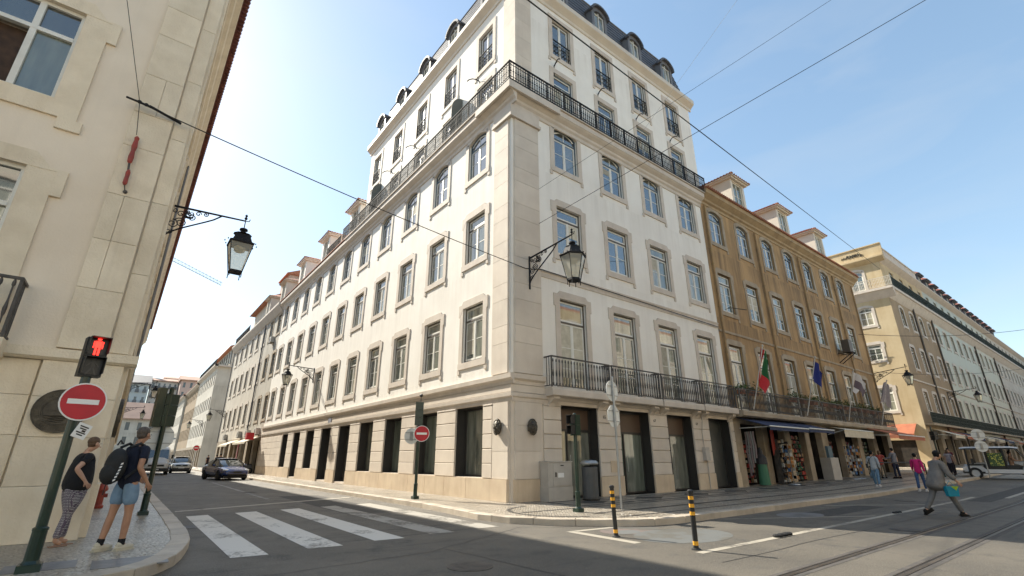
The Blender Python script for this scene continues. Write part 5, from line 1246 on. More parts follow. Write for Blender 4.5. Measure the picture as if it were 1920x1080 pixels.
def pole(name, label, loc, h, r, m_, base=True, lean=(0, 0), cat='pole'):
    t = thing(name, label, cat, loc); m = MB()
    m.tube([(0, 0, 0), (lean[0] * h, lean[1] * h, h)], r, 12); part('shaft', m, m_, t)
    if base:
        m = MB(); q_ = r * 2.0; m.box(-q_, q_, -q_, q_, 0, .085); m.lathe([(r * 1.75, .086), (r * 1.35, .12), (r * 1.32, .44), (r * 1.42, .45), (r * 1.42, .475), (r * 1.02, .49)], n=14); part('base', m, m_, t)
    m = MB(); m.lathe([(r * 1.05, h - .02), (r * 1.05, h + .01), (r * .5, h + .04)], (lean[0] * h, lean[1] * h, 0), 12); part('cap', m, m_, t)
    return t
# near left pole
t = pole('sign_pole', 'thick dark green pole carrying the near no entry sign on the left pavement', (-10.33, -3.86, 0), 2.34, .056, green_paint)
no_entry('large red and white no entry sign on the near left green pole', (-10.28, -3.96, 1.99), 8, .245)
# pedestrian signal: red standing figure lit above, dark below
def emis(name, col, s):
    m = bpy.data.materials.new(name); m.use_nodes = True; b = m.node_tree.nodes['Principled BSDF']; b.inputs['Base Color'].default_value = (*col, 1); b.inputs['Emission Color'].default_value = (*col, 1); b.inputs['Emission Strength'].default_value = s; return m
red_lit, green_lit = emis('signal_red_lit', (1, .03, .02), 1.6), emis('signal_green_lit', (.02, .8, .45), 1.2)
lens_dark = mat('signal_lens_dark', (.045, .04, .038), rough=.3)
def fig(mb, s, y, walk=False):
    d = .006
    if not walk:
        for x in (-.018, .018): mb.box((x - .011) * s, (x + .011) * s, y - d, y, -.10 * s, .0)
        mb.box(-.034 * s, .034 * s, y - d, y, .001, .085 * s); mb.box(-.052 * s, -.038 * s, y - d, y, -.01, .08 * s); mb.box(.038 * s, .052 * s, y - d, y, -.01, .08 * s)
    else:
        mb.prism([(-.01, 0), (.012, 0), (-.04 * s, -.1 * s), (-.06 * s, -.1 * s)], y - d, y); mb.prism([(-.005, 0), (.018, 0), (.06 * s, -.1 * s), (.04 * s, -.1 * s)], y - d, y); mb.box(-.02 * s, .024 * s, y - d, y, .001, .085 * s)
        mb.prism([(.02, .07 * s), (.02, .05 * s), (.06 * s, 0), (.07 * s, .015)], y - d, y); mb.prism([(-.02, .07 * s), (-.02, .05 * s), (-.06 * s, 0), (-.07 * s, .015)], y - d, y)
    flat_disc(.022 * s, y - d, y, 10, 0, .112 * s, mb)
def signal(name, label, loc, deg, lit, n=2, body=green_paint, w=.25, ped=True, back_plate=None):
    t = thing(name, label, 'traffic light', loc, R(deg)); h = .27
    for k in range(n):
        z = (n - 1 - k) * h
        hb = MB(); hb.box(-w / 2, w / 2, 0, .16, z, z + h - .008); b = part('housing', hb, body, t)
        m = MB(); m.box(-w / 2 + .012, -w / 2 + .02, -.13, -.001, z + .04, z + h - .012); m.box(w / 2 - .02, w / 2 - .012, -.13, -.001, z + .04, z + h - .012); m.box(-w / 2 + .0201, w / 2 - .0201, -.15, -.001, z + h - .022, z + h - .012); part('visor', m, black_plastic, t)
        m = MB()
        if ped: m.box(-w / 2 + .025, w / 2 - .025, -.008, -.001, z + .03, z + h - .03)
        else: flat_disc(.09, -.012, -.001, 16, 0, z + h / 2, m)
        L_ = part('lens', m, (lit[k] if (lit[k] and not ped) else lens_dark), t)
        if ped:
            m = MB(); fig(m, 1.05, -.0085, walk=(k == 1)); g = MB(); g.v = [(x, y, zz + z + h / 2 - .01) for x, y, zz in m.v]; g.f = m.f; g.m = m.m
            part('lit_figure' if lit[k] else 'unlit_figure', g, lit[k] or mat('signal_unlit', (.09, .085, .08), rough=.4), t)
    if back_plate: part('back_plate', MB().box(-w * .8, w * .8, .165, .18, -.15, n * h + .1), back_plate, t)
    return t
signal('pedestrian_signal', 'pedestrian signal with the red standing figure lit on the near left pole', (-10.30, -3.93, 2.33), 14, (red_lit, None), body=black_plastic, w=.25)
t = thing('info_plate', 'small white plate with black print hanging crooked under the near no entry sign', 'road sign', (-10.21, -3.95, 1.62), R(20)); t.scale = (.78, .78, .78)
m = MB().box(-.10, .10, -.006, .006, -.12, .12); part('plate', m, sign_white, t).rotation_euler = (0, R(20), 0)
m = MB()
for z, w_ in ((.07, .13), (.035, .10), (-.03, .14), (-.065, .09)): m.box(-w_ / 2, w_ / 2, -.008, -.0061, z - .010, z + .010)
m.box(-.004, .05, -.008, -.0061, -.012, .018); part('print', m, black_plastic, t).rotation_euler = (0, R(20), 0)
# signal seen from behind on the left pavement
pole('signal_pole', 'dark green signal pole behind the man with the backpack', (-9.02, 2.83, 0), 3.0, .055, green_paint, base=True)
t = signal('traffic_signal', 'tall dark green traffic signal seen from behind, beside the man with the backpack', (-9.0, 2.95, 2.05), 196, (None, None, None), 3, w=.30, ped=False)
part('side_housing', MB().box(.16, .34, .0, .16, -.02, .95), green_paint, t)
back_sign('round sign seen from behind under the left traffic signal', (-9.04, 2.90, 1.78), 8, r=.31)
part('strap_band', MB().tube([(-9.35 + 9.0, -.1, -.28), (-8.7 + 9.0, -.1, -.28)], .02), steel, t)
# pole with sign and signal on the main pavement, left side
pole('signal_pole', 'green signal pole in front of the shop windows of the white building', (-1.60, 3.23, 0), 3.15, .05, green_paint)
signal('traffic_signal', 'three lamp traffic signal facing down the left street, above the far no entry sign', (-1.60, 3.30, 2.38), 152, (None, None, None), 3, w=.28, ped=False)
no_entry('no entry sign in front of the white building\'s shop windows', (-1.55, 3.12, 2.10), -22, .27)
back_sign('round sign seen from behind, half hidden by the far no entry sign', (-1.80, 3.38, 2.02), -50, r=.27)
m = MB(); m.ball((-1.60, 3.23, 3.42), .06, .09, .06, 8, 6); m.tube([(-1.6, 3.23, 3.2), (-1.6, 3.23, 3.4)], .012); solo('traffic_sensor', m, black_plastic, 'small dark sensor on top of the signal pole in front of the shop windows', 'sensor')
# pedestrian signal seen from the side near the cabinet
pole('signal_pole', 'green pedestrian signal pole beside the litter bin at the corner', (-.24, -3.11, 0), 2.40, .05, green_paint)
signal('pedestrian_signal', 'pedestrian signal turned sideways on the green pole beside the litter bin', (-.29, -3.08, 1.86), -97, (None, None), body=green_paint)
t = pole('sign_pole', 'thin grey pole with a round and an octagonal sign seen from behind', (1.16, -3.33, 0), 3.5, .032, steel, base=False)
back_sign('round sign seen from behind at the top of the thin grey pole', (1.16, -3.28, 3.13), 8, 28, .30); back_sign('octagonal sign seen from behind under the round one on the thin grey pole', (1.16, -3.28, 2.42), 8, 8, .325)
# far right signals and signs
pole('signal_pole', 'dark signal pole in front of the yellow side wall', (31.34, -3.9, gz(31.3)), 3.0, .05, green_paint)
signal('pedestrian_signal', 'signal with a green figure lit in front of the yellow side wall', (31.25, -4.0, gz(31.3) + 2.2), 60, (None, green_lit), body=black_plastic, w=.30, ped=False, back_plate=None)
pole('sign_pole', 'grey pole holding two signs seen from behind above the electric cart', (31.36, -6.02, gz(31.3)), 2.7, .035, steel, base=False)
back_sign('upper round sign seen from behind above the electric cart', (31.33, -6.06, gz(31.3) + 2.45), -60, r=.34); back_sign('lower round sign seen from behind above the electric cart', (31.33, -6.06, gz(31.3) + 1.78), -60, r=.32)
no_entry('small no entry sign far down the left street', (-1.9, 66, 2.6), 0, .36); pole('sign_pole', 'thin pole of the far no entry sign down the left street', (-1.9, 66.05, 0), 2.9, .04, steel, base=False)
# bollards
def bollard(label, loc, lean):
    t = thing('bollard', label, 'bollard', loc, 0, 'banded bollards'); t.rotation_euler = (lean[0], lean[1], 0)
    part('post', MB().tube([(0, 0, 0), (0, 0, .86)], .042, 12), black_plastic, t); part('cap', MB().lathe([(.043, .86), (.05, .87), (.05, .90), (.03, .915)], n=12), black_plastic, t); part('foot', MB().lathe([(.08, 0), (.08, .012), (.05, .03)], n=12), black_plastic, t)
    for z in (.52, .64, .76): part('band', MB().lathe([(.0435, z), (.0435, z + .055)], n=12), yellow_band, t)
    part('band', MB().lathe([(.0435, .07), (.0435, .13)], n=12), yellow_band, t)
bollard('black bollard with amber bands, the left one of the pair in the road', (-1.95, -5.79, -.13), (R(-1), R(-1.5)))
bollard('black bollard with amber bands, the nearer one of the pair by the tram rails', (-1.96, -7.49, -.13), (R(2), R(-2)))
# utility cabinet and bin
t = thing('utility_cabinet', 'pale grey utility cabinet against the corner of the white building', 'cabinet', (1.62, -.30, 0))
m = MB(); m.box(-.52, .55, -.20, .20, 0, .42); part('plinth', m, cabinet_grey, t); m = MB(); m.box(-.51, .54, -.19, .19, .425, 1.16); part('body', m, cabinet_grey, t)
m = MB(); m.box(-.53, .56, -.21, .21, 1.165, 1.20); part('lid', m, cabinet_grey, t); part('door', MB().box(-.30, .50, -.205, -.191, .46, 1.13), cabinet_grey, t)
part('latch', MB().box(-.22, -.17, -.215, -.206, .72, .86), black_plastic, t); part('sticker', MB().box(-.1, .16, -.209, -.2051, .70, .84), sign_white, t); part('print', MB().box(.02, .16, -.207, -.2051, 1.05, 1.08), black_plastic, t)
t = thing('litter_bin', 'tall dark grey litter bin standing in front of the first shop door', 'bin', (2.62, -.85, 0), R(-5))
m = MB(); m.lathe([(.25, .05), (.26, .10), (.26, 1.0), (.24, 1.02)], n=16); part('drum', m, mat('bin_grey', (.07, .075, .075), (.09, .09, .09), 3, .5), t)
m = MB(); m.lathe([(.24, 1.02), (.16, 1.06)], n=16); part('inner_lid', m, black_plastic, t)
m = MB(); m.tube([(-.28, -.05, 1.14), (-.1, -.2, 1.2), (.12, -.2, 1.2), (.28, -.05, 1.12)], .02); m.lathe([(.29, 1.10), (.30, 1.14), (.26, 1.20), (.1, 1.235)], n=16); part('hood', m, steel, t)
m = MB()
for k in range(3): a = 2.1 * k; m.tube([(.24 * math.cos(a), .24 * math.sin(a), 1.0), (.26 * math.cos(a), .26 * math.sin(a), 1.12)], .012)
m.box(-.2, .2, -.2, .2, 0, .05); part('legs', m, black_plastic, t)
# delineator lump on the white line
m = MB()
for k in range(6): m.ball((-.12 + .5 + .1 * k, -7.70 - .02 * (k % 2), -.10), .055, .07, .035, 8, 5)
solo('lane_separator', m, rubber, 'crumbled dark rubber separator lying on the white line near the second bollard', 'separator')
m = MB()
for k in range(4): m.ball((7.2 + .12 * k, -7.72 - .02 * (k % 2), -.11), .05, .06, .03, 8, 5)
solo('lane_separator', m, rubber, 'small rubber remnant on the white line further along the road', 'separator')
# hoop barrier
t = thing('hoop_barrier', 'black hoop barrier on the right pavement near the group of people', 'barrier', (26.1, -3.2, gz(26)), R(-28)); m = MB(); m.tube([(-1.6, 0, 0), (-1.6, 0, .85), (-1.5, 0, .92), (1.5, 0, .92), (1.6, 0, .85), (1.6, 0, 0)], .035, 8); part('hoop', m, black_plastic, t)
# red pot by the left wall, modelled in a standpipe shape
t = thing('hydrant', 'dull red street hydrant against the left building wall, behind the woman', 'hydrant', (-9.95, 5.6, 0)); pot_m = mat('pot_red', (.30, .05, .03), (.22, .04, .03), 6, .5)
m = MB(); m.lathe([(.13, 0), (.14, .06), (.10, .10), (.10, .42), (.15, .45), (.15, .50), (.11, .58), (.03, .64)], n=12); part('barrel', m, pot_m, t); m = MB(); m.tube([(-.17, 0, .32), (.17, 0, .32)], .05, 8); part('side_lug', m, pot_m, t)
# terracotta pot cafe board etc in the left distance
# ================================================================ WIRES
def wire(label, pts, r=.008, m_=None, cat='cable', name='overhead_wire', group=None):
    m = MB(); P_ = []
    for a, b, sag in pts:
        a, b = Vector(a), Vector(b)
        for i in range(25): t_ = i / 24; q = a.lerp(b, t_); q.z -= sag * 4 * t_ * (1 - t_); P_.append(q)
    m.tube(P_, r, 5); return solo(name, m, m_ or rubber, label, cat, group=group)
wire('thick black wire running from above the camera down to the far right roofs', [((-5.68, -7.42, 9.63), (46.9, -.2, 19.27), 0)], .016)
wire('black wire strung from the left building across the street to the white corner building', [((-10.97, -1.25, 8.40), (.62, -.08, 7.86), .10)], .013)
wire('black cable clipped along the string course of the white building\'s right side', [((.62, -.08, 7.86), (1.4, -.10, 8.0), 0), ((1.4, -.10, 8.0), (13.8, -.08, 7.80), 0)], .016)
wire('steep thin wire coming down to the left building\'s anchor', [((-11.73, -1.3, 10.88), (-10.97, -1.25, 8.42), 0)], .007)
wire('short thin wire below the anchor holding the red tensioner', [((-10.97, -1.25, 8.42), (-10.86, -1.2, 7.66), 0)], .007)
wire('highest of three thin wires running from the white building into the sky', [((7.2, -.05, 15.6), (10.18, -5.78, 23.31), 0)], .007, steel, group='span wires')
wire('middle one of three thin wires running from the white building into the sky', [((1.35, -.05, 11.49), (8.14, -9.77, 17.81), 0)], .007, rubber)
wire('lowest and thickest of three thin wires from the white building into the sky', [((1.31, -.05, 9.92), (6.39, -12.13, 14.14), 0)], .010, rubber)
wire('sagging cable pair crossing in front of the far right building', [((35.7, -.1, 10.8), (55.3, -7.8, 12.75), .35)], .02, rubber)
wire('lower sagging cable in front of the far right building', [((37.2, -.1, 7.9), (60, -8, 9.9), .5)], .014, rubber)
t = thing('wire_tensioner', 'red wire tensioner hanging on the left building\'s pilaster', 'tensioner', (-10.84, -1.16, 7.65))
m = MB(); pr = [(.02, 0), (.045, -.04), (.035, -.1), (.05, -.25), (.035, -.36), (.05, -.5), (.042, -.62), (.02, -.66)]; m.lathe([(r, z) for r, z in pr][::-1], n=8); part('upper_sleeve', m, mat('tensioner_red', (.35, .05, .03), (.22, .04, .03), 9, .5), t)
m = MB(); m.tube([(0, 0, -.64), (.02, 0, -.82)], .022, 6); part('link', m, iron_worn, t)
m = MB(); m.lathe([(.02, -1.16), (.04, -1.12), (.035, -.95), (.04, -.86), (.02, -.80)], (.03, 0, 0), n=8); part('lower_sleeve', m, mat('tensioner_red', (1, 0, 0)), t)
m = MB(); m.tube([(.03, 0, -1.14), (.06, .05, -1.26)], .012); m.ball((.07, .07, -1.27), .04); part('wall_hook', m, iron_worn, t)
m = MB(); m.tube([(-11.2, -1.22, 8.45), (-10.7, -1.3, 8.36)], .022, 6); m.ball((-10.97, -1.25, 8.42), .05, .04, .04, 8, 5); m.ball((-10.85, -1.26, 8.40), .045, .035, .04, 8, 5); m.tube([(-10.8, -1.26, 8.4), (-10.2, -1.1, 8.33)], .028, 6)
solo('wire_anchor', m, iron, 'dark iron wire anchor on the left building\'s pilaster above the red tensioner', 'anchor')
# ================================================================ TOWER CRANE (only the jib shows over the street)
t = thing('tower_crane', 'tower crane jib reaching out past the left building against the sky', 'crane', (-60, 300, 0))
A_, B_ = Vector((-95, 322, 149)) - Vector((-60, 300, 0)), Vector((14.7, 277.6, 90.9)) - Vector((-60, 300, 0))
A_ = Vector((-30.0, 303.0, 115.5)) - Vector((-60, 300, 0))
cm = MB(); u = (B_ - A_); L_ = u.length; u.normalize(); sd = u.cross(Vector((0, 0, 1))).normalized(); up = sd.cross(u)
for off in (up * 1.3, sd * .8 - up * .9, -sd * .8 - up * .9): cm.tube([A_ + off, B_ + off * .6], .11, 4)
n = 26
for i in range(n):
    p0, p1 = A_ + u * (L_ * i / n), A_ + u * (L_ * (i + .5) / n); p2 = A_ + u * (L_ * (i + 1) / n)
    cm.tube([p0 + sd * .8 - up * .9, p1 + up * 1.3, p2 + sd * .8 - up * .9], .06, 4); cm.tube([p0 - sd * .8 - up * .9, p1 + up * 1.3, p2 - sd * .8 - up * .9], .06, 4)
part('jib', cm, mat('crane_grey', (.42, .42, .42), rough=.6), t)
m = MB(); m.box(29.4, 31.0, 2.2, 3.8, 0, 116); part('mast', m, mat('crane_grey', (1, 1, 1)), t)
# ================================================================ FLAGS on the ochre balcony
def cloth(nx, nz, f, th=.006):
    m = MB(); n = len(m.v)
    for k in (0, 1):
        for j in range(nz + 1):
            for i in range(nx + 1): v = f(i / nx, j / nz); m.v.append((v[0], v[1] + k * th, v[2]))
    W_ = nx + 1; O_ = W_ * (nz + 1)
    for j in range(nz):
        for i in range(nx):
            a = j * W_ + i; m.f.append((a, a + 1, a + W_ + 1, a + W_)); m.m.append(0); m.f.append((O_ + a, O_ + a + W_, O_ + a + W_ + 1, O_ + a + 1)); m.m.append(0)
    return m
fg, fr_, fb, fw, fp = [mat(n_, c, rough=.8) for n_, c in (('flag_green', (.02, .13, .05)), ('flag_red', (.45, .02, .03)), ('flag_blue', (.015, .03, .20)), ('flag_white', (.5, .49, .5)), ('flag_purple', (.10, .075, .10)))]
def flag(label, bx, tip, parts_, grp='flags over the balcony'):
    t = thing('flag', label, 'flag', (bx, -.62, 3.62), 0, grp); T_ = Vector(tip) - Vector((bx, -.62, 3.62))
    m = MB(); m.tube([(0, 0, 0), T_], .028, 8); m.ball(T_, .05, .05, .06, 8, 6); part('flagpole', m, mat('flagpole_white', (.55, .53, .48), (.4, .38, .34), 5, .5), t)
    # cloth hangs from the upper part of the pole
    for (s0, s1, w0, w1, q0, q1, m_) in parts_:
        def f(u_, v_):
            s = s0 + (s1 - s0) * v_; base = T_ * s; wv = w0 + (w1 - w0) * v_
            uu = q0 + (q1 - q0) * u_
            return (base.x + wv * uu, base.y + .07 * math.sin(uu * 9 + s * 7) + .03, base.z - .55 * uu * uu - .15 * uu + .02)
        part('cloth', cloth(8, 6, f), m_, t)
    return t
flag('green and red national flag, the nearest flag over the balcony', 14.98, (15.21, -1.5, 6.75), [(.97, .44, .32, .50, 0, .40, fr_), (.97, .60, .55, 1.05, .40, .95, fg), (.60, .44, 1.05, .5, .4, .95, fr_)])
flag('dark blue flag hanging on the second pole of the balcony', 21.25, (21.73, -1.5, 6.95), [(.95, .62, .8, 1.35, 0, 1.0, fb)])
flag('white and purple flag blown out on the third pole of the balcony', 27.6, (27.75, -1.5, 6.85), [(.97, .72, 2.2, 1.6, 0, .30, fw), (.84, .70, 2.2, 1.8, .3, 1.0, fp), (.97, .84, 2.2, 2.2, .3, .95, fw), (.70, .62, 1.8, 1.1, .1, .6, fw)])
flag('faded grey flag hanging on the last pole of the balcony', 34.0, (34.3, -1.5, 6.75), [(.96, .50, .7, 1.5, -.7, .75, mat('flag_grey', (.30, .28, .30), (.24, .22, .25), 3, .8))])
# small stars on the blue flag
# ================================================================ AWNINGS and shop fronts of the ochre building
def awning(label, x0, x1, z0, out, z1, m_, val=.22, grp=None, lip=None, y=0.0):
    t = thing('awning', label, 'awning', (x0, y, z0), 0, grp); w = x1 - x0
    m = MB(); m.prism([(-.02, 0), (-.02, .03), (-out, z1 - z0 + .03), (-out, z1 - z0)], 0, w, axis='x'); part('canvas', m, m_, t)
    n = max(3, int(w / .3)); m = MB()
    m.box(0, w, -out - .012, -out - .002, z1 - z0 - val, z1 - z0 - .001); part('valance', m, lip or m_, t)
    m = MB(); m.tube([(0, -out - .02, z1 - z0 + .02), (w, -out - .02, z1 - z0 + .02)], .035, 6); part('front_bar', m, frame_white, t)
    m = MB()
    for x in (.1, w - .1): m.tube([(x, -.02, -.5), (x, -out, z1 - z0)], .018, 5)
    part('arm', m, frame_white, t)
    return t
nblue = mat('canvas_navy', (.035, .05, .11), (.025, .035, .08), 3, .8); cor = mat('canvas_orange', (.40, .14, .07), (.32, .11, .06), 2, .8); cr = mat('canvas_cream', (1, 1, 1))
awning('long navy blue awning with a white front bar over the souvenir shop', 14.3, 18.6, 3.20, 1.55, 2.72, nblue, .16, 'shop awnings')
awning('shorter navy blue awning beside the first one over the souvenir shop', 18.7, 22.0, 3.20, 1.55, 2.76, nblue, .16, 'shop awnings')
awning('cream canvas awning with a deep worn valance', 25.2, 30.3, 3.2, 1.0, 2.95, cr, .42, 'shop awnings')
awning('orange red awning at the end of the ochre building', 31.0, 37.0, 3.35, 2.2, 2.75, cor, .25, 'shop awnings')
for k, (x, c) in enumerate(((50, cr), (54.5, cor), (59, nblue), (64, cr), (70, cr), (76, nblue), (83, cor), (90, cr))):
    awning(['cream', 'rust orange', 'navy'][[cr, cor, nblue].index(c)] + ' awning number %s from the corner under the far right balcony' % ['one', 'two', 'three', 'four', 'five', 'six', 'seven', 'eight'][k], x, x + 3.4, 3.9, 1.6, 3.3, c, .25, 'far right awnings')
t = thing('awning', 'open orange awning on the yellow side wall of the far corner building', 'awning', (48.2, 3.2, 4.3), R(-90)); m = MB(); m.prism([(-.02, 0), (-.02, .05), (-1.6, -.9), (-1.6, -.95)], 0, 2.6, axis='x'); part('canvas', m, cor, t); part('valance', MB().box(0, 2.6, -1.62, -1.6, -1.25, -.951), cor, t)
# goods: every rack is a thing with its shelves and the printed cards as one joined mass
def rack(label, x, y, w, h, cols_, seed, name='display_rack', deg=0, grp='souvenir racks'):
    t = thing(name, label, 'rack', (x, y, gz(x)), R(deg), grp); rr = random.Random(seed)
    m = MB(); m.box(-w / 2, -w / 2 + .03, -.15, .15, 0, h); m.box(w / 2 - .03, w / 2, -.15, .15, 0, h)
    n = int(h / .24)
    for k in range(n): m.box(-w / 2 + .03, w / 2 - .03, -.15, .15, .08 + k * .24, .095 + k * .24)
    part('shelf_frame', m, iron_worn, t)
    for ci, c in enumerate(cols_):
        g = MB()
        for k in range(n):
            q = -w / 2 + .05
            while q < w / 2 - .1:
                ww = rr.uniform(.06, .15)
                if rr.randrange(len(cols_)) == ci: g.box(q, q + ww, -.19, -.1, .10 + k * .24, .10 + k * .24 + rr.uniform(.1, .2))
                q += ww + .012
        if g.v: part('goods', g, c, t, kind='stuff')
    return t
gc = [mat('goods_' + n_, c, rough=.6) for n_, c in (('white', (.45, .44, .40)), ('orange', (.40, .17, .05)), ('red', (.35, .04, .03)), ('blue', (.05, .12, .25)), ('dark', (.04, .04, .045)), ('tan', (.32, .22, .12)), ('green', (.05, .16, .09)), ('pink', (.45, .12, .16)))]
rack('tall rack of hats and bags at the entrance under the navy awning', 15.6, .75, 1.9, 2.3, [gc[4], gc[2], gc[5], gc[0]], 1)
rack('rack of small grey trinkets left of the orange magnets', 17.75, -.25, .75, 2.2, [gc[0], gc[4], gc[5]], 2)
rack('rack filled with orange magnets and cork goods', 18.6, -.05, .9, 2.1, [gc[1], gc[5], gc[1]], 3)
rack('shelf of dark bottles and yellow packets', 20.9, .4, 1.6, 2.4, [gc[4], gc[5], gc[6], gc[2]], 4)
rack('dark shelf wall with goods behind the first postcard stand', 26.2, .7, 2.0, 2.3, [gc[4], gc[2], gc[0]], 5)
rack('dark shelf wall with goods behind the walking woman', 29.1, .6, 2.0, 2.3, [gc[4], gc[0], gc[7]], 6)
rack('shelf with green goods at the shop past the group of people', 32.2, .6, 2.0, 2.2, [gc[6], gc[4], gc[0]], 7)
def postcards(label, x, y, seed):
    t = thing('postcard_stand', label, 'stand', (x, y, gz(x)), 0, 'postcard stands'); rr = random.Random(seed)
    part('stem', MB().tube([(0, 0, 0), (0, 0, 1.95)], .02), steel, t); part('base', MB().lathe([(.28, 0), (.26, .04), (.03, .08)], n=12), steel, t)
    for ci, c in enumerate((gc[0], gc[3], gc[1])):
        g = MB()
        for k in range(9):
            for a in range(8):
                if rr.randrange(3) == ci: an = 2 * math.pi * a / 8; g.obox((.24 * math.cos(an), .24 * math.sin(an), .35 + k * .18), (-.06 * math.sin(an), .06 * math.cos(an), 0), (.006 * math.cos(an), .006 * math.sin(an), 0), (0, 0, .075))
        part('postcards', g, c, t, kind='stuff')
postcards('white wire postcard stand, left of two under the cream awning', 25.0, -1.1, 1); postcards('white wire postcard stand, right of two under the cream awning', 26.0, -1.05, 2)
postcards('postcard stand beside the orange magnets', 17.3, -.9, 3)
t = thing('clothes_row', 'row of pale towels hanging at the first souvenir entrance', 'towels', (14.75, -.25, 2.55))
for k in range(5): part('towel', cloth(4, 6, lambda u_, v_: (-.02 + .05 * k + .05 * u_, -.3 + .13 * k + .1 * u_ + .02 * math.sin(8 * v_ + k), -2.1 * v_ * (.6 + .1 * k))), gc[0] if k % 2 else mat('towel_pink', (.45, .34, .32), rough=.9), t)
t = thing('mannequin', 'green hooded cape on a stand at the first souvenir entrance', 'clothing stand', (15.45, -.35, gz(15))); m = MB(); m.lathe([(.26, .05), (.24, .5), (.20, 1.0), (.22, 1.25), (.10, 1.4), (.08, 1.5), (.03, 1.62)], n=12); part('cape', m, gc[6], t); m = MB(); m.lathe([(.25, 1.0), (.24, 1.3), (.12, 1.46), (.10, 1.68), (.03, 1.8)], n=12); part('hood', m, gc[4], t)
t = thing('red_banner', 'red scarf rack between the first two shop openings', 'scarves', (17.05, -.25, 1.5)); part('scarf', cloth(3, 6, lambda u_, v_: (.35 * u_, -.05 * math.sin(9 * u_), 1.2 - 1.3 * v_ * (1 - .3 * u_))), gc[2], t)
solo('metal_locker', MB().box(-.42, .42, -.3, .3, 0, 1.22), cabinet_grey, 'pale metal street locker standing between the shops of the ochre building', 'locker', (23.6, -.42, gz(23.6)), R(-8))
solo('meter_box', MB().box(-.3, .3, -.15, .0, .0, .9), mat('blue_grey', (.10, .16, .20), rough=.5), 'blue grey meter box on the pillar right of the pale locker', 'meter box', (24.75, -.01, 1.1), 0)
t = thing('floor_ball', 'small pale blue ball shaped stand at the foot of the postcards', 'stand', (25.9, -1.8, gz(26))); m = MB(); m.ball((0, 0, .2), .2, .2, .2, 12, 8); part('ball', m, mat('pale_blue', (.25, .36, .45), rough=.5), t)
# satellite box / loudspeaker-like condenser under the sixth upper window
t = thing('wall_condenser', 'dark condenser unit on a triangular bracket under a window of the ochre building', 'air conditioner', (30.6, -.02, 8.2)); part('case', MB().box(-.35, .35, -.85, -.35, .35, 1.25), frame_dark, t); part('second_case', MB().box(.5, .9, -.5, -.1, .5, 1.2), mat('ac_white', (1, 1, 1)), t)
m = MB(); m.tube([(-.3, 0, .3), (-.3, -.95, .3)], .03, 4); m.tube([(.3, 0, .3), (.3, -.95, .3)], .03, 4); m.tube([(-.3, 0, -.35), (-.3, -.9, .28)], .03, 4); m.tube([(.3, 0, -.35), (.3, -.9, .28)], .03, 4); m.tube([(-.3, -.95, .3), (.3, -.95, .3)], .03, 4); part('bracket', m, iron, t)
# potted plants along the ochre balcony
leafm = [mat('leaf_green', (.05, .10, .03), (.09, .13, .04), 6, .6), mat('leaf_olive', (.09, .11, .035), (.13, .12, .05), 6, .6)]
def plant(label, x, z, s, seed):
    rr = random.Random(seed); t = thing('balcony_plant', label, 'plant', (x, -.30, z), 0, 'potted plants on the balcony')
    part('pot', MB().box(-.28 * s, .28 * s, -.11, .11, 0, .20), terracotta, t); g = MB()
    for k in range(int(90 * s)):
        c = Vector((rr.gauss(0, .22 * s), rr.gauss(0, .13), .25 + abs(rr.gauss(0, .17 * s)))); a = Vector((rr.uniform(-1, 1), rr.uniform(-1, 1), rr.uniform(-.6, .8))).normalized() * .085; b_ = a.cross(Vector((rr.uniform(-1, 1), rr.uniform(-1, 1), 1))).normalized() * .035
        g.q([c - a, c + b_, c + a, c - b_])
    part('leaves', g, leafm[seed % 2], t, kind='stuff')
px = [14.6, 15.9, 20.6, 21.9, 23.4, 24.9, 26.3, 27.4, 28.6, 29.9, 31.1, 32.3, 33.6, 35.0]
words = ['first', 'second', 'third', 'fourth', 'fifth', 'sixth', 'seventh', 'eighth', 'ninth', 'tenth', 'eleventh', 'twelfth', 'thirteenth', 'last']
for i, x in enumerate(px): plant('leafy potted plant on the ochre balcony, %s from the left' % words[i], x, 4.38, .75 + .4 * ((i * 7) % 3) / 2, i)
rr = random.Random(4); m = MB()
for k in range(9):
    y0 = -1.3 - .22 * k; P_ = [(y0 - .12 * math.sin(1.7 * i + k), -.125, 21.55 + .33 * rr.random() + .12 * math.cos(2.3 * i)) for i in range(6)]; m.tube(P_, .022, 4)
fpart('painted_scrawl', m, black_plastic, T, FTs, label='dark scrawled graffiti on the parapet')
# left street shop clutter
t = thing('red_shop_sign', 'red round shop sign hanging past the white building on the left street', 'shop sign', (-.75, 36.9, 3.3), R(-90)); part('panel', MB().box(-.25, .35, -.5, .1, -.45, .15), sign_red, t)
solo('red_banner', MB().box(0, .7, -.04, 0, .3, 2.9), sign_red, 'red door panel at the shop under the cream awning of the left street', 'banner', (-.02, 47.6, 0), R(-90))
def scooter(label, x, y, deg):
    t = thing('scooter', label, 'scooter', (x, y, 0), R(deg), 'parked scooters')
    for yy in (-.6, .6):
        w_ = MB(); w_.tube([(0 + .0, yy + .22 * math.cos(a), .24 + .22 * math.sin(a)) for a in [2 * math.pi * i / 14 for i in range(15)]], .06, 6); part('wheel', w_, rubber, t)
    m = MB(); m.box(-.12, .12, -.35, .1, .25, .35); m.box(-.14, .14, -.75, -.2, .45, .72); m.prism([(.1, .3), (.35, .3), (.55, .95), (.42, 1.0)], -.14, .14, axis='x'); part('body', m, mat('scooter_dark', (.05, .05, .055), rough=.35), t)
    part('seat', MB().box(-.13, .13, -.75, -.1, .721, .82), rubber, t); m = MB(); m.tube([(-.32, .42, 1.05), (.32, .42, 1.05)], .02); m.tube([(0, .42, 1.05), (0, .6, .3)], .03); part('handlebar', m, steel, t)
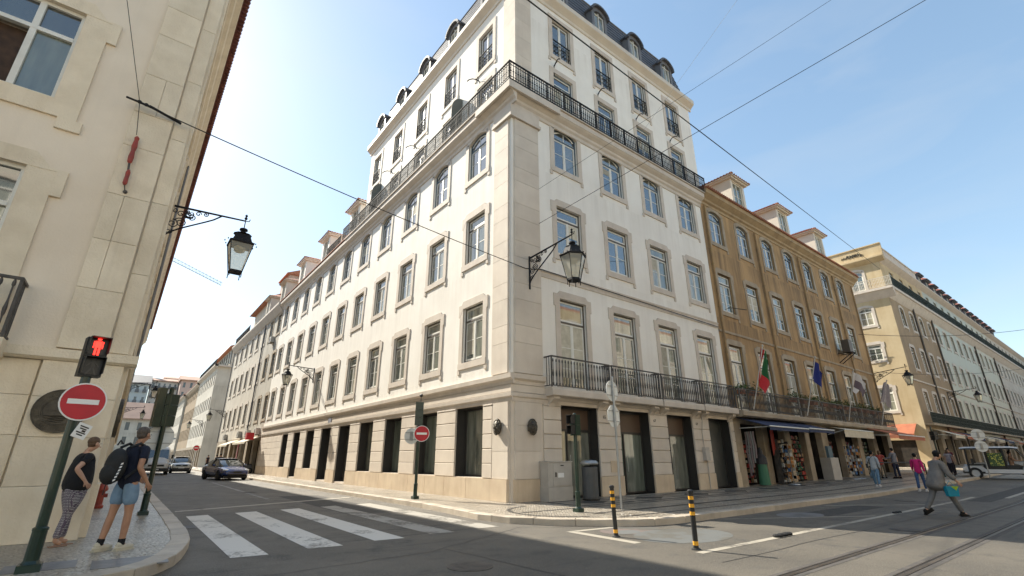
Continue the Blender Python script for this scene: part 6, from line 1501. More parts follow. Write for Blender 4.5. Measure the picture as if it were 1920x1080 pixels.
for i in range(5): scooter('parked dark scooter by the shops past the white building, %s in the row' % ['first', 'second', 'third', 'fourth', 'fifth'][i], -.9, 38.2 + 1.1 * i, 80 + 6 * i)
# ================================================================ PEOPLE
skin_m = mat('skin', (.52, .30, .20), (.46, .26, .17), 8, .55, spec=.3)
skin_tan = mat('skin_tanned', (.42, .23, .14), (.36, .19, .12), 8, .55, spec=.3)
def skinned(name, nodes, edges, m_, parent, sub=2, root=0):
    me = bpy.data.meshes.new(name); me.from_pydata([n[0] for n in nodes], edges, []); me.materials.append(m_)
    o = bpy.data.objects.new(name, me); COL.objects.link(o); o.parent = parent
    bpy.context.view_layer.objects.active = o
    sk = o.modifiers.new('skin', 'SKIN'); sk.use_smooth_shade = True; sk.branch_smoothing = .6
    if not me.skin_vertices: bpy.ops.mesh.customdata_skin_add() if False else None
    layer = me.skin_vertices[0].data if me.skin_vertices else None
    for i, n in enumerate(nodes):
        r = n[1] if isinstance(n[1], tuple) else (n[1], n[1]); layer[i].radius = r; layer[i].use_root = (i == root)
    ss = o.modifiers.new('subsurf', 'SUBSURF'); ss.levels = sub; ss.render_levels = sub
    return o
def person(label, loc, face, H=1.72, lean=0.0, legs=((0, 0), (0, 0)), arms=((0, 8, 10), (0, 8, 10)), top=None, bottom=None, hair=None, sk=None, sleeve=.5, leglen=1.0, girth=1.0, shoes=None, head_dn=0, long_hair=False, top_len=0.0, socks=None, shorts_flare=0.0, hands=True, spread=.09, group=None, barefoot=False, look=0, bald=False):
    """face: direction faced, degrees from +x. legs: (hip forward, knee bend) left,right; arms: (forward, outward, elbow bend)"""
    t = thing('person', label, 'person', loc, R(face - 90), group); sk = sk or skin_m; s = H / 1.75
    V = Vector
    def rotx(v, a): c, s_ = math.cos(a), math.sin(a); return V((v.x, v.y * c - v.z * s_, v.y * s_ + v.z * c))   # +a tips +z towards -y
    hips = []; feet = []
    thigh, shin = .43 * s, .42 * s
    for sd, (hf, kb) in zip((-1, 1), legs):
        h = V((sd * spread * s, 0, 0)); k = h + V((sd * .01, math.sin(R(hf)) * thigh, -math.cos(R(hf)) * thigh))
        a = R(hf - kb); an = k + V((0, math.sin(a) * shin, -math.cos(a) * shin)); hips.append((h, k, an)); feet.append(an.z)
    hz = -min(feet) + .075 * s
    hips = [tuple(p + V((0, 0, hz)) for p in q) for q in hips]
    P0 = V((0, 0, hz)); L = R(lean)
    def up(d, x=0, y=0): return P0 + V((x, y * math.cos(L) + d * math.sin(L), d * math.cos(L) - y * math.sin(L)))
    pel, waist, chest, sh = up(.02), up(.17 * s), up(.34 * s), up(.49 * s); neck = up(.56 * s, 0, .01); hd0 = up(.64 * s, 0, .03 + head_dn * .02); hd1 = up(.735 * s, 0, .045 + head_dn * .05)
    g = girth
    nodes = [(pel, (.135 * s * g, .105 * s * g)), (waist, (.125 * s * g, .095 * s * g)), (chest, (.145 * s * (1 + (g - 1) * .8), .105 * s * g)), (sh, (.10 * s, .075 * s)), (neck, .052 * s), (hd0, (.070 * s, .085 * s)), (hd1, (.075 * s, .092 * s))]
    edges = [(0, 1), (1, 2), (2, 3), (3, 4), (4, 5), (5, 6)]
    def add(p, r, prev): nodes.append((p, r)); edges.append((prev, len(nodes) - 1)); return len(nodes) - 1
    nose = add(up(.655 * s, 0, .118 + head_dn * .03), .012, 5)
    # legs
    for h, k, an in hips:
        a = add(h, .088 * s * g, 0); mid = add(h.lerp(k, .5), .075 * s * g, a); b = add(k, .052 * s, mid); c = add(k.lerp(an, .32), .055 * s, b); d = add(an, .036 * s, c)
        add(an + V((0, .10 * s, -.035 * s)), (.038 * s, .026 * s), d)
    # arms
    armj = []
    for sd, (fw, out, el) in zip((-1, 1), arms):
        S = up(.475 * s, sd * .175 * s); d1 = V((sd * math.sin(R(out)), math.sin(R(fw)) * math.cos(R(out)), -math.cos(R(fw)) * math.cos(R(out)))); E = S + d1 * .285 * s
        fold = rotx(V((d1.x * .6 if el >= 0 else -sd * .9, d1.y, d1.z)).normalized(), R(abs(el)) * (1 if el >= 0 else .55)); Wr = E + fold.normalized() * .25 * s
        a = add(S, .055 * s, 3); b = add(S.lerp(E, .5), .046 * s, a); c = add(E, .040 * s, b); c2 = add(E.lerp(Wr, .35), .040 * s, c); d = add(Wr, .026 * s, c2)
        hd = fold.normalized(); pm = add(Wr + hd * .05 * s, (.034 * s, .018 * s), d); armj.append((S, E, Wr, hd))
        if hands:
            side = hd.cross(V((1, 0, 0))).normalized(); cu = V((-sd, 0, 0))
            kn = Wr + hd * .085 * s
            for i, ln in enumerate((.062, .072, .068, .052)):
                f0 = kn + side * (.026 - .018 * i) * s; e1 = add(f0, .0095 * s, pm); f1 = f0 + (hd + cu * .25).normalized() * ln * .55 * s; e2 = add(f1, .0085 * s, e1); add(f1 + (hd * .7 + cu * .8).normalized() * ln * .5 * s, .007 * s, e2)
            e1 = add(Wr + hd * .04 * s + side * .035 * s, .011 * s, pm); add(Wr + hd * .075 * s + side * .055 * s + cu * .01, .009 * s, e1)
    b = skinned('body', nodes, edges, sk, t)
    # head details
    hc = hd0.lerp(hd1, .55); f = (hd0 - neck); 
    m = MB()
    for sd in (-1, 1): m.ball(hc + V((sd * .028 * s, .083 * s, .0)), .009 * s, .006, .006 * s, 8, 5)
    part('eyes', m, black_plastic, t, smooth=True)
    m = MB()
    for sd in (-1, 1): m.ball(hc + V((sd * .080 * s, .0, -.01)), .014, .026, .034, 8, 5)
    m.ball(hc + V((0, .088 * s, -.055 * s)), .026 * s, .012, .008, 8, 5)
    part('ears_and_mouth', m, sk, t, smooth=True)
    m = MB(); hm = hair or mat('hair_dark', (.03, .022, .018), (.05, .035, .028), 30, .6)
    m.ball(hc + V((0, -.030 * s, .040 * s)), .083 * s, .090 * s, .082 * s, 14, 10); m.ball(hc + V((0, -.045 * s, -.005)), .078 * s, .062 * s, .07 * s, 12, 8)
    if long_hair: m.ball(hc + V((0, -.06 * s, -.06 * s)), .085 * s, .06 * s, .13 * s, 12, 8)
    part('hair', m, hm, t, smooth=True)
    # clothes
    if top:
        c = .018
        tn = [(up(-.14 * s - top_len), (.150 * s * g + c, .118 * s * g + c)), (waist, (.138 * s * g + c, .108 * s * g + c)), (chest, (.150 * s * (1 + (g - 1) * .8) + c, .108 * s * g + c)), (sh, (.112 * s + c * .4, .085 * s + c * .4)), (up(.525 * s), .062 * s)]
        te = [(0, 1), (1, 2), (2, 3), (3, 4)]
        for (S, E, Wr, hd) in armj:
            tn.append((S, .068 * s)); te.append((3, len(tn) - 1)); tn.append((S.lerp(E, min(1, sleeve * .6)), .063 * s)); te.append((len(tn) - 2, len(tn) - 1)); tn.append((S.lerp(E, min(1, sleeve)), .060 * s)); te.append((len(tn) - 2, len(tn) - 1))
            if sleeve > 1: tn.append((E.lerp(Wr, .9), .040 * s)); te.append((len(tn) - 2, len(tn) - 1))
        skinned('shirt', tn, te, top, t)
    if bottom:
        bn = [(up(.13 * s), (.137 * s * g + .01, .108 * s * g + .01)), (pel, (.142 * s * g + .012, .115 * s * g + .012))]; be = [(0, 1)]
        for h, k, an in hips:
            pr = 1
            full = leglen
            pts = [(h, .098 * s * g), (h.lerp(k, .5), .086 * s * g + shorts_flare)] 
            if full >= .5: pts.append((h.lerp(k, min(1, full * 1.0 if full < 1 else 1) * (.93 if full < 1 else 1)), .068 * s + shorts_flare))
            if full >= 1: pts += [(k.lerp(an, .45), .066 * s), (k.lerp(an, .93), .058 * s)]
            for q, r in pts: bn.append((q, r)); be.append((pr, len(bn) - 1)); pr = len(bn) - 1
        skinned('trousers' if leglen >= 1 else 'shorts', bn, be, bottom, t)
    shm = shoes or mat('shoe_dark', (.03, .025, .02), rough=.5)
    for (h, k, an) in hips:
        d = (an - k).normalized(); m = MB(); pitch = math.atan2(d.y, -d.z) * .7
        if not barefoot:
            m.ball((0, .055 * s, -.035 * s), .050 * s, .145 * s, .045 * s, 12, 8); m.ball((0, -.01, 0), .045 * s, .06 * s, .05 * s, 10, 6); m.box(-.046 * s, .046 * s, -.08 * s, .18 * s, -.078 * s, -.055 * s)
        else: m.box(-.045 * s, .045 * s, -.06 * s, .17 * s, -.078 * s, -.062 * s)
        o = part('shoe' if not barefoot else 'sandal', m, shm, t, an, smooth=False); o.rotation_euler = (-pitch if abs(pitch) > .25 else 0, 0, 0)
        if socks: part('sock', MB().tube([k.lerp(an, .80), an], .045 * s, 10), socks, t)
    return t, dict(hips=hips, arms=armj, up=up, s=s, hc=hc)
def stripes_mat():
    m = bpy.data.materials.new('zigzag_print'); m.use_nodes = True; nt = m.node_tree; b = nt.nodes['Principled BSDF']; tc = nt.nodes.new('ShaderNodeTexCoord').outputs['Object']
    w = nt.nodes.new('ShaderNodeTexWave'); w.bands_direction = 'Z'; w.inputs['Scale'].default_value = 14; w.inputs['Distortion'].default_value = 2.0; w.inputs['Detail Scale'].default_value = 6; nt.links.new(tc, w.inputs['Vector'])
    w2 = nt.nodes.new('ShaderNodeTexWave'); w2.bands_direction = 'X'; w2.inputs['Scale'].default_value = 18; w2.inputs['Distortion'].default_value = 3; nt.links.new(tc, w2.inputs['Vector'])
    c = _mix(nt, _ramp(nt, w.outputs['Fac'], .35, .65), (.035, .03, .04), (.42, .38, .38)); c = _mix(nt, _ramp(nt, w2.outputs['Fac'], .72, .9), c, (.10, .07, .10)); nt.links.new(c, b.inputs['Base Color']); b.inputs['Roughness'].default_value = .85; return m
cl = lambda n_, c, c2=None: mat('cloth_' + n_, c, c2 or tuple(x * .7 for x in c), 7, .88, .9, 16)
denim = cl('denim_light', (.20, .30, .40), (.14, .22, .32)); denim_d = cl('denim_blue', (.05, .10, .22)); black_c = cl('black', (.012, .012, .014)); navy_c = cl('navy', (.012, .016, .035))
# woman with hand on hip
t, J = person('woman in a black t-shirt and zigzag patterned trousers, hand on hip by the left wall', (-10.20, -1.70, 0), 22, 1.64, lean=2, legs=((4, 4), (-6, 4)), arms=((12, 6, 12), (-42, 22, 78)), top=black_c, bottom=stripes_mat(), hair=mat('hair_brown', (.12, .07, .035), (.08, .045, .025), 30, .6), girth=1.75, sleeve=.62, shoes=mat('sandal_tan', (.30, .18, .12), rough=.7), barefoot=True, top_len=.02, head_dn=1)
# man with backpack
t, J = person('man in a navy polo, denim shorts and white trainers waiting with a black backpack', (-9.56, -2.72, 0), 35, 1.78, lean=3, legs=((-6, 4), (6, 6)), arms=((14, 8, 42), (-16, 12, 50)), top=navy_c, bottom=denim, hair=mat('hair_grey', (.11, .085, .065), (.07, .055, .045), 30, .6), sk=skin_tan, sleeve=.62, leglen=.86, shorts_flare=.012, shoes=mat('shoe_offwhite', (.55, .50, .38), (.45, .41, .32), 9, .6), socks=black_c, girth=1.08)
m = MB(); m.ball((0, -.25, 1.18), .155, .13, .25, 16, 12); m.ball((0, -.30, 1.07), .14, .12, .16, 14, 8); pk = part('backpack', m, mat('backpack_black', (.012, .012, .012), (.02, .02, .02), 6, .7, .3, 60), t, smooth=True)
m = MB()
for sx in (-.10, .10): m.tube([(sx, -.17, 1.44), (sx * 1.15, -.04, 1.50), (sx * 1.25, .11, 1.42), (sx * 1.35, .10, 1.22), (sx * 1.3, -.16, 1.0)], .022, 6)
m.tube([(.05, -.35, .98), (.06, -.37, .78)], .008, 4); m.tube([(0, -.22, 1.49), (0, -.27, 1.54), (0, -.30, 1.47)], .012, 5); link('strap', m.mesh('strap', mat('backpack_black', (0, 0, 0))), pk)
m = MB(); m.box(-.002, .002, -.002, .002, 0, 0)
for k in range(6): m.obox((.170 - .004 * abs(k - 2.5), -.335 + .012 * k, .98 + .045 * k), (.004, 0, 0), (0, .014, .004), (0, .004, .013))
link('print', m.mesh('print', sign_white), pk)
# man in grey suit striding
suit = cl('grey_suit', (.20, .185, .17), (.15, .14, .13)); suit_t = cl('grey_trousers', (.17, .165, .16), (.13, .125, .12))
t, J = person('man in a loose grey jacket striding across the road with a turquoise bag', (7.55, -8.75, -.13), -38, 1.74, lean=11, legs=((-24, 14), (27, 4)), arms=((14, 14, 30), (6, 18, 30)), top=None, bottom=suit_t, hair=mat('hair_dark', (0, 0, 0)), sleeve=1.2, girth=1.05, shoes=mat('shoe_dark', (0, 0, 0)), head_dn=1)
# jacket: one hanging shell round torso and sleeves
up, s = J['up'], J['s']
jn = [(up(-.26 * s, .03, -.12), (.245, .18)), (up(-.05 * s, .02, -.07), (.25, .18)), (up(.17 * s, 0, -.02), (.215, .155)), (up(.34 * s), (.20, .14)), (up(.485 * s), (.125, .10)), (up(.55 * s), .07)]; je = [(0, 1), (1, 2), (2, 3), (3, 4), (4, 5)]
for (S, E, Wr, hd) in J['arms']:
    jn += [(S, .08), (S.lerp(E, .6), .078), (E, .07), (E.lerp(Wr, .8), .060)]; n = len(jn); je += [(4, n - 4), (n - 4, n - 3), (n - 3, n - 2), (n - 2, n - 1)]
skinned('jacket', jn, je, suit, t)
bagm = MB(); 
tb = solo('carrier_bag', bagm.prism([(-.13, -.24), (.13, -.24), (.16, .0), (-.16, .0)], -.05, .05), mat('bag_turquoise', (.01, .25, .35), (.01, .20, .30), 5, .5), 'turquoise carrier bag with a lime edge held by the man in grey', 'bag', (7.5 - .05, -8.75 - .26, .60), R(-38))
m = MB(); m.prism([(.08, -.10), (.165, .001), (-.04, .001)], -.055, -.0505); link('lime_edge', m.mesh('lime_edge', mat('bag_lime', (.30, .45, .03), rough=.5)), tb)
m = MB(); m.tube([(-.12, 0, 0), (0, 0, .13), (.12, 0, 0)], .008, 4); link('handle', m.mesh('handle', mat('bag_turquoise', (0, 0, 0))), tb)
# woman in pink
person('woman in a bright pink long sleeved top and jeans by the right kerb', (17.9, -5.9, gz(17.8) - .10), 5, 1.60, legs=((-14, 8), (16, 6)), arms=((16, 8, 30), (-10, 8, 20)), top=cl('pink', (.55, .02, .16), (.42, .015, .12)), bottom=denim_d, hair=mat('hair_dark', (0, 0, 0)), sleeve=1.2, shoes=mat('shoe_white', (.5, .5, .5), rough=.6))
# woman with crossbody bag
t, J = person('woman in a pale blue blouse and jeans wearing a black crossbody bag', (18.0, -4.26, gz(18)), 8, 1.62, legs=((16, 4), (-14, 8)), arms=((10, 16, 46), (-12, 10, 20)), top=cl('pale_blue', (.40, .43, .45), (.34, .37, .40)), bottom=cl('denim_mid', (.14, .24, .34), (.10, .18, .28)), hair=mat('hair_dark', (0, 0, 0)), sleeve=1.2, long_hair=False, shoes=mat('shoe_white', (0, 0, 0)))
m = MB(); m.box(-.27, -.20, -.14, .08, .82, 1.0); m.tube([(-.23, -.03, 1.0), (-.05, -.16, 1.25), (.12, -.10, 1.42), (.13, .04, 1.44)], .010, 5); part('crossbody_bag', m, black_plastic, t)
# the group by the shops
person('woman in a red top looking down beside the group at the shops', (27.3, -1.9, gz(27.3)), 0, 1.62, arms=((20, 14, 80), (20, 14, 80)), top=cl('coral', (.50, .09, .07)), bottom=cl('khaki', (.16, .13, .09)), hair=mat('hair_brown', (0, 0, 0)), long_hair=True, group='group of people at the shops')
person('man in a grey checked shirt and dark jeans talking in the group at the shops', (27.3, -2.6, gz(27.3)), 70, 1.76, arms=((20, 14, 70), (10, 10, 70)), legs=((4, 0), (-4, 0)), top=cl('grey_check', (.20, .20, .22)), bottom=cl('dark_jeans', (.02, .025, .05)), sleeve=1.2, group='group of people at the shops')
person('person in dark clothes standing behind the group at the shops', (28.3, -2.3, gz(28.3)), 160, 1.70, top=cl('brown', (.10, .07, .055)), bottom=cl('red_shorts', (.30, .05, .04)), leglen=.8, group='group of people at the shops')
# near the cart
t, J = person('woman with a pale top and a small handbag standing left of the electric cart', (33.6, -3.9, gz(33.6)), 10, 1.62, arms=((14, 14, 60), (6, 8, 10)), top=cl('white_print', (.42, .38, .38), (.30, .24, .26)), bottom=cl('black_skirt', (.03, .02, .03)), long_hair=True, hair=mat('hair_brown', (0, 0, 0)))
person('person in dark red standing close behind the woman with the handbag', (35.0, -3.7, gz(35)), 190, 1.72, top=cl('burgundy', (.12, .02, .03)), bottom=cl('black', (0, 0, 0)))
# left street people
for i, (x, y, c, lab) in enumerate(((-5.2, 62, (.03, .03, .04), 'distant person in black between the van and the silver car'), (-1.4, 57, (.05, .04, .05), 'distant person in dark clothes near the far no entry sign'), (-.9, 54, (.25, .06, .05), 'distant person in a red brown top on the far pavement'), (-1.5, 49.5, (.04, .05, .07), 'distant person in dark blue on the far pavement'), (-3.3, 33.9, (.03, .03, .035), 'person in black standing behind the dark blue car'))):
    person(lab, (x, y, 0), -90 + 40 * i, 1.7, legs=((8, 3), (-8, 3)), top=cl('far%d' % i, c), bottom=cl('black', (0, 0, 0)), hands=False)
# ================================================================ VEHICLES
def loft(sections, closed_ends=True):
    m = MB(); n = len(sections[0]); b = 0
    for s in sections: m.v += [tuple(p) for p in s]
    for i in range(len(sections) - 1):
        for k in range(n - 1): a = i * n + k; m.f.append((a, a + 1, a + n + 1, a + n)); m.m.append(0)
    if closed_ends:
        m.f.append(tuple(range(n))[::-1]); m.m.append(0); e = (len(sections) - 1) * n; m.f.append(tuple(range(e, e + n))); m.m.append(0)
    return m
def smooth_obj(o, lv=2):
    for p in o.data.polygons: p.use_smooth = True
    ss = o.modifiers.new('subsurf', 'SUBSURF'); ss.levels = lv; ss.render_levels = lv; return o
def wheel(parent, x, y, z, r, w, side, rimm):
    m = MB(); P_ = [(0, 0)]
    o = link('wheel', None, parent, (x, y, z)); o.rotation_euler = (0, math.pi / 2, 0); o.empty_display_size = .2
    t = MB(); t.lathe([(r * .62, -w / 2), (r * .93, -w / 2), (r, -w / 2 + .04), (r, w / 2 - .04), (r * .93, w / 2), (r * .62, w / 2)], n=24); link('tyre', t.mesh('tyre', rubber), o)
    k = MB(); k.lathe([(r * .50, -w / 2 - .006), (r * .60, -w / 2 - .012), (r * .60, w / 2 + .012), (r * .50, w / 2 + .006)], n=18)
    for i in range(5):
        a = 2 * math.pi * i / 5; k.obox((r * .32 * math.cos(a), r * .32 * math.sin(a), side * (w / 2 + .012)), (r * .30 * math.cos(a), r * .30 * math.sin(a), 0), (-.05 * r * 2 * math.sin(a) * .5, .05 * r * 2 * math.cos(a) * .5, 0), (0, 0, .012))
    link('rim', k.mesh('rim', rimm), o)
headl = mat('headlight', (.75, .78, .8), rough=.1, spec=1.0); black_trim = mat('black_trim', (.015, .015, .016), rough=.35)
alloy = mat('alloy', (.35, .35, .36), rough=.35, metal=.8)
def car(label, loc, heading, L=4.6, W_=1.85, H_=1.45, paint_m=None, kind='sedan', plate=True):
    """local +y is the front"""
    t = thing('parked_car' if False else 'car', label, 'car', loc, R(heading - 90)); hl = L / 2; hw = W_ / 2; wr = .335 if kind != 'suv' else .355; gc_ = .20
    belt = .92 if kind == 'sedan' else 1.02
    st = {'sedan': [(-hl, .50, .62, .80), (-hl + .15, .28, .98, .97), (-hl + .9, gc_, 1.0, 1.0), (-.3, gc_, belt, 1.0), (.75, gc_, belt - .02, 1.0), (hl - 1.0, gc_, .86, .99), (hl - .35, .24, .74, .93), (hl - .06, .30, .60, .80), (hl, .36, .52, .70)],
          'suv': [(-hl, .45, .80, .85), (-hl + .12, .26, 1.0, .97), (-hl + .9, gc_ + .04, 1.04, 1.0), (-.3, gc_ + .04, belt, 1.0), (.7, gc_ + .04, belt, 1.0), (hl - .9, gc_ + .04, 1.0, .99), (hl - .2, .26, .92, .95), (hl - .04, .32, .80, .88), (hl, .4, .70, .84)]}[kind]
    secs = []
    for y, zb, zt, wf in st:
        w = hw * wf; secs.append([(-w * .90, y, zb), (-w, y, zb + (zt - zb) * .35), (-w * .99, y, zb + (zt - zb) * .75), (-w * .90, y, zt), (-w * .5, y, zt + .035), (0, y, zt + .045), (w * .5, y, zt + .035), (w * .90, y, zt), (w * .99, y, zb + (zt - zb) * .75), (w, y, zb + (zt - zb) * .35), (w * .90, y, zb), (0, y, zb)])
    m = loft([s + [s[0]] for s in secs]); o = part('body', m, paint_m, t); smooth_obj(o, 2)
    if kind == 'sedan': cs = [(-hl + .45, .98, .80, .0), (-.95, 1.30, .70, .3), (-.1, H_, .68, .42), (.45, H_ - .07, .69, .38), (1.35, .90, .82, .0)]
    else: cs = [(-hl + .12, 1.05, .86, .0), (-hl + .35, 1.50, .76, .4), (-.2, H_, .74, .5), (.5, H_ - .06, .75, .48), (1.15, 1.02, .86, .0)]
    secs = []
    for y, zt, wf, _ in cs:
        zb = belt - .06 if zt > belt + .12 else zt - .1; wb = hw * .93; wt = hw * wf; secs.append([(-wb, y, zb), (-(wb + wt) / 2, y, (zb + zt) / 2), (-wt, y, zt - .03), (-wt * .6, y, zt + .01), (0, y, zt + .02), (wt * .6, y, zt + .01), (wt, y, zt - .03), ((wb + wt) / 2, y, (zb + zt) / 2), (wb, y, zb)])
    o = part('windows', loft(secs), glass_car, t); smooth_obj(o, 2)
    # roof panel and pillars
    r = [s for s in secs[1:4]]; m = loft([[(x * 1.01, y, z + .022) for x, y, z in s[2:7]] for s in r], False); o = part('roof', m, paint_m, t); smooth_obj(o, 2)
    for sx in (-1, 1):
        m = MB(); m.tube([(sx * hw * .90, cs[4][0] - .08, belt), (sx * hw * (cs[3][2] + .02), cs[3][0] + .05, cs[3][1] - .05), (sx * hw * (cs[2][2] + .015), cs[2][0], cs[2][1] - .05), (sx * hw * (cs[1][2] + .02), cs[1][0], cs[1][1] - .05), (sx * hw * .9, cs[0][0] + .1, belt + .04)], .028, 6)
        part('roof_rail', m, paint_m if kind == 'suv' else black_trim, t)
        part('door_pillar', MB().tube([(sx * hw * .94, -.25, belt), (sx * hw * .72, -.25, H_ - .08)], .03, 6), black_trim, t)
    fy = hl
    for sx in (-1, 1):
        m = MB(); z = .66 if kind == 'sedan' else .80; m.ball((sx * hw * .70, fy - .30, z), .20, .16, .065, 12, 8); part('headlight', m, headl, t, smooth=True)
        m = MB(); m.ball((sx * (hw + .09), .75, belt + .06), .10, .06, .07, 10, 6); m.tube([(sx * (hw - .06), .78, belt), (sx * (hw + .06), .75, belt + .04)], .02); part('mirror', m, paint_m, t, smooth=True)
    m = MB()
    if kind == 'suv': m.box(-hw * .55, hw * .55, fy - .08, fy + .012, .66, .80); m.box(-hw * .8, hw * .8, fy - .12, fy + .02, .34, .50)
    else: m.box(-hw * .6, hw * .6, fy - .1, fy + .012, .32, .42)
    part('grille', m, black_trim, t)
    if plate: part('licence_plate', MB().box(-.26, .26, fy + .0125, fy + .03, .47, .58), sign_white if kind == 'suv' else black_trim, t)
    if kind == 'suv': m = MB(); m.box(-.09, .09, fy + .013, fy + .03, .70, .76); part('emblem', m, alloy, t)
    wb_ = .29 * L
    for yy in (wb_, -wb_):
        for sx in (-1, 1): wheel(t, sx * (hw - .10), yy, wr, wr, .22, sx, alloy if kind == 'suv' else black_trim)
    m = MB(); m.box(-hw * .8, hw * .8, -hl + .3, hl - .3, .14, .3); part('underbody', m, black_trim, t)
    return t
car('dark blue electric saloon car driving towards the camera on the left street', (-3.55, 28.9, -.13), -80, 4.7, 1.88, 1.44, mat('paint_dark_blue', (.010, .028, .13), rough=.25, spec=.6, coat=1.0), 'sedan')
car('silver compact suv behind the dark blue car on the left street', (-4.5, 50.6, -.13), -92, 4.2, 1.80, 1.60, mat('paint_silver', (.42, .41, .38), rough=.3, metal=.4, coat=1.0), 'suv')
car('grey hatchback partly hidden behind the silver suv', (-5.6, 59.5, -.13), -90, 4.1, 1.75, 1.5, mat('paint_grey', (.12, .12, .12), rough=.3, coat=1.0), 'suv', plate=False)
# van
v = thing('van', 'white panel van facing the camera, partly behind the man with the backpack', 'van', (-6.85, 46.7, -.13), R(178)); vp = mat('paint_van_white', (.62, .62, .60), (.55, .55, .54), 3, .35, coat=.6)
secs = []
for y, zb, zt, wf in [(-2.9, .4, 2.35, .93), (-2.7, .3, 2.5, .98), (0, .3, 2.52, 1.0), (1.35, .3, 2.46, .99), (1.75, .3, 2.28, .97), (2.25, .3, 1.35, .96), (2.75, .32, 1.12, .90), (2.88, .42, .9, .80)]:
    w = 1.0 * wf; secs.append([(-w * .95, y, zb), (-w, y, zb + .3), (-w * .98, y, zb + (zt - zb) * .65), (-w * .90, y, zt - .05), (-w * .5, y, zt), (0, y, zt + .01), (w * .5, y, zt), (w * .90, y, zt - .05), (w * .98, y, zb + (zt - zb) * .65), (w, y, zb + .3), (w * .95, y, zb), (0, y, zb), (-w * .95, y, zb)])
smooth_obj(part('body', loft(secs), vp, v), 2)
m = MB(); m.q([(-.84, 2.30, 1.36), (.84, 2.30, 1.36), (.76, 1.84, 2.20), (-.76, 1.84, 2.20)]); part('windscreen', m, glass_car, v)
for sx in (-1, 1):
    m = MB(); m.q([(sx * 1.0, 1.95, 1.38), (sx * 1.0, 1.0, 1.38), (sx * .965, 1.0, 2.05), (sx * .965, 1.55, 2.05)]); part('side_window', m, glass_car, v)
    m = MB(); m.ball((sx * .74, 2.62, .95), .17, .14, .13, 10, 6); part('headlight', m, headl, v, smooth=True); part('mirror', MB().box(sx * 1.02 if sx > 0 else -1.22, 1.22 if sx > 0 else -1.02, 1.9, 2.0, 1.4, 1.75), black_trim, v)
m = MB(); m.box(-.6, .6, 2.78, 2.90, .72, .88); m.box(-.9, .9, 2.72, 2.92, .34, .58); part('grille', m, black_trim, v); part('licence_plate', MB().box(-.26, .26, 2.921, 2.935, .42, .52), sign_white, v)
for yy in (1.95, -1.8):
    for sx in (-1, 1): wheel(v, sx * .9, yy, .34, .34, .24, sx, steel)
# electric sightseeing cart
c = thing('electric_cart', 'white and black electric sightseeing cart with a yellow flower panel, entering from the right', 'electric cart', (33.4, -6.35, gz(33.3) - .13), R(-170 - 0))
cw, ck = mat('cart_white', (.62, .63, .64), rough=.35, coat=.5), black_trim
CL = 1.80
m = MB(); m.box(-.72, .72, -CL, CL - .1, .30, .42); part('chassis', m, ck, c)
m = loft([[(-.66, y, .42), (-.70, y, .42 + h * .7), (-.55, y, .42 + h), (.55, y, .42 + h), (.70, y, .42 + h * .7), (.66, y, .42)] for y, h in ((-CL, .25), (-CL + .15, .42), (-CL + .9, .42), (-CL + 1.1, .10))], True); part('rear_body', m, cw, c)
m = loft([[(-.66, y, .36), (-.70, y, .42 + h * .7), (-.52, y, .42 + h), (.52, y, .42 + h), (.70, y, .42 + h * .7), (.66, y, .36)] for y, h in ((CL - .95, .12), (CL - .75, .50), (CL - .3, .46), (CL, .22))], True); part('front_body', m, cw, c)
m = MB()
for sx in (-1, 1):
    m.box(min(sx * .70, sx * .735), max(sx * .70, sx * .735), -CL + 1.0, CL - .9, .34, .56)
part('side_skirt', m, cw, c)
m = MB(); m.box(-.64, .64, -CL + 1.0, CL - 1.0, .50, .80); part('seat_base', m, ck, c)
rf = loft([[(-.74, y, 1.80 + h), (-.70, y, 1.86 + h), (0, y, 1.90 + h), (.70, y, 1.86 + h), (.74, y, 1.80 + h), (0, y, 1.81 + h), (-.74, y, 1.80 + h)] for y, h in ((-CL + .1, -.03), (-CL + .4, 0), (CL - 1.2, 0), (CL - .85, -.05))], True); part('roof', rf, cw, c)
for sx in (-1, 1):
    for ya, yb in ((-CL + .3, -CL + .35), (-.55, -.55), (.25, .20)): part('pillar', MB().tube([(sx * .69, ya, .5), (sx * .69, yb, 1.80)], .05, 6), ck, c)
    part('pillar', MB().tube([(sx * .68, CL - .45, .85), (sx * .68, CL - .98, 1.80)], .03, 6), ck, c)
m = MB(); m.q([(-.66, CL - .45, .88), (.66, CL - .45, .88), (.66, CL - .97, 1.76), (-.66, CL - .97, 1.76)]); part('windscreen', m, mat('clear_screen', (.5, .55, .58), rough=.1), c)
def flower_mat():
    m = bpy.data.materials.new('flower_print'); m.use_nodes = True; nt = m.node_tree; b = nt.nodes['Principled BSDF']; tc = nt.nodes.new('ShaderNodeTexCoord').outputs['Object']; v_ = nt.nodes.new('ShaderNodeTexVoronoi'); v_.inputs['Scale'].default_value = 11; nt.links.new(tc, v_.inputs['Vector'])
    k = _mix(nt, _ramp(nt, v_.outputs['Distance'], .30, .45), (.60, .58, .10), (.05, .10, .03)); nt.links.new(k, b.inputs['Base Color']); return m
m = MB()
for sx in (-1, 1): m.box(min(sx * .66, sx * .68), max(sx * .66, sx * .68), -.48, .16, .75, 1.5)
part('flower_panel', m, flower_mat(), c)
for ya in (-1.0, -.25, .50): m = MB(); m.box(-.60, .60, ya - .25, ya + .2, .58, .74); m.box(-.60, .60, ya - .32, ya - .2, .74, 1.18); part('seat', m, ck, c)
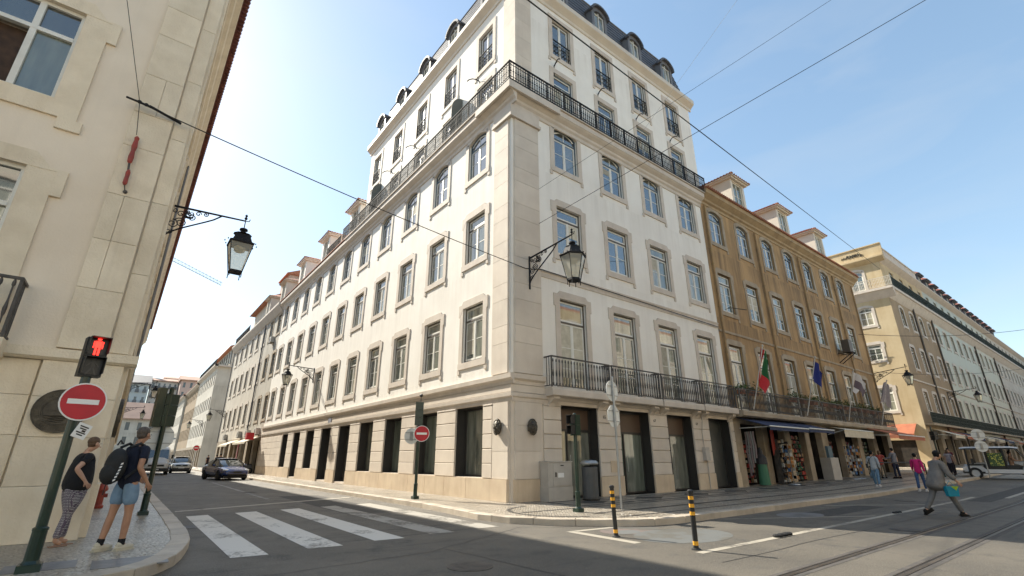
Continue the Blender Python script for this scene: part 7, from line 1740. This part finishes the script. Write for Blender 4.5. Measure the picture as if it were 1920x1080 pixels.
m = MB(); m.box(-.66, .66, -.62, -.57, .45, 1.7); m.box(-.70, .70, -CL + .25, -.5, .78, .86); m.box(-.71, .71, -CL + .15, CL - .95, 1.72, 1.79); m.box(-.66, .66, -CL + .32, -CL + .36, .6, 1.55); part('partition', m, ck, c)
for yy in (-CL + .55, CL - .50):
    for sx in (-1, 1): wheel(c, sx * .64, yy, .33, .33, .22, sx, alloy)
m = MB(); m.box(-.70, .70, -CL - .03, -CL + .05, .35, .47); part('bumper', m, ck, c)
def seated(label, lx, ly, top_c, bot_c, hairm, girth=1.0):
    a = c.rotation_euler[2]; wx = c.location.x + lx * math.cos(a) - ly * math.sin(a); wy = c.location.y + lx * math.sin(a) + ly * math.cos(a)
    person(label, (wx, wy, c.location.z + .27), math.degrees(a) + 90, 1.68, legs=((78, 82), (78, 82)), arms=((40, 10, 45), (40, 10, 45)), top=top_c, bottom=bot_c, hair=hairm, sleeve=.6, girth=girth, hands=False)
seated('driver in a pale shirt at the wheel of the electric cart', -.28, .50, cl('white_shirt', (.45, .44, .42)), denim_d, mat('hair_brown', (0, 0, 0)))
seated('passenger in a tan top beside the driver in the electric cart', .28, .50, cl('tan_top', (.35, .20, .12)), cl('khaki', (0, 0, 0)), mat('hair_dark', (0, 0, 0)))
# ================================================================ follow the gentle rise of the tram street on the ground pieces
import bmesh
def drape(o):
    me = o.data
    if not me or o.type != 'MESH': return
    off = o.matrix_world.translation.x if False else o.location.x
    xs = [v.co.x + off for v in me.vertices]
    if not xs or max(xs) < 14: return
    bm = bmesh.new(); bm.from_mesh(me)
    for cx in (14, 17, 20, 23, 26, 29, 32, 36, 40, 44, 48, 55, 67.2):
        if min(xs) < cx < max(xs): bmesh.ops.bisect_plane(bm, geom=bm.verts[:] + bm.edges[:] + bm.faces[:], plane_co=(cx - off, 0, 0), plane_no=(1, 0, 0))
    for v in bm.verts:
        if v.co.z > -5: v.co.z += gz(v.co.x + off)
    bm.to_mesh(me); bm.free()
for nm in ('road', 'pavement_main', 'pavement_far'):
    r_ = bpy.data.objects[nm]; drape(r_)
    for ch in [o for o in bpy.data.objects if o.parent == r_]: drape(ch)
